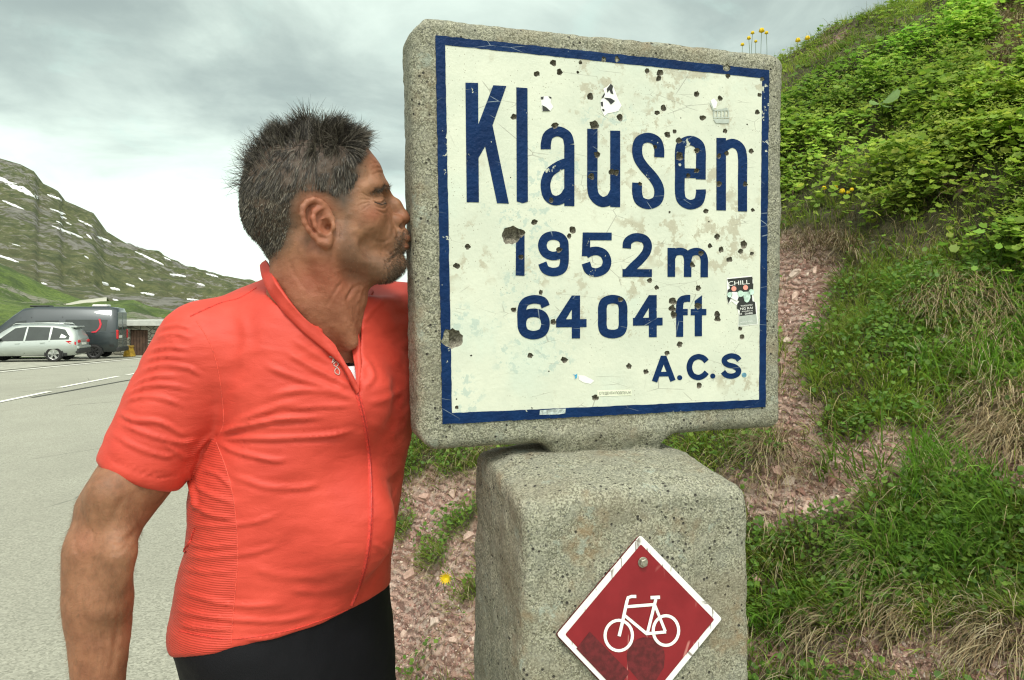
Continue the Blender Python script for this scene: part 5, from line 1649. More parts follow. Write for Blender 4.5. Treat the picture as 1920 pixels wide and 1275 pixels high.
# fine arm hair
arF = (apx < 270) & (apy > 930) & (apy < 1300) & (AN[:, 1] < .4)
ka = rng.choice(np.where(arF)[0], 2200)
strands(AV[ka], AN[ka], AN[ka]*.5 + np.array([-.2, 0, -.9]) + rng.normal(0, .3, (2200, 3)), rng.uniform(.006, .013, 2200), np.full(2200, .00010), 3, np.zeros((2200, 3)), M_HAIR, 'arm_hair', np.tile([.17, .10, .05], (2200, 1)), MAN)
# ================================================================ mountain, far slopes
def mat_mountain():
    m = NT('mountain_grass_and_rock')
    g = m.n('ShaderNodeNewGeometry')
    sp = m.n('ShaderNodeSeparateXYZ'); m.t.links.new(g.outputs['Normal'], sp.inputs[0])
    n1 = m.noise(0.016, 8, 0.72); n2 = m.noise(0.08, 7, 0.72); n3 = m.noise(0.005, 4, 0.6)
    gr = m.mix(m.ss(n2, .35, .65), (0.052, 0.070, 0.026), (0.135, 0.145, 0.058))
    gr = m.mix(m.ss(n1, .45, .7, 0, .7), gr, (0.125, 0.105, 0.055))
    rk = m.mix(m.ss(n2, .3, .7), (0.07, 0.070, 0.058), (0.25, 0.245, 0.21))
    col = m.attr()
    f = m.math('ADD', m.math('MULTIPLY', m.chan(col, 0), 0.44), m.math('MULTIPLY', m.math('SUBTRACT', n1, 0.5), 2.6))
    f = m.math('ADD', f, m.math('MULTIPLY', m.math('SUBTRACT', n2, 0.5), 2.7))
    c = m.mix(m.ss(f, 0.22, 0.42), gr, rk)
    m.set(Base_Color=c, Roughness=1.0)
    m.bump(m.math('ADD', n1, m.math('MULTIPLY', n2, .6)), 1.0, 9.0)
    return m.m
RID = [(-3400, 420), (-2400, 250), (-1500, 310), (-700, 240), (-300, 215), (-60, 275), (0, 297), (38, 308), (66, 322), (72, 340), (98, 352), (112, 360), (116, 374), (150, 388), (176, 400), (196, 432), (235, 455), (290, 476), (340, 496), (400, 514), (470, 526), (560, 548), (700, 574), (900, 590), (1150, 600)]
nc, nt = 400, 140
cpxs = np.concatenate([np.linspace(-3400, -330, 60), np.linspace(-300, 1100, nc-60)])
rpy = np.interp(cpxs, [r[0] for r in RID], [r[1] for r in RID])
t = np.linspace(0, 1, nt)
dep = 240 + 1260*t**1.25
PX, TT = np.meshgrid(cpxs, t, indexing='ij'); DD = np.meshgrid(cpxs, dep, indexing='ij')[1]
RP = rpy[:, None]
prof = TT**0.82
PY = 606 + (RP - 606)*prof
X = (PX-CX)/FPX*DD; Zm = CAMZ - (PY-HY)/FPX*DD
pp = np.stack([X, DD, Zm*0], -1)
fade = np.sin(np.pi*np.clip(TT, 0, 1))**.6
rough = fbm(pp, 1/160., 6, 3.0, .55)
ridged = 1-np.abs(fbm(pp*np.array([1, 1.6, 1]), 1/90., 5, 7.0, .55))
Zm = Zm + fade*(rough*20*(.3+TT) + ridged*10*(.2+TT)) - fade*6
cl = sstep(PX, 120, 0)*sstep(TT, .80, .93)
Zm += (fbm(pp, 1/22., 4, 1.0)*6)*sstep(TT, .5, 1)*(1-.9*sstep(TT, .97, 1)) * .8
rockm = np.clip(.10 + .8*cl + .5*sstep(rough, .1, .6) + .35*sstep(PX, 250, 420)*sstep(TT, .5, .1), 0, 1)
V = np.stack([X, DD, Zm], -1)
# far side of the ridge drops away
bk = V[:, -1:].copy(); bk[..., 1] += 400; bk[..., 2] -= 260
V = np.concatenate([V, bk], 1); rockm = np.concatenate([rockm, rockm[:, -1:]], 1)
I = np.arange(nc*(nt+1)).reshape(nc, nt+1)
Fq = np.stack([I[:-1, :-1], I[1:, :-1], I[1:, 1:], I[:-1, 1:]], -1).reshape(-1, 4)
Vm = V.reshape(-1, 3)
MT = bpy.data.objects.new('mountain', make_mesh('mountain', Vm, Fq)); COL.objects.link(MT)
add_col(MT.data, rockm.ravel()); MT.data.materials.append(mat_mountain()); MT['kind'] = 'structure'
mbvh = BVHTree.FromPolygons([tuple(v) for v in Vm], [tuple(int(i) for i in f) for f in Fq])
M_SNOW = plain('old_snow', (0.78, 0.80, 0.80), 0.7, var=0.08, scale=0.05)
SNOW = [(-30, 130, 190, 238, 26), (10, 253, 118, 298, 9), (235, 225, 305, 250, 11), (248, 294, 326, 322, 6), (300, 331, 332, 344, 5), (280, 357, 306, 368, 5), (325, 360, 356, 375, 5), (258, 380, 412, 438, 8), (388, 350, 460, 384, 7), (478, 382, 545, 398, 8), (430, 422, 456, 443, 10), (482, 432, 552, 460, 8), (580, 442, 608, 453, 5), (614, 442, 646, 456, 5), (672, 508, 815, 574, 9), (706, 488, 768, 524, 4), (744, 487, 790, 507, 6), (816, 538, 850, 552, 6), (845, 620, 925, 632, 9), (925, 573, 952, 584, 6), (1026, 618, 1086, 634, 7), (980, 666, 1020, 676, 7), (-20, 522, 92, 560, 9), (205, 664, 236, 672, 7), (508, 660, 538, 668, 6), (548, 688, 596, 697, 8), (626, 668, 670, 681, 6), (700, 713, 768, 722, 8), (930, 744, 996, 754, 9), (210, 696, 250, 700, 6), (60, 470, 100, 480, 3), (420, 530, 440, 540, 4), (690, 640, 712, 652, 6), (560, 745, 590, 752, 5)]
for (x0, y0, x1, y1, th) in SNOW:
    n = 12; rowsV = []
    for i in range(n+1):
        u = i/n; w = th*math.sin(math.pi*min(max(u, .02), .98))**.45
        wv = rng.uniform(-.22, .22, 2)*th
        cx_ = x0+(x1-x0)*u; cy_ = y0+(y1-y0)*u + wv[0]*.5
        row = []
        for k in range(4):
            a = (k/3-.5)*1.0*w*(1+.35*rng.uniform(-1, 1))
            px, py = (cx_)/2.656, 280+(cy_+a)/2.656
            d = Vector(P(px, py, 1.0)) - CAMV; d.normalize()
            l, nn, _, _ = mbvh.ray_cast(CAMV, d)
            row.append(None if l is None else np.array(l - d*4.0))
        rowsV.append(row)
    if any(q is None for r in rowsV for q in r): continue
    V = np.array(rowsV).reshape(-1, 3); V = np.concatenate([V, V + np.array([0, 3., -3.])])
    I = np.arange((n+1)*4).reshape(n+1, 4); Fq = np.stack([I[:-1, :-1], I[1:, :-1], I[1:, 1:], I[:-1, 1:]], -1).reshape(-1, 4)
    rim = [[a, b, b+(n+1)*4, a+(n+1)*4] for L in (list(I[:, 0]), list(I[:, -1]), list(I[0]), list(I[-1])) for a, b in zip(L[:-1], L[1:])]
    me = make_mesh('snow_patch', V, np.concatenate([Fq, np.array(rim)]))
    obj('snow_patch', me, M_SNOW, MT)

def slope(name, ridge, d0, d1, py0, amp, mat, nc=200, nt=60, freq=1/18., seed=0.0):
    xs = np.linspace(ridge[0][0], ridge[-1][0], nc); rp = np.interp(xs, [r[0] for r in ridge], [r[1] for r in ridge])
    t = np.linspace(0, 1, nt); PX, TT = np.meshgrid(xs, t, indexing='ij'); D = d0+(d1-d0)*TT
    PY = py0 + (rp[:, None]-py0)*TT**.9
    V = np.stack([(PX-CX)/FPX*D, D, CAMZ-(PY-HY)/FPX*D], -1)
    V[..., 2] += fbm(V*np.array([1, 1, 0]), freq, 5, seed)*amp*np.sin(np.pi*np.clip(TT*.93+.0, 0, 1))**.5
    bk = V[:, -1:].copy(); bk[..., 1] += 30; bk[..., 2] -= 25
    V = np.concatenate([V, bk], 1)
    I = np.arange(nc*(nt+1)).reshape(nc, nt+1); Fq = np.stack([I[:-1, :-1], I[1:, :-1], I[1:, 1:], I[:-1, 1:]], -1).reshape(-1, 4)
    return obj(name, make_mesh(name, V.reshape(-1, 3), Fq), mat, kind='structure')
M_MEAD = NT('alpine_meadow'); _a = M_MEAD.noise(.09, 7, .7); _b = M_MEAD.noise(.9, 6, .7); _c = M_MEAD.noise(.04, 5, .6)
_col = M_MEAD.mix(M_MEAD.ss(_b, .3, .7), (0.065, 0.115, 0.018), (0.155, 0.215, 0.045))
_col = M_MEAD.mix(M_MEAD.ss(_a, .42, .62, 0, .75), _col, (0.035, 0.060, 0.016))
_col = M_MEAD.mix(M_MEAD.ss(M_MEAD.math('ADD', _c, M_MEAD.math('MULTIPLY', _b, .4)), .74, .84), _col, (0.22, 0.21, 0.17))
M_MEAD.set(Base_Color=_col, Roughness=1.0); M_MEAD.bump(M_MEAD.math('ADD', _a, M_MEAD.math('MULTIPLY', _b, .5)), 1.0, 1.2); M_MEAD = M_MEAD.m
slope('hillside', [(-1900, 520), (-900, 440), (-420, 430), (-100, 470), (0, 504), (40, 521), (90, 541), (150, 556), (210, 566), (270, 588), (330, 600), (420, 612)], 52, 190, 640, 3.0, M_MEAD, seed=3.0)
slope('meadow', [(60, 586), (150, 574), (205, 567), (250, 560), (290, 575), (340, 585), (500, 592), (700, 590), (1000, 596)], 48, 110, 640, 1.2, M_MEAD, freq=1/9., seed=9.0)
slope('path', [(124, 569.5), (150, 563), (200, 557)], 118, 121, 571.5, 0.0, plain('pale_gravel', (.42, .42, .34), .9), nc=20, nt=4)

obj('terrain', make_mesh('terrain', TERRAIN_V, TERRAIN_F), M_MEAD, kind='structure')
# verge and parking ground beyond the road
def sheet(name, pts, lift, mat, kind='structure', parent=None):
    p = np.array(pts, float); V = np.stack([p[:, 0], p[:, 1], ground_z(p[:, 1]) + lift], 1)
    me = make_mesh(name, V, np.array([list(range(len(p)))]), False)
    return obj(name, me, mat, parent, kind=kind if parent is None else None)
# the nearest lane edge line and the dashed centre line, as thin sheets on the road
def gpt(px, py):
    d = CAMZ/((py-HY)/FPX - GS); return np.array([(px-CX)/FPX*d, d])
M_GRAV = plain('pale_parking_gravel', (.33, .33, .27), .95, scale=3, var=.25)
eA, eB = gpt(0, 698), gpt(200, 678.5)
def line(name, a, b, w, lift, mat=M_MARK):
    d = (b-a)/np.linalg.norm(b-a); nn = np.array([-d[1], d[0]])*w/2
    n = 6; P2 = [a+(b-a)*i/n for i in range(n+1)]
    V = np.array([[*(q+s*nn), 0] for q in P2 for s in (-1, 1)]); V[:, 2] = ground_z(V[:, 1]) + lift + .010
    F = np.array([[2*i, 2*i+1, 2*i+3, 2*i+2] for i in range(n)])
    F = F[:, ::-1] if np.cross(V[F[0, 1]]-V[F[0, 0]], V[F[0, 2]]-V[F[0, 0]])[2] < 0 else F
    return obj(name, make_mesh(name, V, F, False), mat, kind='structure')
dl = (eB-eA)/np.linalg.norm(eB-eA)
line('lane_line', eA-dl*8, eB+dl*14, .17, .004)
line('lane_line', gpt(-170, 790), gpt(92, 735), .155, .004)
line('lane_line', gpt(111, 727.5), gpt(222, 706), .155, .004)
line('lane_line', gpt(238, 703.5), gpt(330, 688), .155, .004)
line('lane_line', gpt(345, 686), gpt(420, 676), .155, .004)
M_TAR = plain('tar_seam', (.085, .088, .075), .8, scale=6, var=.3)
line('tar_seam', gpt(60, 746), gpt(330, 697), .10, .002, M_TAR)
pn2 = np.array([-dl[1], dl[0]])
pn2 = pn2 if pn2[0] < 0 else -pn2
q0, q1 = eA-dl*15+pn2*.5, eB+dl*30+pn2*.5
sheet('parking_area', [q0+pn2*60, q0, q1, q1+pn2*60][::(-1 if np.cross(q0-(q0+pn2*60), q1-q0) < 0 else 1)], .018, M_GRAV)
# grass strip behind the vehicles
sheet('grass_verge', [(-60, 39.0), (-14.5, 44.5), (-10, 60), (-70, 60)], .05, M_MEAD)
sheet('grass_verge', [(-26.4, 36.6), (-22.2, 37.4), (-22.4, 38.8), (-27, 38.3)], .04, M_MEAD)

# ---- parked vehicles ---------------------------------------------------------------
def car_paint(name, c, metal=.5, rough=.28):
    m = NT(name); n = m.noise(3, 4)
    m.set(Base_Color=m.mix(n, c, tuple(k*.88 for k in c)), Metallic=metal, Roughness=rough)
    m.b.inputs['Coat Weight'].default_value = .6
    return m.m
M_SILV = car_paint('silver_car_paint', (.48, .53, .50)); M_DGREY = car_paint('anthracite_van_paint', (.038, .050, .055), .3, .32)
M_GLASS = plain('dark_car_glass', (.035, .045, .042), .08, scale=2); M_TYRE = plain('tyre_rubber', (.018, .018, .018), .85, scale=30)
M_RIM = plain('alloy_rim', (.55, .56, .54), .3, metal=.8, scale=20); M_RIMD = plain('dark_rim', (.10, .10, .10), .35, metal=.7, scale=20)
M_TRIM = plain('black_plastic_trim', (.022, .023, .023), .6, scale=20); M_LAMP = plain('red_tail_lamp', (.50, .015, .02), .25, scale=20)
M_CLEAR = plain('clear_lamp', (.7, .7, .68), .2, scale=20); M_REDS = plain('red_stripe', (.55, .02, .04), .4, scale=20)
M_PLATE = plain('number_plate', (.75, .75, .70), .4, scale=20)
class Car:
    """stations along x (forward): z of sill, belt, top and half widths at those heights"""
    def __init__(s, root, st): s.r = root; s.st = np.array(st, float)
    def sec(s, x):
        S = s.st; return [np.interp(x, S[:, 0], S[:, k]) for k in range(1, 7)]
    def body(s, mat):
        xs = s.st[:, 0]; V = []; K = 7
        for x in xs:
            z0, zb, zt, w0, wb, wt = s.sec(x)
            half = [(w0*.55, z0), (w0, z0+.03), (wb+.015, z0*.5+zb*.5), (wb, zb), (wt+(wb-wt)*.12, zb+(zt-zb)*.88), (wt*.80, zt), (wt*.3, zt+.015*(wt > .3))]
            for y, z in half: V.append((x, y, z))
            for y, z in half[::-1]: V.append((x, -y, z))
        V = np.array(V); n = len(xs); k = 14; F = []
        for i in range(n-1):
            for j in range(k): F.append([i*k+j, i*k+(j+1) % k, (i+1)*k+(j+1) % k, (i+1)*k+j])
        caps = [list(range(k))[::-1], [(n-1)*k+j for j in range(k)]]
        me = make_mesh('body', V, [np.array(F)] + [np.array([c]) for c in caps])
        return obj('body', me, mat, s.r)
    def side(s, name, poly, mat, off=.012, both=True):
        """poly in (x, t): t 0 at belt .. 1 at roof, t<0 fraction down to the sill"""
        for sg in ((1, -1) if both else (1,)):
            V = []
            for x, tt in poly:
                z0, zb, zt, w0, wb, wt = s.sec(x)
                if tt >= 0: z = zb+(zt-zb)*.88*tt; y = wb+(wt+(wb-wt)*.12-wb)*tt
                else: z = zb+(zb-z0)*tt; u = -tt; y = wb+(.015*min(u*2, 1)) + (w0-wb-.015)*max(0, u*2-1)
                V.append((x, sg*(y+off), z))
            V = np.array(V); c = V.mean(0); V2 = np.concatenate([V, V-np.array([0, sg*.02, 0])]); n = len(V)
            F = [[i, (i+1) % n, n+(i+1) % n, n+i] for i in range(n)]
            me = make_mesh(name, V2, [np.array([list(range(n))]), np.array(F)], False); obj(name, me, mat, s.r)
    def wheel(s, x, y, r, w, rim, spokes=6):
        sg = 1 if y > 0 else -1
        wh = bpy.data.objects.new('wheel', None); COL.objects.link(wh); wh.parent = s.r; wh.location = (x, y, r); wh.empty_display_size = .1
        def lat(prof, n=26):
            V = []; 
            for yy, rr in prof:
                t = np.linspace(0, 2*np.pi, n, endpoint=False); V.append(np.stack([rr*np.cos(t), np.full(n, yy*sg), rr*np.sin(t)], 1))
            F = [[i*n+k, i*n+(k+1) % n, (i+1)*n+(k+1) % n, (i+1)*n+k] for i in range(len(prof)-1) for k in range(n)]
            return np.concatenate(V), np.array(F)
        V, F = lat([(-w/2, r*.5), (-w/2, r*.9), (-w*.35, r), (w*.35, r), (w/2, r*.92), (w/2, r*.68), (w*.42, r*.66), (w*.2, r*.64), (w*.2, .001)])
        obj('tyre', make_mesh('tyre', V, F), M_TYRE, wh)
        mb = MB(); V, F = lat([(w*.44, r*.68), (w*.5, r*.66), (w*.44, r*.61)]); mb.add(V, F)
        for k in range(spokes):
            a = 2*math.pi*k/spokes + .3
            for da in (-.10, .10):
                d = np.array([math.cos(a+da), 0, math.sin(a+da)]); q = np.array([-d[2], 0, d[0]])
                p0, p1 = d*r*.08, d*r*.64; y0 = np.array([0, w*.46*sg, 0])
                V = np.array([p0-q*.02+y0, p0+q*.02+y0, p1+q*.022+y0, p1-q*.022+y0, p0-q*.02, p0+q*.02, p1+q*.022, p1-q*.022]); mb.add(V, np.array([[0, 1, 2, 3], [0, 4, 5, 1], [2, 6, 7, 3], [1, 5, 6, 2], [3, 7, 4, 0]]))
        V, F = mb.get(); obj('rim', make_mesh('rim', V, F, False), rim, wh)
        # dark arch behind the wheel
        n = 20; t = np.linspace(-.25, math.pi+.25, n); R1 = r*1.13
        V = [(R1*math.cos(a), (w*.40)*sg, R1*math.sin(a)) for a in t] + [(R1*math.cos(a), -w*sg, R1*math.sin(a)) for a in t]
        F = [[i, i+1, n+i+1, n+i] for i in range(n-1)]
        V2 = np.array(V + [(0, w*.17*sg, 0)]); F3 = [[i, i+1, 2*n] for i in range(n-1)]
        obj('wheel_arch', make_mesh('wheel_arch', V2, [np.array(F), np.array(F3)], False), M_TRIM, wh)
def piece(name, lo, hi, b, mat, root):
    V, F = bevbox(lo, hi, b); return obj(name, make_mesh(name, V, F, False), mat, root)
def place(name, near_px, near_py, d, head, off, label, cat):
    """root so that local point off lies on the ground seen at near_px at distance d"""
    a = math.atan2(head[1], head[0]); c, s = math.cos(a), math.sin(a)
    w = np.array([(near_px-CX)/FPX*d, d]); o = w - np.array([c*off[0]-s*off[1], s*off[0]+c*off[1]])
    r = empty(name, (o[0], o[1], ground_z(o[1]) + .018), label, cat, rz=a)
    return r
r = place('parked_car', 102, 679, 33.5, (-.975, -.22), (-1.32, .80), 'silver estate car with roof rails parked in front of the dark camper van', 'car')
c = Car(r, [(-2.27, .50, .86, 1.02, .60, .72, .70), (-2.24, .34, .90, 1.10, .74, .84, .72), (-2.10, .28, .95, 1.42, .80, .88, .62), (-1.85, .26, .97, 1.60, .84, .89, .60), (-1.3, .26, .97, 1.68, .86, .90, .61), (-.6, .26, .95, 1.70, .86, .90, .62), (.1, .26, .93, 1.69, .86, .90, .62), (.45, .26, .92, 1.62, .86, .90, .62), (.80, .26, .91, 1.40, .86, .90, .66), (1.15, .26, .90, 1.12, .86, .90, .72), (1.35, .27, .89, 1.00, .86, .89, .74), (1.8, .30, .84, .95, .82, .86, .72), (2.10, .34, .74, .84, .74, .78, .66), (2.25, .42, .64, .70, .60, .66, .56)])
c.body(M_SILV)
c.side('window', [(-1.92, .08), (-1.95, .40), (-1.72, .84), (-1.22, .93), (-1.18, .04)], M_GLASS)
c.side('window', [(-1.10, .04), (-1.13, .93), (-.25, .96), (-.18, .03)], M_GLASS)
c.side('window', [(-.10, .03), (-.17, .96), (.28, .92), (.62, .62), (.96, .10)], M_GLASS)
c.side('sill_trim', [(-1.85, -.82), (-1.85, -1.0), (1.7, -1.0), (1.7, -.82)], M_TRIM)
for x in (-1.14, -.14, .98): c.side('door_gap', [(x-.008, -.02), (x+.008, -.02), (x+.008, -.82), (x-.008, -.82)], M_TRIM, off=.004)
for x in (-.95, .05): c.side('door_handle', [(x, -.10), (x+.18, -.10), (x+.18, -.16), (x, -.16)], M_SILV, off=.03)
c.side('tail_lamp', [(-2.22, -.02), (-2.22, -.26), (-1.98, -.22), (-1.80, -.06), (-1.95, -.02)], M_LAMP, off=.010)
for sy in (-1, 1):
    piece('tail_lamp', (-2.31, sy*.62-.13, .84), (-2.20, sy*.62+.13, .98), .03, M_LAMP, r)
    V, F = tube([(-1.7, sy*.60, 1.655), (-1.6, sy*.60, 1.72), (-.6, sy*.61, 1.745), (.3, sy*.60, 1.72), (.42, sy*.60, 1.65)], .022, 6)
    obj('roof_rail', make_mesh('roof_rail', V, F), M_SILV, r)
    piece('mirror', (.78, sy*.98-.09, .95), (.95, sy*.98+.09, 1.10), .03, M_TRIM, r)
    for x in (-1.32, 1.32): c.wheel(x, sy*.80, .345, .22, M_RIM, 5)
V = np.array([(-2.20, -.60, 1.06), (-2.20, .60, 1.06), (-1.98, .50, 1.52), (-1.98, -.50, 1.52)]); V[:, 0] -= .03
obj('rear_window', make_mesh('rear_window', V, np.array([[0, 3, 2, 1]]), False), M_GLASS, r)
piece('roof_spoiler', (-2.16, -.52, 1.53), (-1.80, .52, 1.60), .02, M_SILV, r)
piece('rear_bumper', (-2.36, -.80, .36), (-2.14, .80, .58), .05, M_TRIM, r)
piece('bumper_skin', (-2.34, -.84, .56), (-2.10, .84, .70), .05, M_SILV, r)
piece('number_plate', (-2.30, -.26, .74), (-2.27, .26, .85), .004, M_PLATE, r)

r = place('camper_van', 177, 676, 36.6, (-.970, -.243), (-2.02, .92), 'dark grey high-roofed camper van with a red side stripe parked behind the silver car', 'van')
c = Car(r, [(-3.05, .42, 1.30, 2.36, .86, .93, .76), (-3.00, .34, 1.32, 2.48, .92, .99, .78), (-2.7, .32, 1.32, 2.54, .95, 1.0, .80), (-1, .32, 1.32, 2.56, .95, 1.0, .80), (.6, .32, 1.32, 2.55, .95, 1.0, .80), (1.15, .32, 1.30, 2.46, .95, 1.0, .80), (1.6, .32, 1.28, 2.12, .95, .99, .78), (2.15, .32, 1.22, 1.62, .93, .97, .80), (2.45, .32, 1.12, 1.30, .92, .95, .82), (2.85, .34, .92, 1.02, .86, .90, .72), (2.98, .42, .72, .80, .72, .76, .6)])
c.body(M_DGREY)
c.side('side_window', [(-2.55, .06), (-2.60, .56), (-.75, .56), (-.75, .06)], M_GLASS)
c.side('side_window', [(-.45, .10), (-.45, .52), (.55, .52), (.55, .10)], M_GLASS)
c.side('cab_window', [(.95, .04), (.95, .56), (1.35, .62), (1.75, .50), (2.25, .06)], M_GLASS)
c.side('side_trim', [(-2.9, -.62), (-2.9, -.74), (2.6, -.74), (2.6, -.62)], M_TRIM)
c.side('red_stripe', [(-2.20, .60), (-2.28, .60), (-2.36, .36), (-2.30, .16), (-2.12, -.02), (-1.92, -.03), (-1.92, .02), (-2.10, .05), (-2.22, .18), (-2.27, .36)], M_REDS, off=.035, both=False)
for z in (.72, -.04): c.side('body_crease', [(-2.95, z), (-2.95, z+.02), (1.2, z+.02), (1.2, z)], M_TRIM, off=.006)
for x in (-.62, .72): c.side('door_gap', [(x-.012, .70), (x+.012, .70), (x+.012, -.80), (x-.012, -.80)], M_TRIM, off=.006)
for sy in (-1, 1):
    piece('tail_lamp', (-3.09, sy*.90-.08, .98), (-2.98, sy*.90+.08, 1.42), .02, M_LAMP, r)
    c.wheel(-2.02, sy*.92, .345, .23, M_RIMD, 7); c.wheel(2.02, sy*.92, .345, .23, M_RIMD, 7)
    V = np.array([(-3.07, sy*.12, 1.42), (-3.07, sy*.72, 1.42), (-3.04, sy*.66, 2.14), (-3.04, sy*.12, 2.14)])
    obj('rear_window', make_mesh('rear_window', V, np.array([[0, 1, 2, 3]]), False), M_GLASS, r)
    piece('rear_door', (-3.058, min(sy*.03, sy*.84), .52), (-3.02, max(sy*.03, sy*.84), 2.30), .01, car_paint('van_rear_paint', (.10, .125, .13), .4, .25) if sy < 0 else bpy.data.materials['van_rear_paint'], r)
piece('rear_bumper', (-3.14, -.94, .34), (-2.96, .94, .56), .04, M_TRIM, r)
piece('number_plate', (-3.09, .18, 1.02), (-3.06, .70, 1.14), .004, M_PLATE, r)
piece('roof_hatch', (-2.45, -.35, 2.56), (-1.75, .35, 2.68), .04, M_CLEAR, r)
piece('roof_hatch', (.15, -.35, 2.55), (1.0, .35, 2.63), .03, M_TRIM, r)

# ---- stone garage behind the van ------------------------------------------------------
gy0 = 41.0; gz0 = ground_z(gy0)
def gx_(px, d=gy0): return (px-CX)/FPX*d
BLD = empty('stone_garage', (gx_(285), gy0, gz0), 'low rubble stone garage with flat concrete roof and brown wooden door behind the van', 'building')
M_RUB = NT('rubble_masonry'); _v = M_RUB.vor(2.6, vec=M_RUB.coords((1, 1, 1.7)), feature='DISTANCE_TO_EDGE'); _cc = M_RUB.chan(M_RUB.vor(2.6, vec=M_RUB.coords((1, 1, 1.7)), out=1), 0)
M_RUB.set(Base_Color=M_RUB.mix(M_RUB.ss(_v, .02, .08), (.10, .10, .08), M_RUB.mix(_cc, (.17, .165, .13), (.33, .32, .26))), Roughness=.95); M_RUB.bump(M_RUB.ss(_v, 0, .12), .8, .05); M_RUB = M_RUB.m
def bpart(name, lo, hi, b, mat):
    V, F = bevbox(lo, hi, b); return part(name, V, F, mat, BLD, smooth=False)
xd0, xd1 = gx_(243), gx_(277); zr = CAMZ-(611-HY)/FPX*gy0
bpart('wall', (gx_(200), gy0, gz0-.2), (xd0, gy0+.4, zr), .01, M_RUB)
bpart('wall', (xd1, gy0, gz0-.2), (gx_(420), gy0+.4, zr), .01, M_RUB)
bpart('wall', (xd0+.001, gy0+.01, gz0+1.42), (xd1-.001, gy0+.39, zr-.002), .005, M_RUB)
bpart('wall', (gx_(200), gy0+4.6, gz0-.2), (gx_(420), gy0+5, zr), .01, M_RUB)
bpart('wall', (gx_(200)+.002, gy0+.402, gz0-.2), (gx_(200)+.4, gy0+4.598, zr), .01, M_RUB)
bpart('wall', (gx_(420)-.4, gy0+.402, gz0-.2), (gx_(420)-.002, gy0+4.598, zr), .01, M_RUB)
bpart('roof', (gx_(200)-.3, gy0-.35, zr+.002), (gx_(420)+.3, gy0+5.3, zr+.32), .02, plain('pale_concrete_roof', (.46, .48, .44), .9, scale=2))
dw = (xd1-xd0)/6
M_WD = plain('brown_door_boards', (.085, .048, .030), .8, scale=5, var=.3)
for i in range(6): bpart('door_board', (xd0+i*dw+.01, gy0+.12, gz0), (xd0+(i+1)*dw-.01, gy0+.16, gz0+1.41), .005, M_WD)
GB = empty('grit_bin', (gx_(243, 39.4), 39.4, ground_z(39.4)), 'small ochre yellow grit bin standing beside the brown garage door', 'bin')
V, F = bevbox((gx_(235, 39.4), 39.1, ground_z(39.4)), (gx_(252, 39.4), 39.6, ground_z(39.4)+.52), .05); V[V[:, 2] > ground_z(39.4)+.4, 0] = V[V[:, 2] > ground_z(39.4)+.4, 0]*.5+gx_(243, 39.4)*.5
part('bin_body', V, F, plain('ochre_plastic', (.48, .29, .03), .6, scale=6, var=.3), GB, smooth=False)
V, F = bevbox((gx_(238, 39.4), 39.15, ground_z(39.4)+.522), (gx_(250, 39.4), 39.55, ground_z(39.4)+.60), .03); part('bin_lid', V, F, plain('ochre_lid', (.40, .24, .03), .6), GB, smooth=False)
# ================================================================ the bank beside the road
def gprof(s):
    return np.interp(s, [-5, 1.18, 1.35, 1.6, 1.93, 2.7, 4.0, 5.2, 7.0, 12], [-.25, -.06, .04, .28, .66, 1.42, 2.55, 3.5, 4.2, 4.6])
def smin_(a, b, k):
    h = np.clip(.5+.5*(b-a)/k, 0, 1); return b*(1-h)+a*h-k*h*(1-h)
def bank(x, y, detail=True):
    s = .71*x + .70*y
    z = gprof(s)
    c1 = CAMZ + .592*x + .140*y - .03 - .16*np.maximum(y-5.4, 0) 
    z = smin_(z, c1, .25)
    z = smin_(z, 2.0*(x + .2*np.minimum(y, 4.5) + .46), .3)
    if detail:
        p = np.stack([x, y, z*0], -1)
        a = sstep(z, -.05, .25)
        z = z + a*(.10*fbm(p, 1.3, 3, 5.0) + .05*fbm(p, 4.2, 3, 1.0) + .018*noise3(p, 12, 3.0))
    return z
bx_ = np.concatenate([np.arange(-1.5, 3.2, .023), np.arange(3.2, 7.5, .07)]); by_ = np.concatenate([np.arange(1.25, 4.2, .021), np.arange(4.2, 9.5, .045)])
BX, BY = np.meshgrid(bx_, by_, indexing='ij'); BZ = bank(BX, BY)
# keep clear of the post foot
SOIL = [(1500,500,62,30),(1500,600,45,60),(1484,720,22,80),(1535,560,30,20),(1590,882,175,50),(1480,920,90,55),(1620,840,110,30),(1440,960,50,60),(1540,945,100,55),(1850,850,85,45),(1900,885,50,28),(1440,1112,30,22),(1480,1230,110,55),(1700,1232,190,62),(1850,1225,90,45),(1755,340,38,20),(1484,790,46,50),
        (820,1000,100,70),(800,1130,100,110),(870,1230,60,80),(780,1240,70,60),(850,1080,60,80),(820,940,80,35)]
DRY = [(1880,120,38,60),(1900,290,25,34),(1560,462,70,14),(1800,560,115,40),(1870,610,50,40),(1620,1060,36,30),(1690,1150,80,34),(1840,1190,55,34),(1440,850,45,35),(1890,790,50,50),(1530,1180,60,40),(1500,870,50,20),(1900,90,45,70),(1875,170,30,30)]
GREEN = [(1590,545,55,30),(1630,690,120,60),(1750,640,150,90),(1900,560,120,80),(1850,720,110,60),(1630,1010,115,40),(1740,960,110,60),(1840,1000,90,80),(1470,1060,60,45),(1440,1150,45,50),(1530,1110,90,60),(1700,1060,160,60),(1850,1100,90,50),(830,860,90,38),(770,885,50,24),(812,1040,26,26),(855,1115,30,18),(880,1110,18,14),(775,1260,30,25),(755,985,25,22),(850,985,25,14),(810,1225,22,12),(1600,800,60,30),(1700,790,110,30),(1530,640,24,24)]
def blobs(L, px, py):
    r = np.zeros_like(px)
    for cx_, cy_, rx, ry in L: r = np.maximum(r, np.exp(-(((px-cx_)/rx)**2 + ((py-cy_)/ry)**2)*.9))
    return r
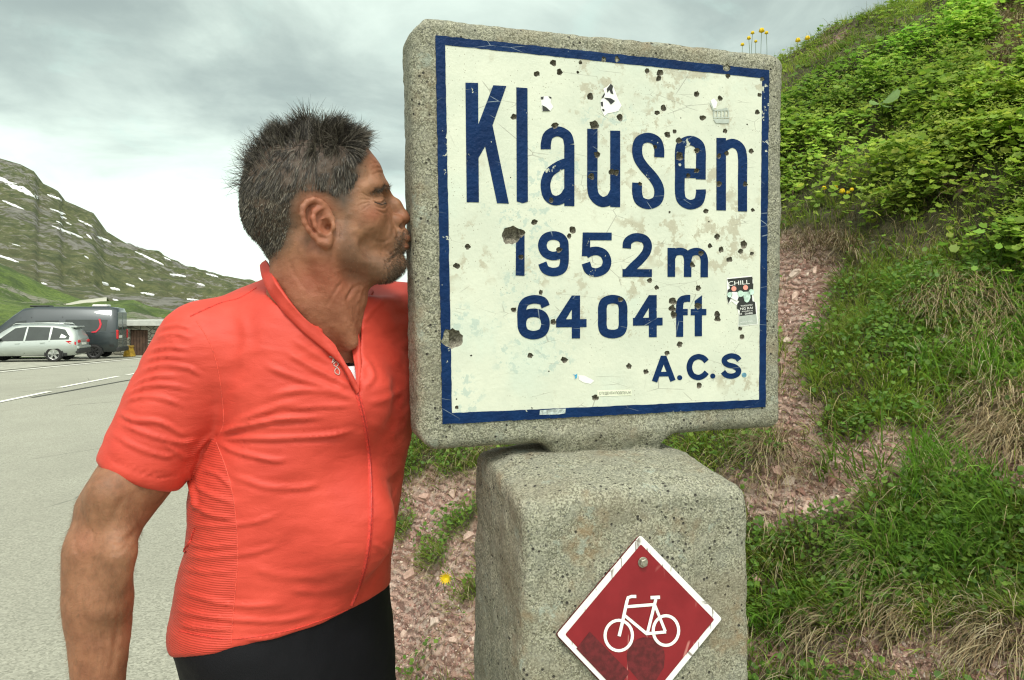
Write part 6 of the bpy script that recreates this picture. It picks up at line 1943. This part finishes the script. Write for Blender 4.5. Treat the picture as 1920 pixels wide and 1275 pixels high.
def fields(x, y, z):
    px, py = toPx(np.stack([x, y, z], -1))
    p = np.stack([x, y, z], -1)
    nz = .28*fbm(p, 3.2, 3, 2.0) + .18*fbm(p, 11, 2, 8.0)
    so = blobs(SOIL, px, py) + nz*.9; dr = blobs(DRY, px, py) + nz; gr = blobs(GREEN, px, py) - nz
    return px, py, so, dr, gr
bpx, bpy_, bso, bdr, bgr = fields(BX, BY, BZ)
soil = sstep(bso - .45*np.maximum(bgr, 0), .10, .40)
# strata: folded thin ledges where the rock is bare
q = np.stack([BX, BY, BZ], -1)
ph = (BZ*1.0 - BX*.35 + BY*.15)*16 + 5.0*fbm(q, 1.6, 4, 6.0)
led = np.abs((ph % 1.0) - .5)*2
inframe = (BY < 4.2)
BZ = BZ + soil*(.022*led*sstep(noise3(q, 2.2, 5.0), -.5, .4) + .030*fbm(q, 6, 4, 9.0))*inframe - .02*soil
# overhanging sod lips above bare patches
BZ = BZ + .035*np.exp(-((bso-.30)/.12)**2)*sstep(bpy_, 560, 700)*inframe
V = np.stack([BX, BY, BZ + ground_z(BY)*0], -1).reshape(-1, 3)
nx, ny = BX.shape; I = np.arange(nx*ny).reshape(nx, ny)
Fq = np.stack([I[:-1, :-1], I[1:, :-1], I[1:, 1:], I[:-1, 1:]], -1).reshape(-1, 4)
def mat_bank():
    m = NT('red_shale_and_turf')
    col = m.attr(); so = m.chan(col, 0); dr = m.chan(col, 1)
    n1 = m.noise(9, 7, .7); n2 = m.noise(45, 6, .7); n3 = m.noise(2.5, 4, .6)
    w = m.n('ShaderNodeTexWave', wave_type='BANDS', bands_direction='Z'); w.inputs['Scale'].default_value = 9; w.inputs['Distortion'].default_value = 11; w.inputs['Detail'].default_value = 6; w.inputs['Detail Scale'].default_value = 1.1; w.inputs['Detail Roughness'].default_value = .65
    m.t.links.new(m.coords((1, 1, 1), rot=(.3, -.35, .2)), w.inputs['Vector'])
    rock = m.mix(m.ss(n1, .30, .70), (.32, .175, .135), (.54, .37, .30))
    rock = m.mix(m.ss(n2, .48, .70, 0, .6), rock, (.64, .50, .42))
    rock = m.mix(m.ss(w.outputs['Fac'], .45, .05, 0, .75), rock, (.10, .050, .038))
    rock = m.mix(m.ss(n3, .52, .70, 0, .6), rock, (.17, .085, .055))
    chip = m.chan(m.vor(70, out=1), 0)
    rock = m.mix(m.math('MULTIPLY', m.ss(chip, .7, .8), .5), rock, (.55, .44, .37))
    hum = m.mix(m.ss(n2, .35, .65), (.030, .028, .012), (.085, .075, .035))
    c = m.mix(so, hum, rock)
    m.set(Base_Color=c, Roughness=.95)
    m.bump(m.math('ADD', m.math('MULTIPLY', m.math('MULTIPLY', w.outputs['Fac'], .8), so), m.math('ADD', n1, m.math('MULTIPLY', n2, .8))), 1.0, .014)
    return m.m
BK = obj('bank', make_mesh('bank', V, Fq), mat_bank(), kind='structure')
add_col(BK.data, np.stack([soil.ravel(), np.clip(bdr, 0, 1).ravel(), soil.ravel()*0], 1))
def bz(x, y):
    """height on the built bank grid"""
    i = np.clip(np.searchsorted(bx_, x) - 1, 0, len(bx_)-2); j = np.clip(np.searchsorted(by_, y) - 1, 0, len(by_)-2)
    u = np.clip((x-bx_[i])/(bx_[i+1]-bx_[i]), 0, 1); v = np.clip((y-by_[j])/(by_[j+1]-by_[j]), 0, 1)
    return BZ[i, j]*(1-u)*(1-v)+BZ[i+1, j]*u*(1-v)+BZ[i, j+1]*(1-u)*v+BZ[i+1, j+1]*u*v
def bnorm(x, y):
    e = .03; n = np.stack([-(bz(x+e, y)-bz(x-e, y))/(2*e), -(bz(x, y+e)-bz(x, y-e))/(2*e), np.ones_like(x)], 1)
    return n/np.linalg.norm(n, axis=1)[:, None]
def scatter(n):
    """points over the bank, denser where it is nearer to the camera"""
    d = 1.5*(9.0/1.5)**rng.random(n); a = rng.uniform(-.32, 1.05, n)
    x = a*d; y = d
    z = bz(x, y); ok = (z > .02) & (x > -1.45) & (x < 7.3)
    return x[ok], y[ok], z[ok]
def proto_inst(Vt, Ft, pos, fwd, nrm, scale, col, colvar=None):
    """template (x side, y forward, z normal) -> copies, one array"""
    f = fwd/np.linalg.norm(fwd, axis=1)[:, None]; nn = nrm - (nrm*f).sum(1)[:, None]*f; nn /= np.linalg.norm(nn, axis=1)[:, None]+1e-9; s = np.cross(f, nn)
    k = len(Vt); n = len(pos)
    V = pos[:, None] + scale[:, None, None]*(Vt[None, :, :1]*s[:, None] + Vt[None, :, 1:2]*f[:, None] + Vt[None, :, 2:3]*nn[:, None])
    F = Ft[None] + (np.arange(n)*k)[:, None, None]
    C = np.repeat(col, k, 0)
    return V.reshape(-1, 3), F.reshape(-1, Ft.shape[1]), C
def foliage_mat(name, trans=.30, rough=.5, spec=.35):
    m = NT(name)
    n = m.noise(90, 3, .6)
    c = m.mix(m.ss(n, .3, .7, 0, .25), m.attr(), m.mix(.5, m.attr(), (.16, .20, .05)))
    m.set(Base_Color=c, Roughness=rough); m.b.inputs['Specular IOR Level'].default_value = spec
    tr = m.n('ShaderNodeBsdfTranslucent'); m.t.links.new(c, tr.inputs[0])
    mx = m.n('ShaderNodeMixShader'); mx.inputs[0].default_value = trans
    m.t.links.new(m.b.outputs[0], mx.inputs[1]); m.t.links.new(tr.outputs[0], mx.inputs[2]); m.t.links.new(mx.outputs[0], m.out.inputs[0])
    return m.m
M_LEAF = foliage_mat('herb_leaf', .52); M_GRASS = foliage_mat('grass_blade', .48); M_DRY = foliage_mat('dry_straw', .15, .8, .1)
# leaf templates
def round_leaf(lobes=7, cup=.16):
    n = lobes*2; V = [(0, .08, -.02)]
    for i in range(n+1):
        a = math.radians(-155 + 310*i/n); r = (1.0 if i % 2 else .80)*.5
        V.append((r*math.sin(a), .42+r*math.cos(a)*.95, cup*(.5-abs(.5-(i % 2)))+cup*.9*(r*r*4-.4)*.3+(.05 if i % 2 else -.03)))
    return np.array(V), np.array([[0, i, i+1] for i in range(1, n+1)])
def long_leaf(w=.30, bend=.25):
    V = [(0, 0, 0), (-w*.5, .35, .06), (0, .35, 0), (w*.5, .35, .06), (-w*.38, .72, -bend*.3), (0, .72, -bend*.3-.04), (w*.38, .72, -bend*.3), (0, 1.0, -bend)]
    F = [[0, 2, 1], [0, 3, 2], [1, 2, 5], [1, 5, 4], [2, 3, 6], [2, 6, 5], [4, 5, 7], [5, 6, 7]]
    return np.array(V, float), np.array(F)
def blades(pos, up, lean, h, w, col, segs=4, sag=1.0):
    n = len(pos); d = up/np.linalg.norm(up, axis=1)[:, None]; side = np.cross(d, lean + rng.normal(0, .3, (n, 3))); side /= np.linalg.norm(side, axis=1)[:, None]+1e-9
    P0 = pos.copy(); V = np.zeros((segs+1, 2, n, 3))
    for s in range(segs+1):
        ww = (w*(1-(s/segs)**1.5)*.5+.0002)[:, None]
        V[s, 0] = P0-side*ww; V[s, 1] = P0+side*ww
        d = d + lean*(sag*(s+1)/segs)[:, None] if hasattr(sag, '__len__') else d + lean*sag*(s+1)/segs
        d = d/np.linalg.norm(d, axis=1)[:, None]
        P0 = P0 + d*(h/segs)[:, None]
    idx = np.arange((segs+1)*2*n).reshape(segs+1, 2, n)
    F = np.concatenate([np.stack([idx[s, 0], idx[s, 1], idx[s+1, 1], idx[s+1, 0]], 1) for s in range(segs)])
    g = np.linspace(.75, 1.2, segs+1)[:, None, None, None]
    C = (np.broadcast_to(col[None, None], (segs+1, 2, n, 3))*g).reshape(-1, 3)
    return V.reshape(-1, 3), F, C
def stuff(name, lst, mat, label, cat='vegetation'):
    mb = MB(); Cs = []
    for V, F, C in lst: mb.add(V, F); Cs.append(C)
    V, F = mb.get(); me = make_mesh(name, V, F, True); add_col(me, np.concatenate(Cs))
    return obj(name, me, mat, label=label, cat=cat, kind='stuff')
def pal(n, cols, var=.18):
    cols = np.array(cols); k = rng.integers(0, len(cols), n)
    return cols[k]*(1+rng.uniform(-var, var, (n, 1)))*(1+rng.uniform(-.06, .06, (n, 3)))
def vis(px, py, keep_out=.25, y_=None):
    keep_out = max(keep_out, .20)
    ok = (px > 700) & (px < 2050) & (py > -60) & (py < 1420)
    hid = ((px > 800) & (px < 1430) & (py < 790)) | ((px > 930) & (px < 1380) & (py > 880))
    pr = np.where(ok, 1.0, keep_out); return np.where(hid, .22, pr)

# ---- leafy herbs on the upper slope -------------------------------------------------
x, y, z = scatter(560000); px, py, so, dr, gr = fields(x, y, z)
pn_ = np.stack([x, y, z], 1)
herb = sstep(py, 470, 400)*sstep(px, 1000, 1300)*.95 + .75*sstep(px, 1760, 1850)*sstep(py, 620, 500)
herb = herb*sstep(py, 640, 560); ridge_g = sstep(z - (CAMZ+.592*x+.140*y), -.50, -.22)
dens = herb*(1-.85*ridge_g)*(1-sstep(so, .35, .6))*(1-.95*sstep(dr, .35, .6))*(.10+.90*sstep(fbm(pn_, 2.4, 2, 4.0), -.85, -.15))
k = rng.random(len(x)) < dens*.68*vis(px, py, .12)
x, y, z = x[k], y[k], z[k]; px, py = px[k], py[k]; n = len(x)
nr = bnorm(x, y); up = nr*.4 + np.array([0, 0, .8]); up /= np.linalg.norm(up, axis=1)[:, None]
clumpy = noise3(np.stack([x, y, z], 1), 7.0)
rgk = sstep(z - (CAMZ+.592*x+.140*y), -.60, -.25); hgt = (.02 + .15*rng.random(n)**.8*(1+.7*clumpy))*(1-.75*rgk); pos = np.stack([x, y, z], 1) + up*hgt[:, None]
ang = rng.uniform(0, 2*np.pi, n); fw = np.stack([np.cos(ang), np.sin(ang), rng.normal(-.15, .30, n)], 1)
tilt = np.stack([rng.normal(-.12, .34, n), rng.normal(-.50, .34, n), np.ones(n)*1.1], 1)
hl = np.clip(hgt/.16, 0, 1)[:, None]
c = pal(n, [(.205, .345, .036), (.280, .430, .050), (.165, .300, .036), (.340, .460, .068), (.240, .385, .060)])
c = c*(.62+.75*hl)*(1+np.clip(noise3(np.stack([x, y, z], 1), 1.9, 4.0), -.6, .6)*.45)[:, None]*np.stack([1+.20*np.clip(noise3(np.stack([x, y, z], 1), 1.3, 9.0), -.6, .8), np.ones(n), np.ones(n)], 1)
T = [round_leaf(6), round_leaf(5, .22), long_leaf(.42, .3)]
sc = rng.uniform(.021, .048, n)*(.9+.25*clumpy); kind = rng.choice(3, n, p=[.50, .28, .22])
L = []
for j in range(3):
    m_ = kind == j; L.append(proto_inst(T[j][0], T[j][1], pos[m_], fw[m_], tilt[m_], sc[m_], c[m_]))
# pale flower sprays above the leaves
m_ = (rng.random(n) < .16) & (hgt > .08); kk = np.where(m_)[0]
fl = []
tiny = (np.array([(-.5, -.2, 0), (.3, -.5, 0), (.4, .5, .1), (-.3, .4, .3)], float), np.array([[0, 1, 2], [0, 2, 3]]))
for rep in range(5):
    pp_ = pos[kk] + up[kk]*(.02+.02*rng.random((len(kk), 1))) + rng.normal(0, .012, (len(kk), 3))
    L.append(proto_inst(tiny[0], tiny[1], pp_, fw[kk], tilt[kk], rng.uniform(.006, .011, len(kk)), pal(len(kk), [(.30, .38, .06), (.34, .42, .08)])))
stuff('meadow_herbs', L, M_LEAF, 'dense bright green leafy herbs covering the upper slope of the bank', 'herbs')
# stems
ks = rng.choice(n, min(n, 9000), replace=False)
VS = blades(pos[ks]-up[ks]*hgt[ks][:, None], up[ks], rng.normal(0, .08, (len(ks), 3)), hgt[ks], np.full(len(ks), .0022), pal(len(ks), [(.09, .13, .03)]), 3)

# ---- grass ---------------------------------------------------------------------------
def tufts(n, prob, hmin, hmax, wmin, wmax, per, spread, cols, sag, mat, name, label, cat, extra=None, segs=4, splay=.6, drop=-.25):
    x, y, z = scatter(n); px, py, so, dr, gr = fields(x, y, z)
    k = rng.random(len(x)) < prob(px, py, so, dr, gr, x, y, z)*vis(px, py, .12)
    x, y = x[k], y[k]; m = len(x)
    tc = pal(m, cols, .15)*(1+.35*np.clip(noise3(np.stack([x, y, x*0], 1), 2.2, 6.0), -.8, .8))[:, None]; th = rng.uniform(hmin, hmax, m); tl = rng.normal(0, .25, (m, 3))
    rep = np.repeat(np.arange(m), per); N = len(rep)
    xx = x[rep]+rng.normal(0, spread, N); yy = y[rep]+rng.normal(0, spread, N); zz = bz(xx, yy) - .004
    off = np.stack([xx-x[rep], yy-y[rep], np.zeros(N)], 1)/spread
    nr = bnorm(xx, yy)
    up = nr*.5+np.array([0, 0, .7])+off*.22*splay+rng.normal(0, .16, (N, 3))+tl[rep]*.3
    lean = off*.10 + nr*np.array([1, 1, 0])*.35 + np.array([0, 0, drop]) + tl[rep]*.2 + rng.normal(0, .10, (N, 3))
    h = th[rep]*rng.uniform(.55, 1.15, N); w = rng.uniform(wmin, wmax, N)
    col = tc[rep]*(1+rng.uniform(-.2, .25, (N, 1)))
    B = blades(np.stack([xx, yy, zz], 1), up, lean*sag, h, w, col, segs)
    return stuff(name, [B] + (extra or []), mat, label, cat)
def pg(px, py, so, dr, gr, x, y, z):
    rg = sstep(z - (CAMZ+.592*x+.140*y), -.35, -.12)
    base = .25 + .55*rg + .5*sstep(py, 420, 520)
    s = sstep(so - .55*np.maximum(gr, 0), .0, .32)
    return np.clip(base*(1-s) + .4*sstep(gr - .6*np.maximum(so, 0), .28, .55), 0, 1)*(1-.55*sstep(dr, .45, .8))
tufts(60000, lambda *a: pg(*a)*.9, .03, .095, .0019, .0044, 7, .020, [(.200, .320, .032), (.285, .400, .052), (.360, .430, .085), (.165, .260, .036)], 1.0, M_GRASS, 'meadow_grass', 'green grass tufts over the middle and lower bank', 'grass', [VS], segs=3)
tufts(95000, lambda px, py, so, dr, gr, x, y, z: pg(px, py, so, dr, gr, x, y, z)*.6*sstep(py, 380, 500), .02, .06, .002, .0045, 6, .022, [(.230, .335, .042), (.300, .390, .065), (.38, .38, .125)], 1.4, M_GRASS, 'short_turf', 'short dense turf on the ledges of the bank', 'grass', segs=3, splay=1.2)
tufts(26000, lambda px, py, so, dr, gr, x, y, z: (.40*(blobs([(1760, 930, 120, 90), (1850, 1000, 90, 90), (1700, 1060, 130, 60), (1500, 1180, 90, 60), (1900, 640, 60, 90), (1600, 880, 60, 30), (1790, 720, 90, 50)], px, py) > .45)), .10, .20, .003, .0062, 9, .020, [(.135, .280, .032), (.190, .350, .044)], 1.1, M_GRASS, 'tall_grass', 'long fresh green grass blades arching from the lower right bank', 'grass', segs=5, splay=.9)
def pdry(px, py, so, dr, gr, x, y, z): return np.clip(sstep(dr, .30, .6)*.95 + .025 + .10*sstep(so, .05, .2)*sstep(so, .45, .3), 0, 1)
tufts(120000, lambda *a: pdry(*a)*.8, .06, .17, .0012, .0028, 7, .020, [(.36, .29, .17), (.28, .21, .12), (.42, .36, .23), (.20, .14, .08)], 1.8, M_DRY, 'dry_grass', 'pale dry straw and hanging dead roots at the sod edges', 'dry grass', segs=4, splay=1.4, drop=-.55)

# ---- small broad-leaved weeds low on the bank
x, y, z = scatter(330000); px, py, so, dr, gr = fields(x, y, z)
k = rng.random(len(x)) < (.95*sstep(gr, .28, .55)+.45*sstep(py, 420, 600)*(1-sstep(so, .2, .5)))*(.25+.75*sstep(noise3(np.stack([x, y, z], 1), 6.0), -.2, .35))*sstep(py, 440, 520)*vis(px, py, .1)
x, y, z = x[k], y[k], z[k]; n = len(x)
ang = rng.uniform(0, 2*np.pi, n); fw = np.stack([np.cos(ang), np.sin(ang), rng.uniform(.0, .7, n)], 1); nr = bnorm(x, y)
pos = np.stack([x, y, z], 1)+nr*rng.uniform(0, .030, (n, 1)) + np.array([0, 0, 1.0])*rng.uniform(0, .055, (n, 1))
c = pal(n, [(.130, .270, .038), (.200, .340, .052), (.115, .225, .042)])
kind = rng.choice(2, n); L = []
for j, Tm in enumerate((long_leaf(.36, .2), round_leaf(5, .15))):
    m_ = kind == j; L.append(proto_inst(Tm[0], Tm[1], pos[m_], fw[m_], nr[m_]+rng.normal(0, .3, (m_.sum(), 3)), rng.uniform(.009, .022, m_.sum()), c[m_]))
stuff('low_weeds', L, M_LEAF, 'small broad-leaved weeds between the lower grass tufts', 'weeds')

# ---- shale chips -------------------------------------------------------------------------
def chip(rn=6):
    t = np.sort(rng.uniform(0, 2*np.pi, rn)); r = rng.uniform(.35, .55, rn)
    lo = np.stack([r*np.cos(t), r*np.sin(t), np.full(rn, -.10)], 1); hi = np.stack([r*.85*np.cos(t), r*.85*np.sin(t), rng.uniform(.05, .16, rn)], 1)
    V = np.concatenate([lo, hi, [[0, 0, .13]]]); F = []
    for i in range(rn):
        j = (i+1) % rn; F += [[i, j, rn+j], [i, rn+j, rn+i], [rn+i, rn+j, 2*rn]]
    return V, np.array(F)
CH = [chip() for _ in range(8)]
M_CHIP = NT('pink_shale'); _n = M_CHIP.noise(60, 5, .7); M_CHIP.set(Base_Color=M_CHIP.mix(M_CHIP.ss(_n, .3, .7, 0, .5), M_CHIP.attr(), (.16, .085, .065)), Roughness=.9); M_CHIP.bump(_n, .6, .004); M_CHIP = M_CHIP.m
ROCKC = [(.50, .33, .265), (.60, .44, .36), (.36, .20, .16), (.66, .53, .45), (.28, .145, .115), (.46, .29, .23)]
x, y, z = scatter(420000); px, py, so, dr, gr = fields(x, y, z)
k = rng.random(len(x)) < .38*sstep(so-.5*np.maximum(gr, 0), .25, .5)*vis(px, py, .05)
x, y, z = x[k], y[k], z[k]; n = len(x)
nr = bnorm(x, y); fw = rng.normal(0, 1, (n, 3)); kind = rng.choice(8, n); c = pal(n, ROCKC); sc = .005 + .015*rng.random(n)**2.6
L = []
for j in range(8):
    m_ = kind == j; L.append(proto_inst(CH[j][0], CH[j][1], np.stack([x, y, z], 1)[m_]+nr[m_]*.002, fw[m_]-(fw[m_]*nr[m_]).sum(1)[:, None]*nr[m_], nr[m_]+rng.normal(0, .35, (m_.sum(), 3)), sc[m_], c[m_]))
stuff('shale_gravel', L, M_CHIP, 'small pinkish red shale chips strewn over the bare patches', 'gravel')
def on_bank(px, py):
    """first point of the bank under a pixel"""
    d = np.arange(1.5, 9, .012); X = (px-CX)/FPX*d; Y = d; Zr = CAMZ-(py-HY)/FPX*d
    h = bz(X, Y); k = np.where((Zr < h) & (h > .0))[0]
    return None if not len(k) else np.array([X[k[0]], Y[k[0]], h[k[0]]])
def stone_label(a, b, ci):
    col = ['pink', 'light pink', 'reddish brown', 'pale cream', 'dark maroon', 'rose'][ci]
    place = ('between the black shorts and concrete post' if b > 1060 else 'below the grass left of the post') if a < 900 else ('right beside the edge of the sign slab' if b < 760 else ('on the scree right of the post top' if b < 1060 and a < 1700 else ('low down at the right side of the post' if a < 1600 else 'near the right edge of the bank')))
    return f'loose {col} shale stone {place}'
BIG = [(1458, 885, 34, 0), (1478, 905, 30, 3), (1445, 940, 22, 1), (1500, 930, 20, 2), (1515, 965, 26, 1), (1470, 975, 18, 0), (1540, 970, 20, 3), (1452, 1000, 18, 1), (1480, 1120, 24, 3), (1770, 642, 26, 3), (812, 1168, 26, 3), (770, 1080, 30, 0), (850, 1210, 22, 1), (862, 1095, 24, 2), (795, 938, 24, 0), (850, 930, 22, 1), (880, 1010, 26, 1), (1490, 520, 24, 3), (1530, 510, 20, 1), (1475, 640, 22, 3), (1505, 655, 18, 0), (1490, 560, 20, 1), (1840, 1040, 0, 0), (1560, 900, 24, 4), (1600, 925, 22, 1), (1420, 1090, 20, 0), (1450, 1240, 26, 2), (1560, 1250, 26, 4), (880, 1190, 20, 0), (760, 1190, 24, 1), (1888, 862, 26, 1), (1850, 880, 22, 0)]
for (a, b, s_, ci) in BIG:
    q_ = on_bank(a, b)
    if q_ is None or s_ == 0: continue
    V, F = chip(8); V = V*np.array([1.0, .7, .8])*(s_/FPX*q_[1]*1.25)
    t_ = rng.uniform(0, 3.1); V = V@np.array([[math.cos(t_), math.sin(t_), 0], [-math.sin(t_), math.cos(t_), 0], [0, 0, 1]])
    nn = bnorm(q_[:1], q_[1:2])[0]; aa = np.cross(nn, [0, 1, 0.]); aa /= np.linalg.norm(aa); bb = np.cross(nn, aa)
    W = q_ + V[:, :1]*aa + V[:, 1:2]*bb + V[:, 2:3]*nn + nn*.004
    thing1('stone', W, F, M_CHIP, smooth=False, col=np.tile(np.array(ROCKC[ci]), (len(W), 1)), label=stone_label(a, b, ci), cat='stone', group='loose shale stones on the bank')

_dup = {}
for o in COL.objects:
    if o.name.startswith('stone') and o.get('category') == 'stone': _dup.setdefault(o['label'], []).append(o)
for lb, os_ in _dup.items():
    if len(os_) < 2: continue
    os_.sort(key=lambda o: o.location.x/o.location.y)
    names = {2: ['left', 'right'], 3: ['left', 'middle', 'right'], 4: ['leftmost', 'second from left', 'third from left', 'rightmost']}[min(len(os_), 4)]
    for i_, o in enumerate(os_): o['label'] = names[min(i_, len(names)-1)] + ' ' + lb.replace('loose ', '')
# ---- individual plants --------------------------------------------------------------------
M_YEL = plain('yellow_petal', (.80, .56, .01), .5, scale=60, var=.12); M_STEM = plain('green_stem', (.08, .13, .03), .6, scale=40)
def flower(px, py, size_px, label, name, cat, stem=.22, kind='globe'):
    base = on_bank(px + rng.uniform(-4, 4), py + 26)
    if base is None:
        for dy in range(30, 260, 10):
            base = on_bank(px, py+dy)
            if base is not None: break
    if base is None: return
    d = base[1] - (.13 if 300 < py < 400 else 0); top = P(px, py, d); r = size_px/2/FPX*d
    rt = empty(name, base, label, cat, group='yellow flowers on the bank' if kind == 'globe' else None)
    mid = (base+top)/2 + rng.normal(0, .006, 3)
    V, F = tube(crom([base-[0, 0, .01], mid, top], 4), .0016, 5); part('stem', V, F, M_STEM, rt)
    mb = MB()
    if kind == 'globe':
        for ring_ in range(3):
            for k in range(6):
                a = 2*math.pi*(k+.5*ring_)/6; out = np.array([math.cos(a), math.sin(a), 0]); h = [.1, .5, .9][ring_]; w = r*.75
                s_ = np.array([-out[1], out[0], 0]); c0 = top - np.array([0, 0, r*.7])
                pts = [c0, c0+out*r*(.85-.15*ring_)+[0, 0, r*.5]+s_*w*.5, c0+out*r*(.85-.15*ring_)+[0, 0, r*.5]-s_*w*.5, c0+out*r*(.55-.2*ring_)+[0, 0, r*1.5]+s_*w*.3, c0+out*r*(.55-.2*ring_)+[0, 0, r*1.5]-s_*w*.3]
                mb.add(np.array(pts), [np.array([[0, 1, 2]]), np.array([[1, 3, 4, 2]])])
    else:
        for ring_ in range(2):
            for k in range(15):
                a = 2*math.pi*(k+.5*ring_)/15; out = np.array([math.cos(a), -.35, math.sin(a)*.9]); out /= np.linalg.norm(out); s_ = np.cross(out, [0, 1, 0.])
                L_ = r*(1.0-.3*ring_); mb.add(np.array([top-s_*r*.05, top+s_*r*.05, top+out*L_+s_*r*.09, top+out*L_-s_*r*.09])+np.array([0, -.003*ring_, 0]), np.array([[0, 1, 2, 3]]))
    V, F = mb.get(); part('bloom', V, F, M_YEL, rt)
FLW = [(1392, 84, 8, 'lowest left yellow globeflower bud standing above the sign corner'), (1404, 72, 9, 'small yellow globeflower on a thin stem at the left of the skyline cluster'),
       (1411, 62, 8, 'upper left yellow globeflower in the skyline cluster above the sign'), (1428, 58, 12, 'largest topmost yellow globeflower in the skyline cluster above the sign'),
       (1437, 62, 8, 'right hand yellow globeflower of the skyline cluster above the sign'), (1417, 78, 7, 'tiny yellow bud low in the middle of the skyline cluster'),
       (1496, 76, 11, 'left of two yellow globeflowers just right of the sign top'), (1514, 72, 11, 'right of two yellow globeflowers just right of the sign top'),
       (1545, 353, 10, 'leftmost yellow flower of the row halfway down beside the sign'), (1567, 351, 9, 'second yellow flower of the row halfway down beside the sign'), (1579, 359, 12, 'biggest yellow flower of the row halfway down the leafy slope'),
       (1590, 361, 8, 'yellow flower touching the biggest one on its right'), (1597, 356, 9, 'rightmost yellow flower of the row halfway down the leafy slope'), (1911, 68, 9, 'lone yellow flower at the far right top of the slope')]
for a, b, s_, lb in FLW: flower(a, b, s_, lb, 'globeflower', 'flower')
flower(836, 1083, 24, 'yellow dandelion-like flower on the red shale between the man and the post', 'hawkbit', 'flower', kind='d')
# big-leaved plant
def leaf_part(root, base, tip, width, col, lobes=9, name='leaf', droop=.15, up=np.array([0, -.5, .8])):
    base = np.array(base, float); tip = np.array(tip, float); f = tip-base; L_ = np.linalg.norm(f); f /= L_; s_ = np.cross(f, up); s_ /= np.linalg.norm(s_); nn = np.cross(s_, f)
    V = [base+f*L_*.12]; n = lobes*2
    for i in range(n+1):
        a = math.radians(-150+300*i/n); r = (1 if i % 2 else .88)
        V.append(base+f*L_*.5 + f*math.cos(a)*L_*.5*r + s_*math.sin(a)*width*.5*r + nn*(.06*L_*(1 if i % 2 else -1)*.4 - droop*L_*math.sin(a)**2))
    V = np.array(V); F = np.array([[0, i, i+1] for i in range(1, n+1)])
    return part(name, V, F, M_LEAF, root, col=np.tile(np.array(col), (len(V), 1)))
b = on_bank(1650, 235)
if b is not None:
    d = b[1]-.20; rt = empty('butterbur', b, 'big-leaved butterbur with one broad pale green leaf standing out of the herbs', 'plant')
    hub = P(1652, 196, d); V, F = tube(crom([b, (b+hub)/2+[0, -.02, .01], hub], 4), .003, 5); part('stalk', V, F, M_STEM, rt)
    for (tx, ty, w_) in ((1684, 166, 34), (1632, 188, 26), (1672, 200, 22)):
        leaf_part(rt, hub, P(tx, ty, d-.01), w_/FPX*d*1.15, (.30, .46, .17), up=np.array([0, -.25, 1.0]))
# palmate rosettes near the lower right corner
PALM = [(1735, 1085, 46, 'left palmate-leaved rosette under the long grass at the lower right'), (1785, 1135, 44, 'lowest palmate-leaved rosette at the lower right edge of the sod'), (1828, 1120, 42, 'middle palmate-leaved rosette at the lower right of the bank'), (1858, 1132, 44, 'dark green star-shaped rosette right of the middle one'), (1850, 1095, 38, 'upper right palmate-leaved rosette near the long grass'), (1770, 1008, 34, 'small star-leaved plant among the long grass blades'), (1712, 1000, 34, 'small star-leaved plant left in the long grass'), (1722, 940, 40, 'broad-bladed light green plant on top of the lower sod')]
for a, b_, s_, lb in PALM:
    q_ = on_bank(a, b_)
    if q_ is None: continue
    ctr = q_ + np.array([-.004, -.03, .018]); rt = empty('lady_mantle', q_, lb, 'plant'); R_ = s_/2/FPX*q_[1]*1.15
    V, F = tube(np.array([q_, (q_+ctr)/2, ctr]), .0018, 5); part('stem', V, F, M_STEM, rt)
    for k in range(8):
        a_ = 2*math.pi*k/8 + rng.uniform(-.15, .15); o_ = np.array([math.cos(a_), -.35, math.sin(a_)*.8]); o_ /= np.linalg.norm(o_)
        base = ctr + o_*R_*.1; Lf = R_*rng.uniform(.85, 1.1); s2 = np.cross(o_, [0, -1, .3]); s2 /= np.linalg.norm(s2); nn = np.cross(s2, o_)
        V0, F0 = long_leaf(.42, .12); W = base + Lf*(V0[:, :1]*s2 + V0[:, 1:2]*o_ + V0[:, 2:3]*nn*-1)
        part('leaf', W, F0, M_LEAF, rt, col=np.tile(np.array([.055, .135, .040])*rng.uniform(.8, 1.3), (len(W), 1)))
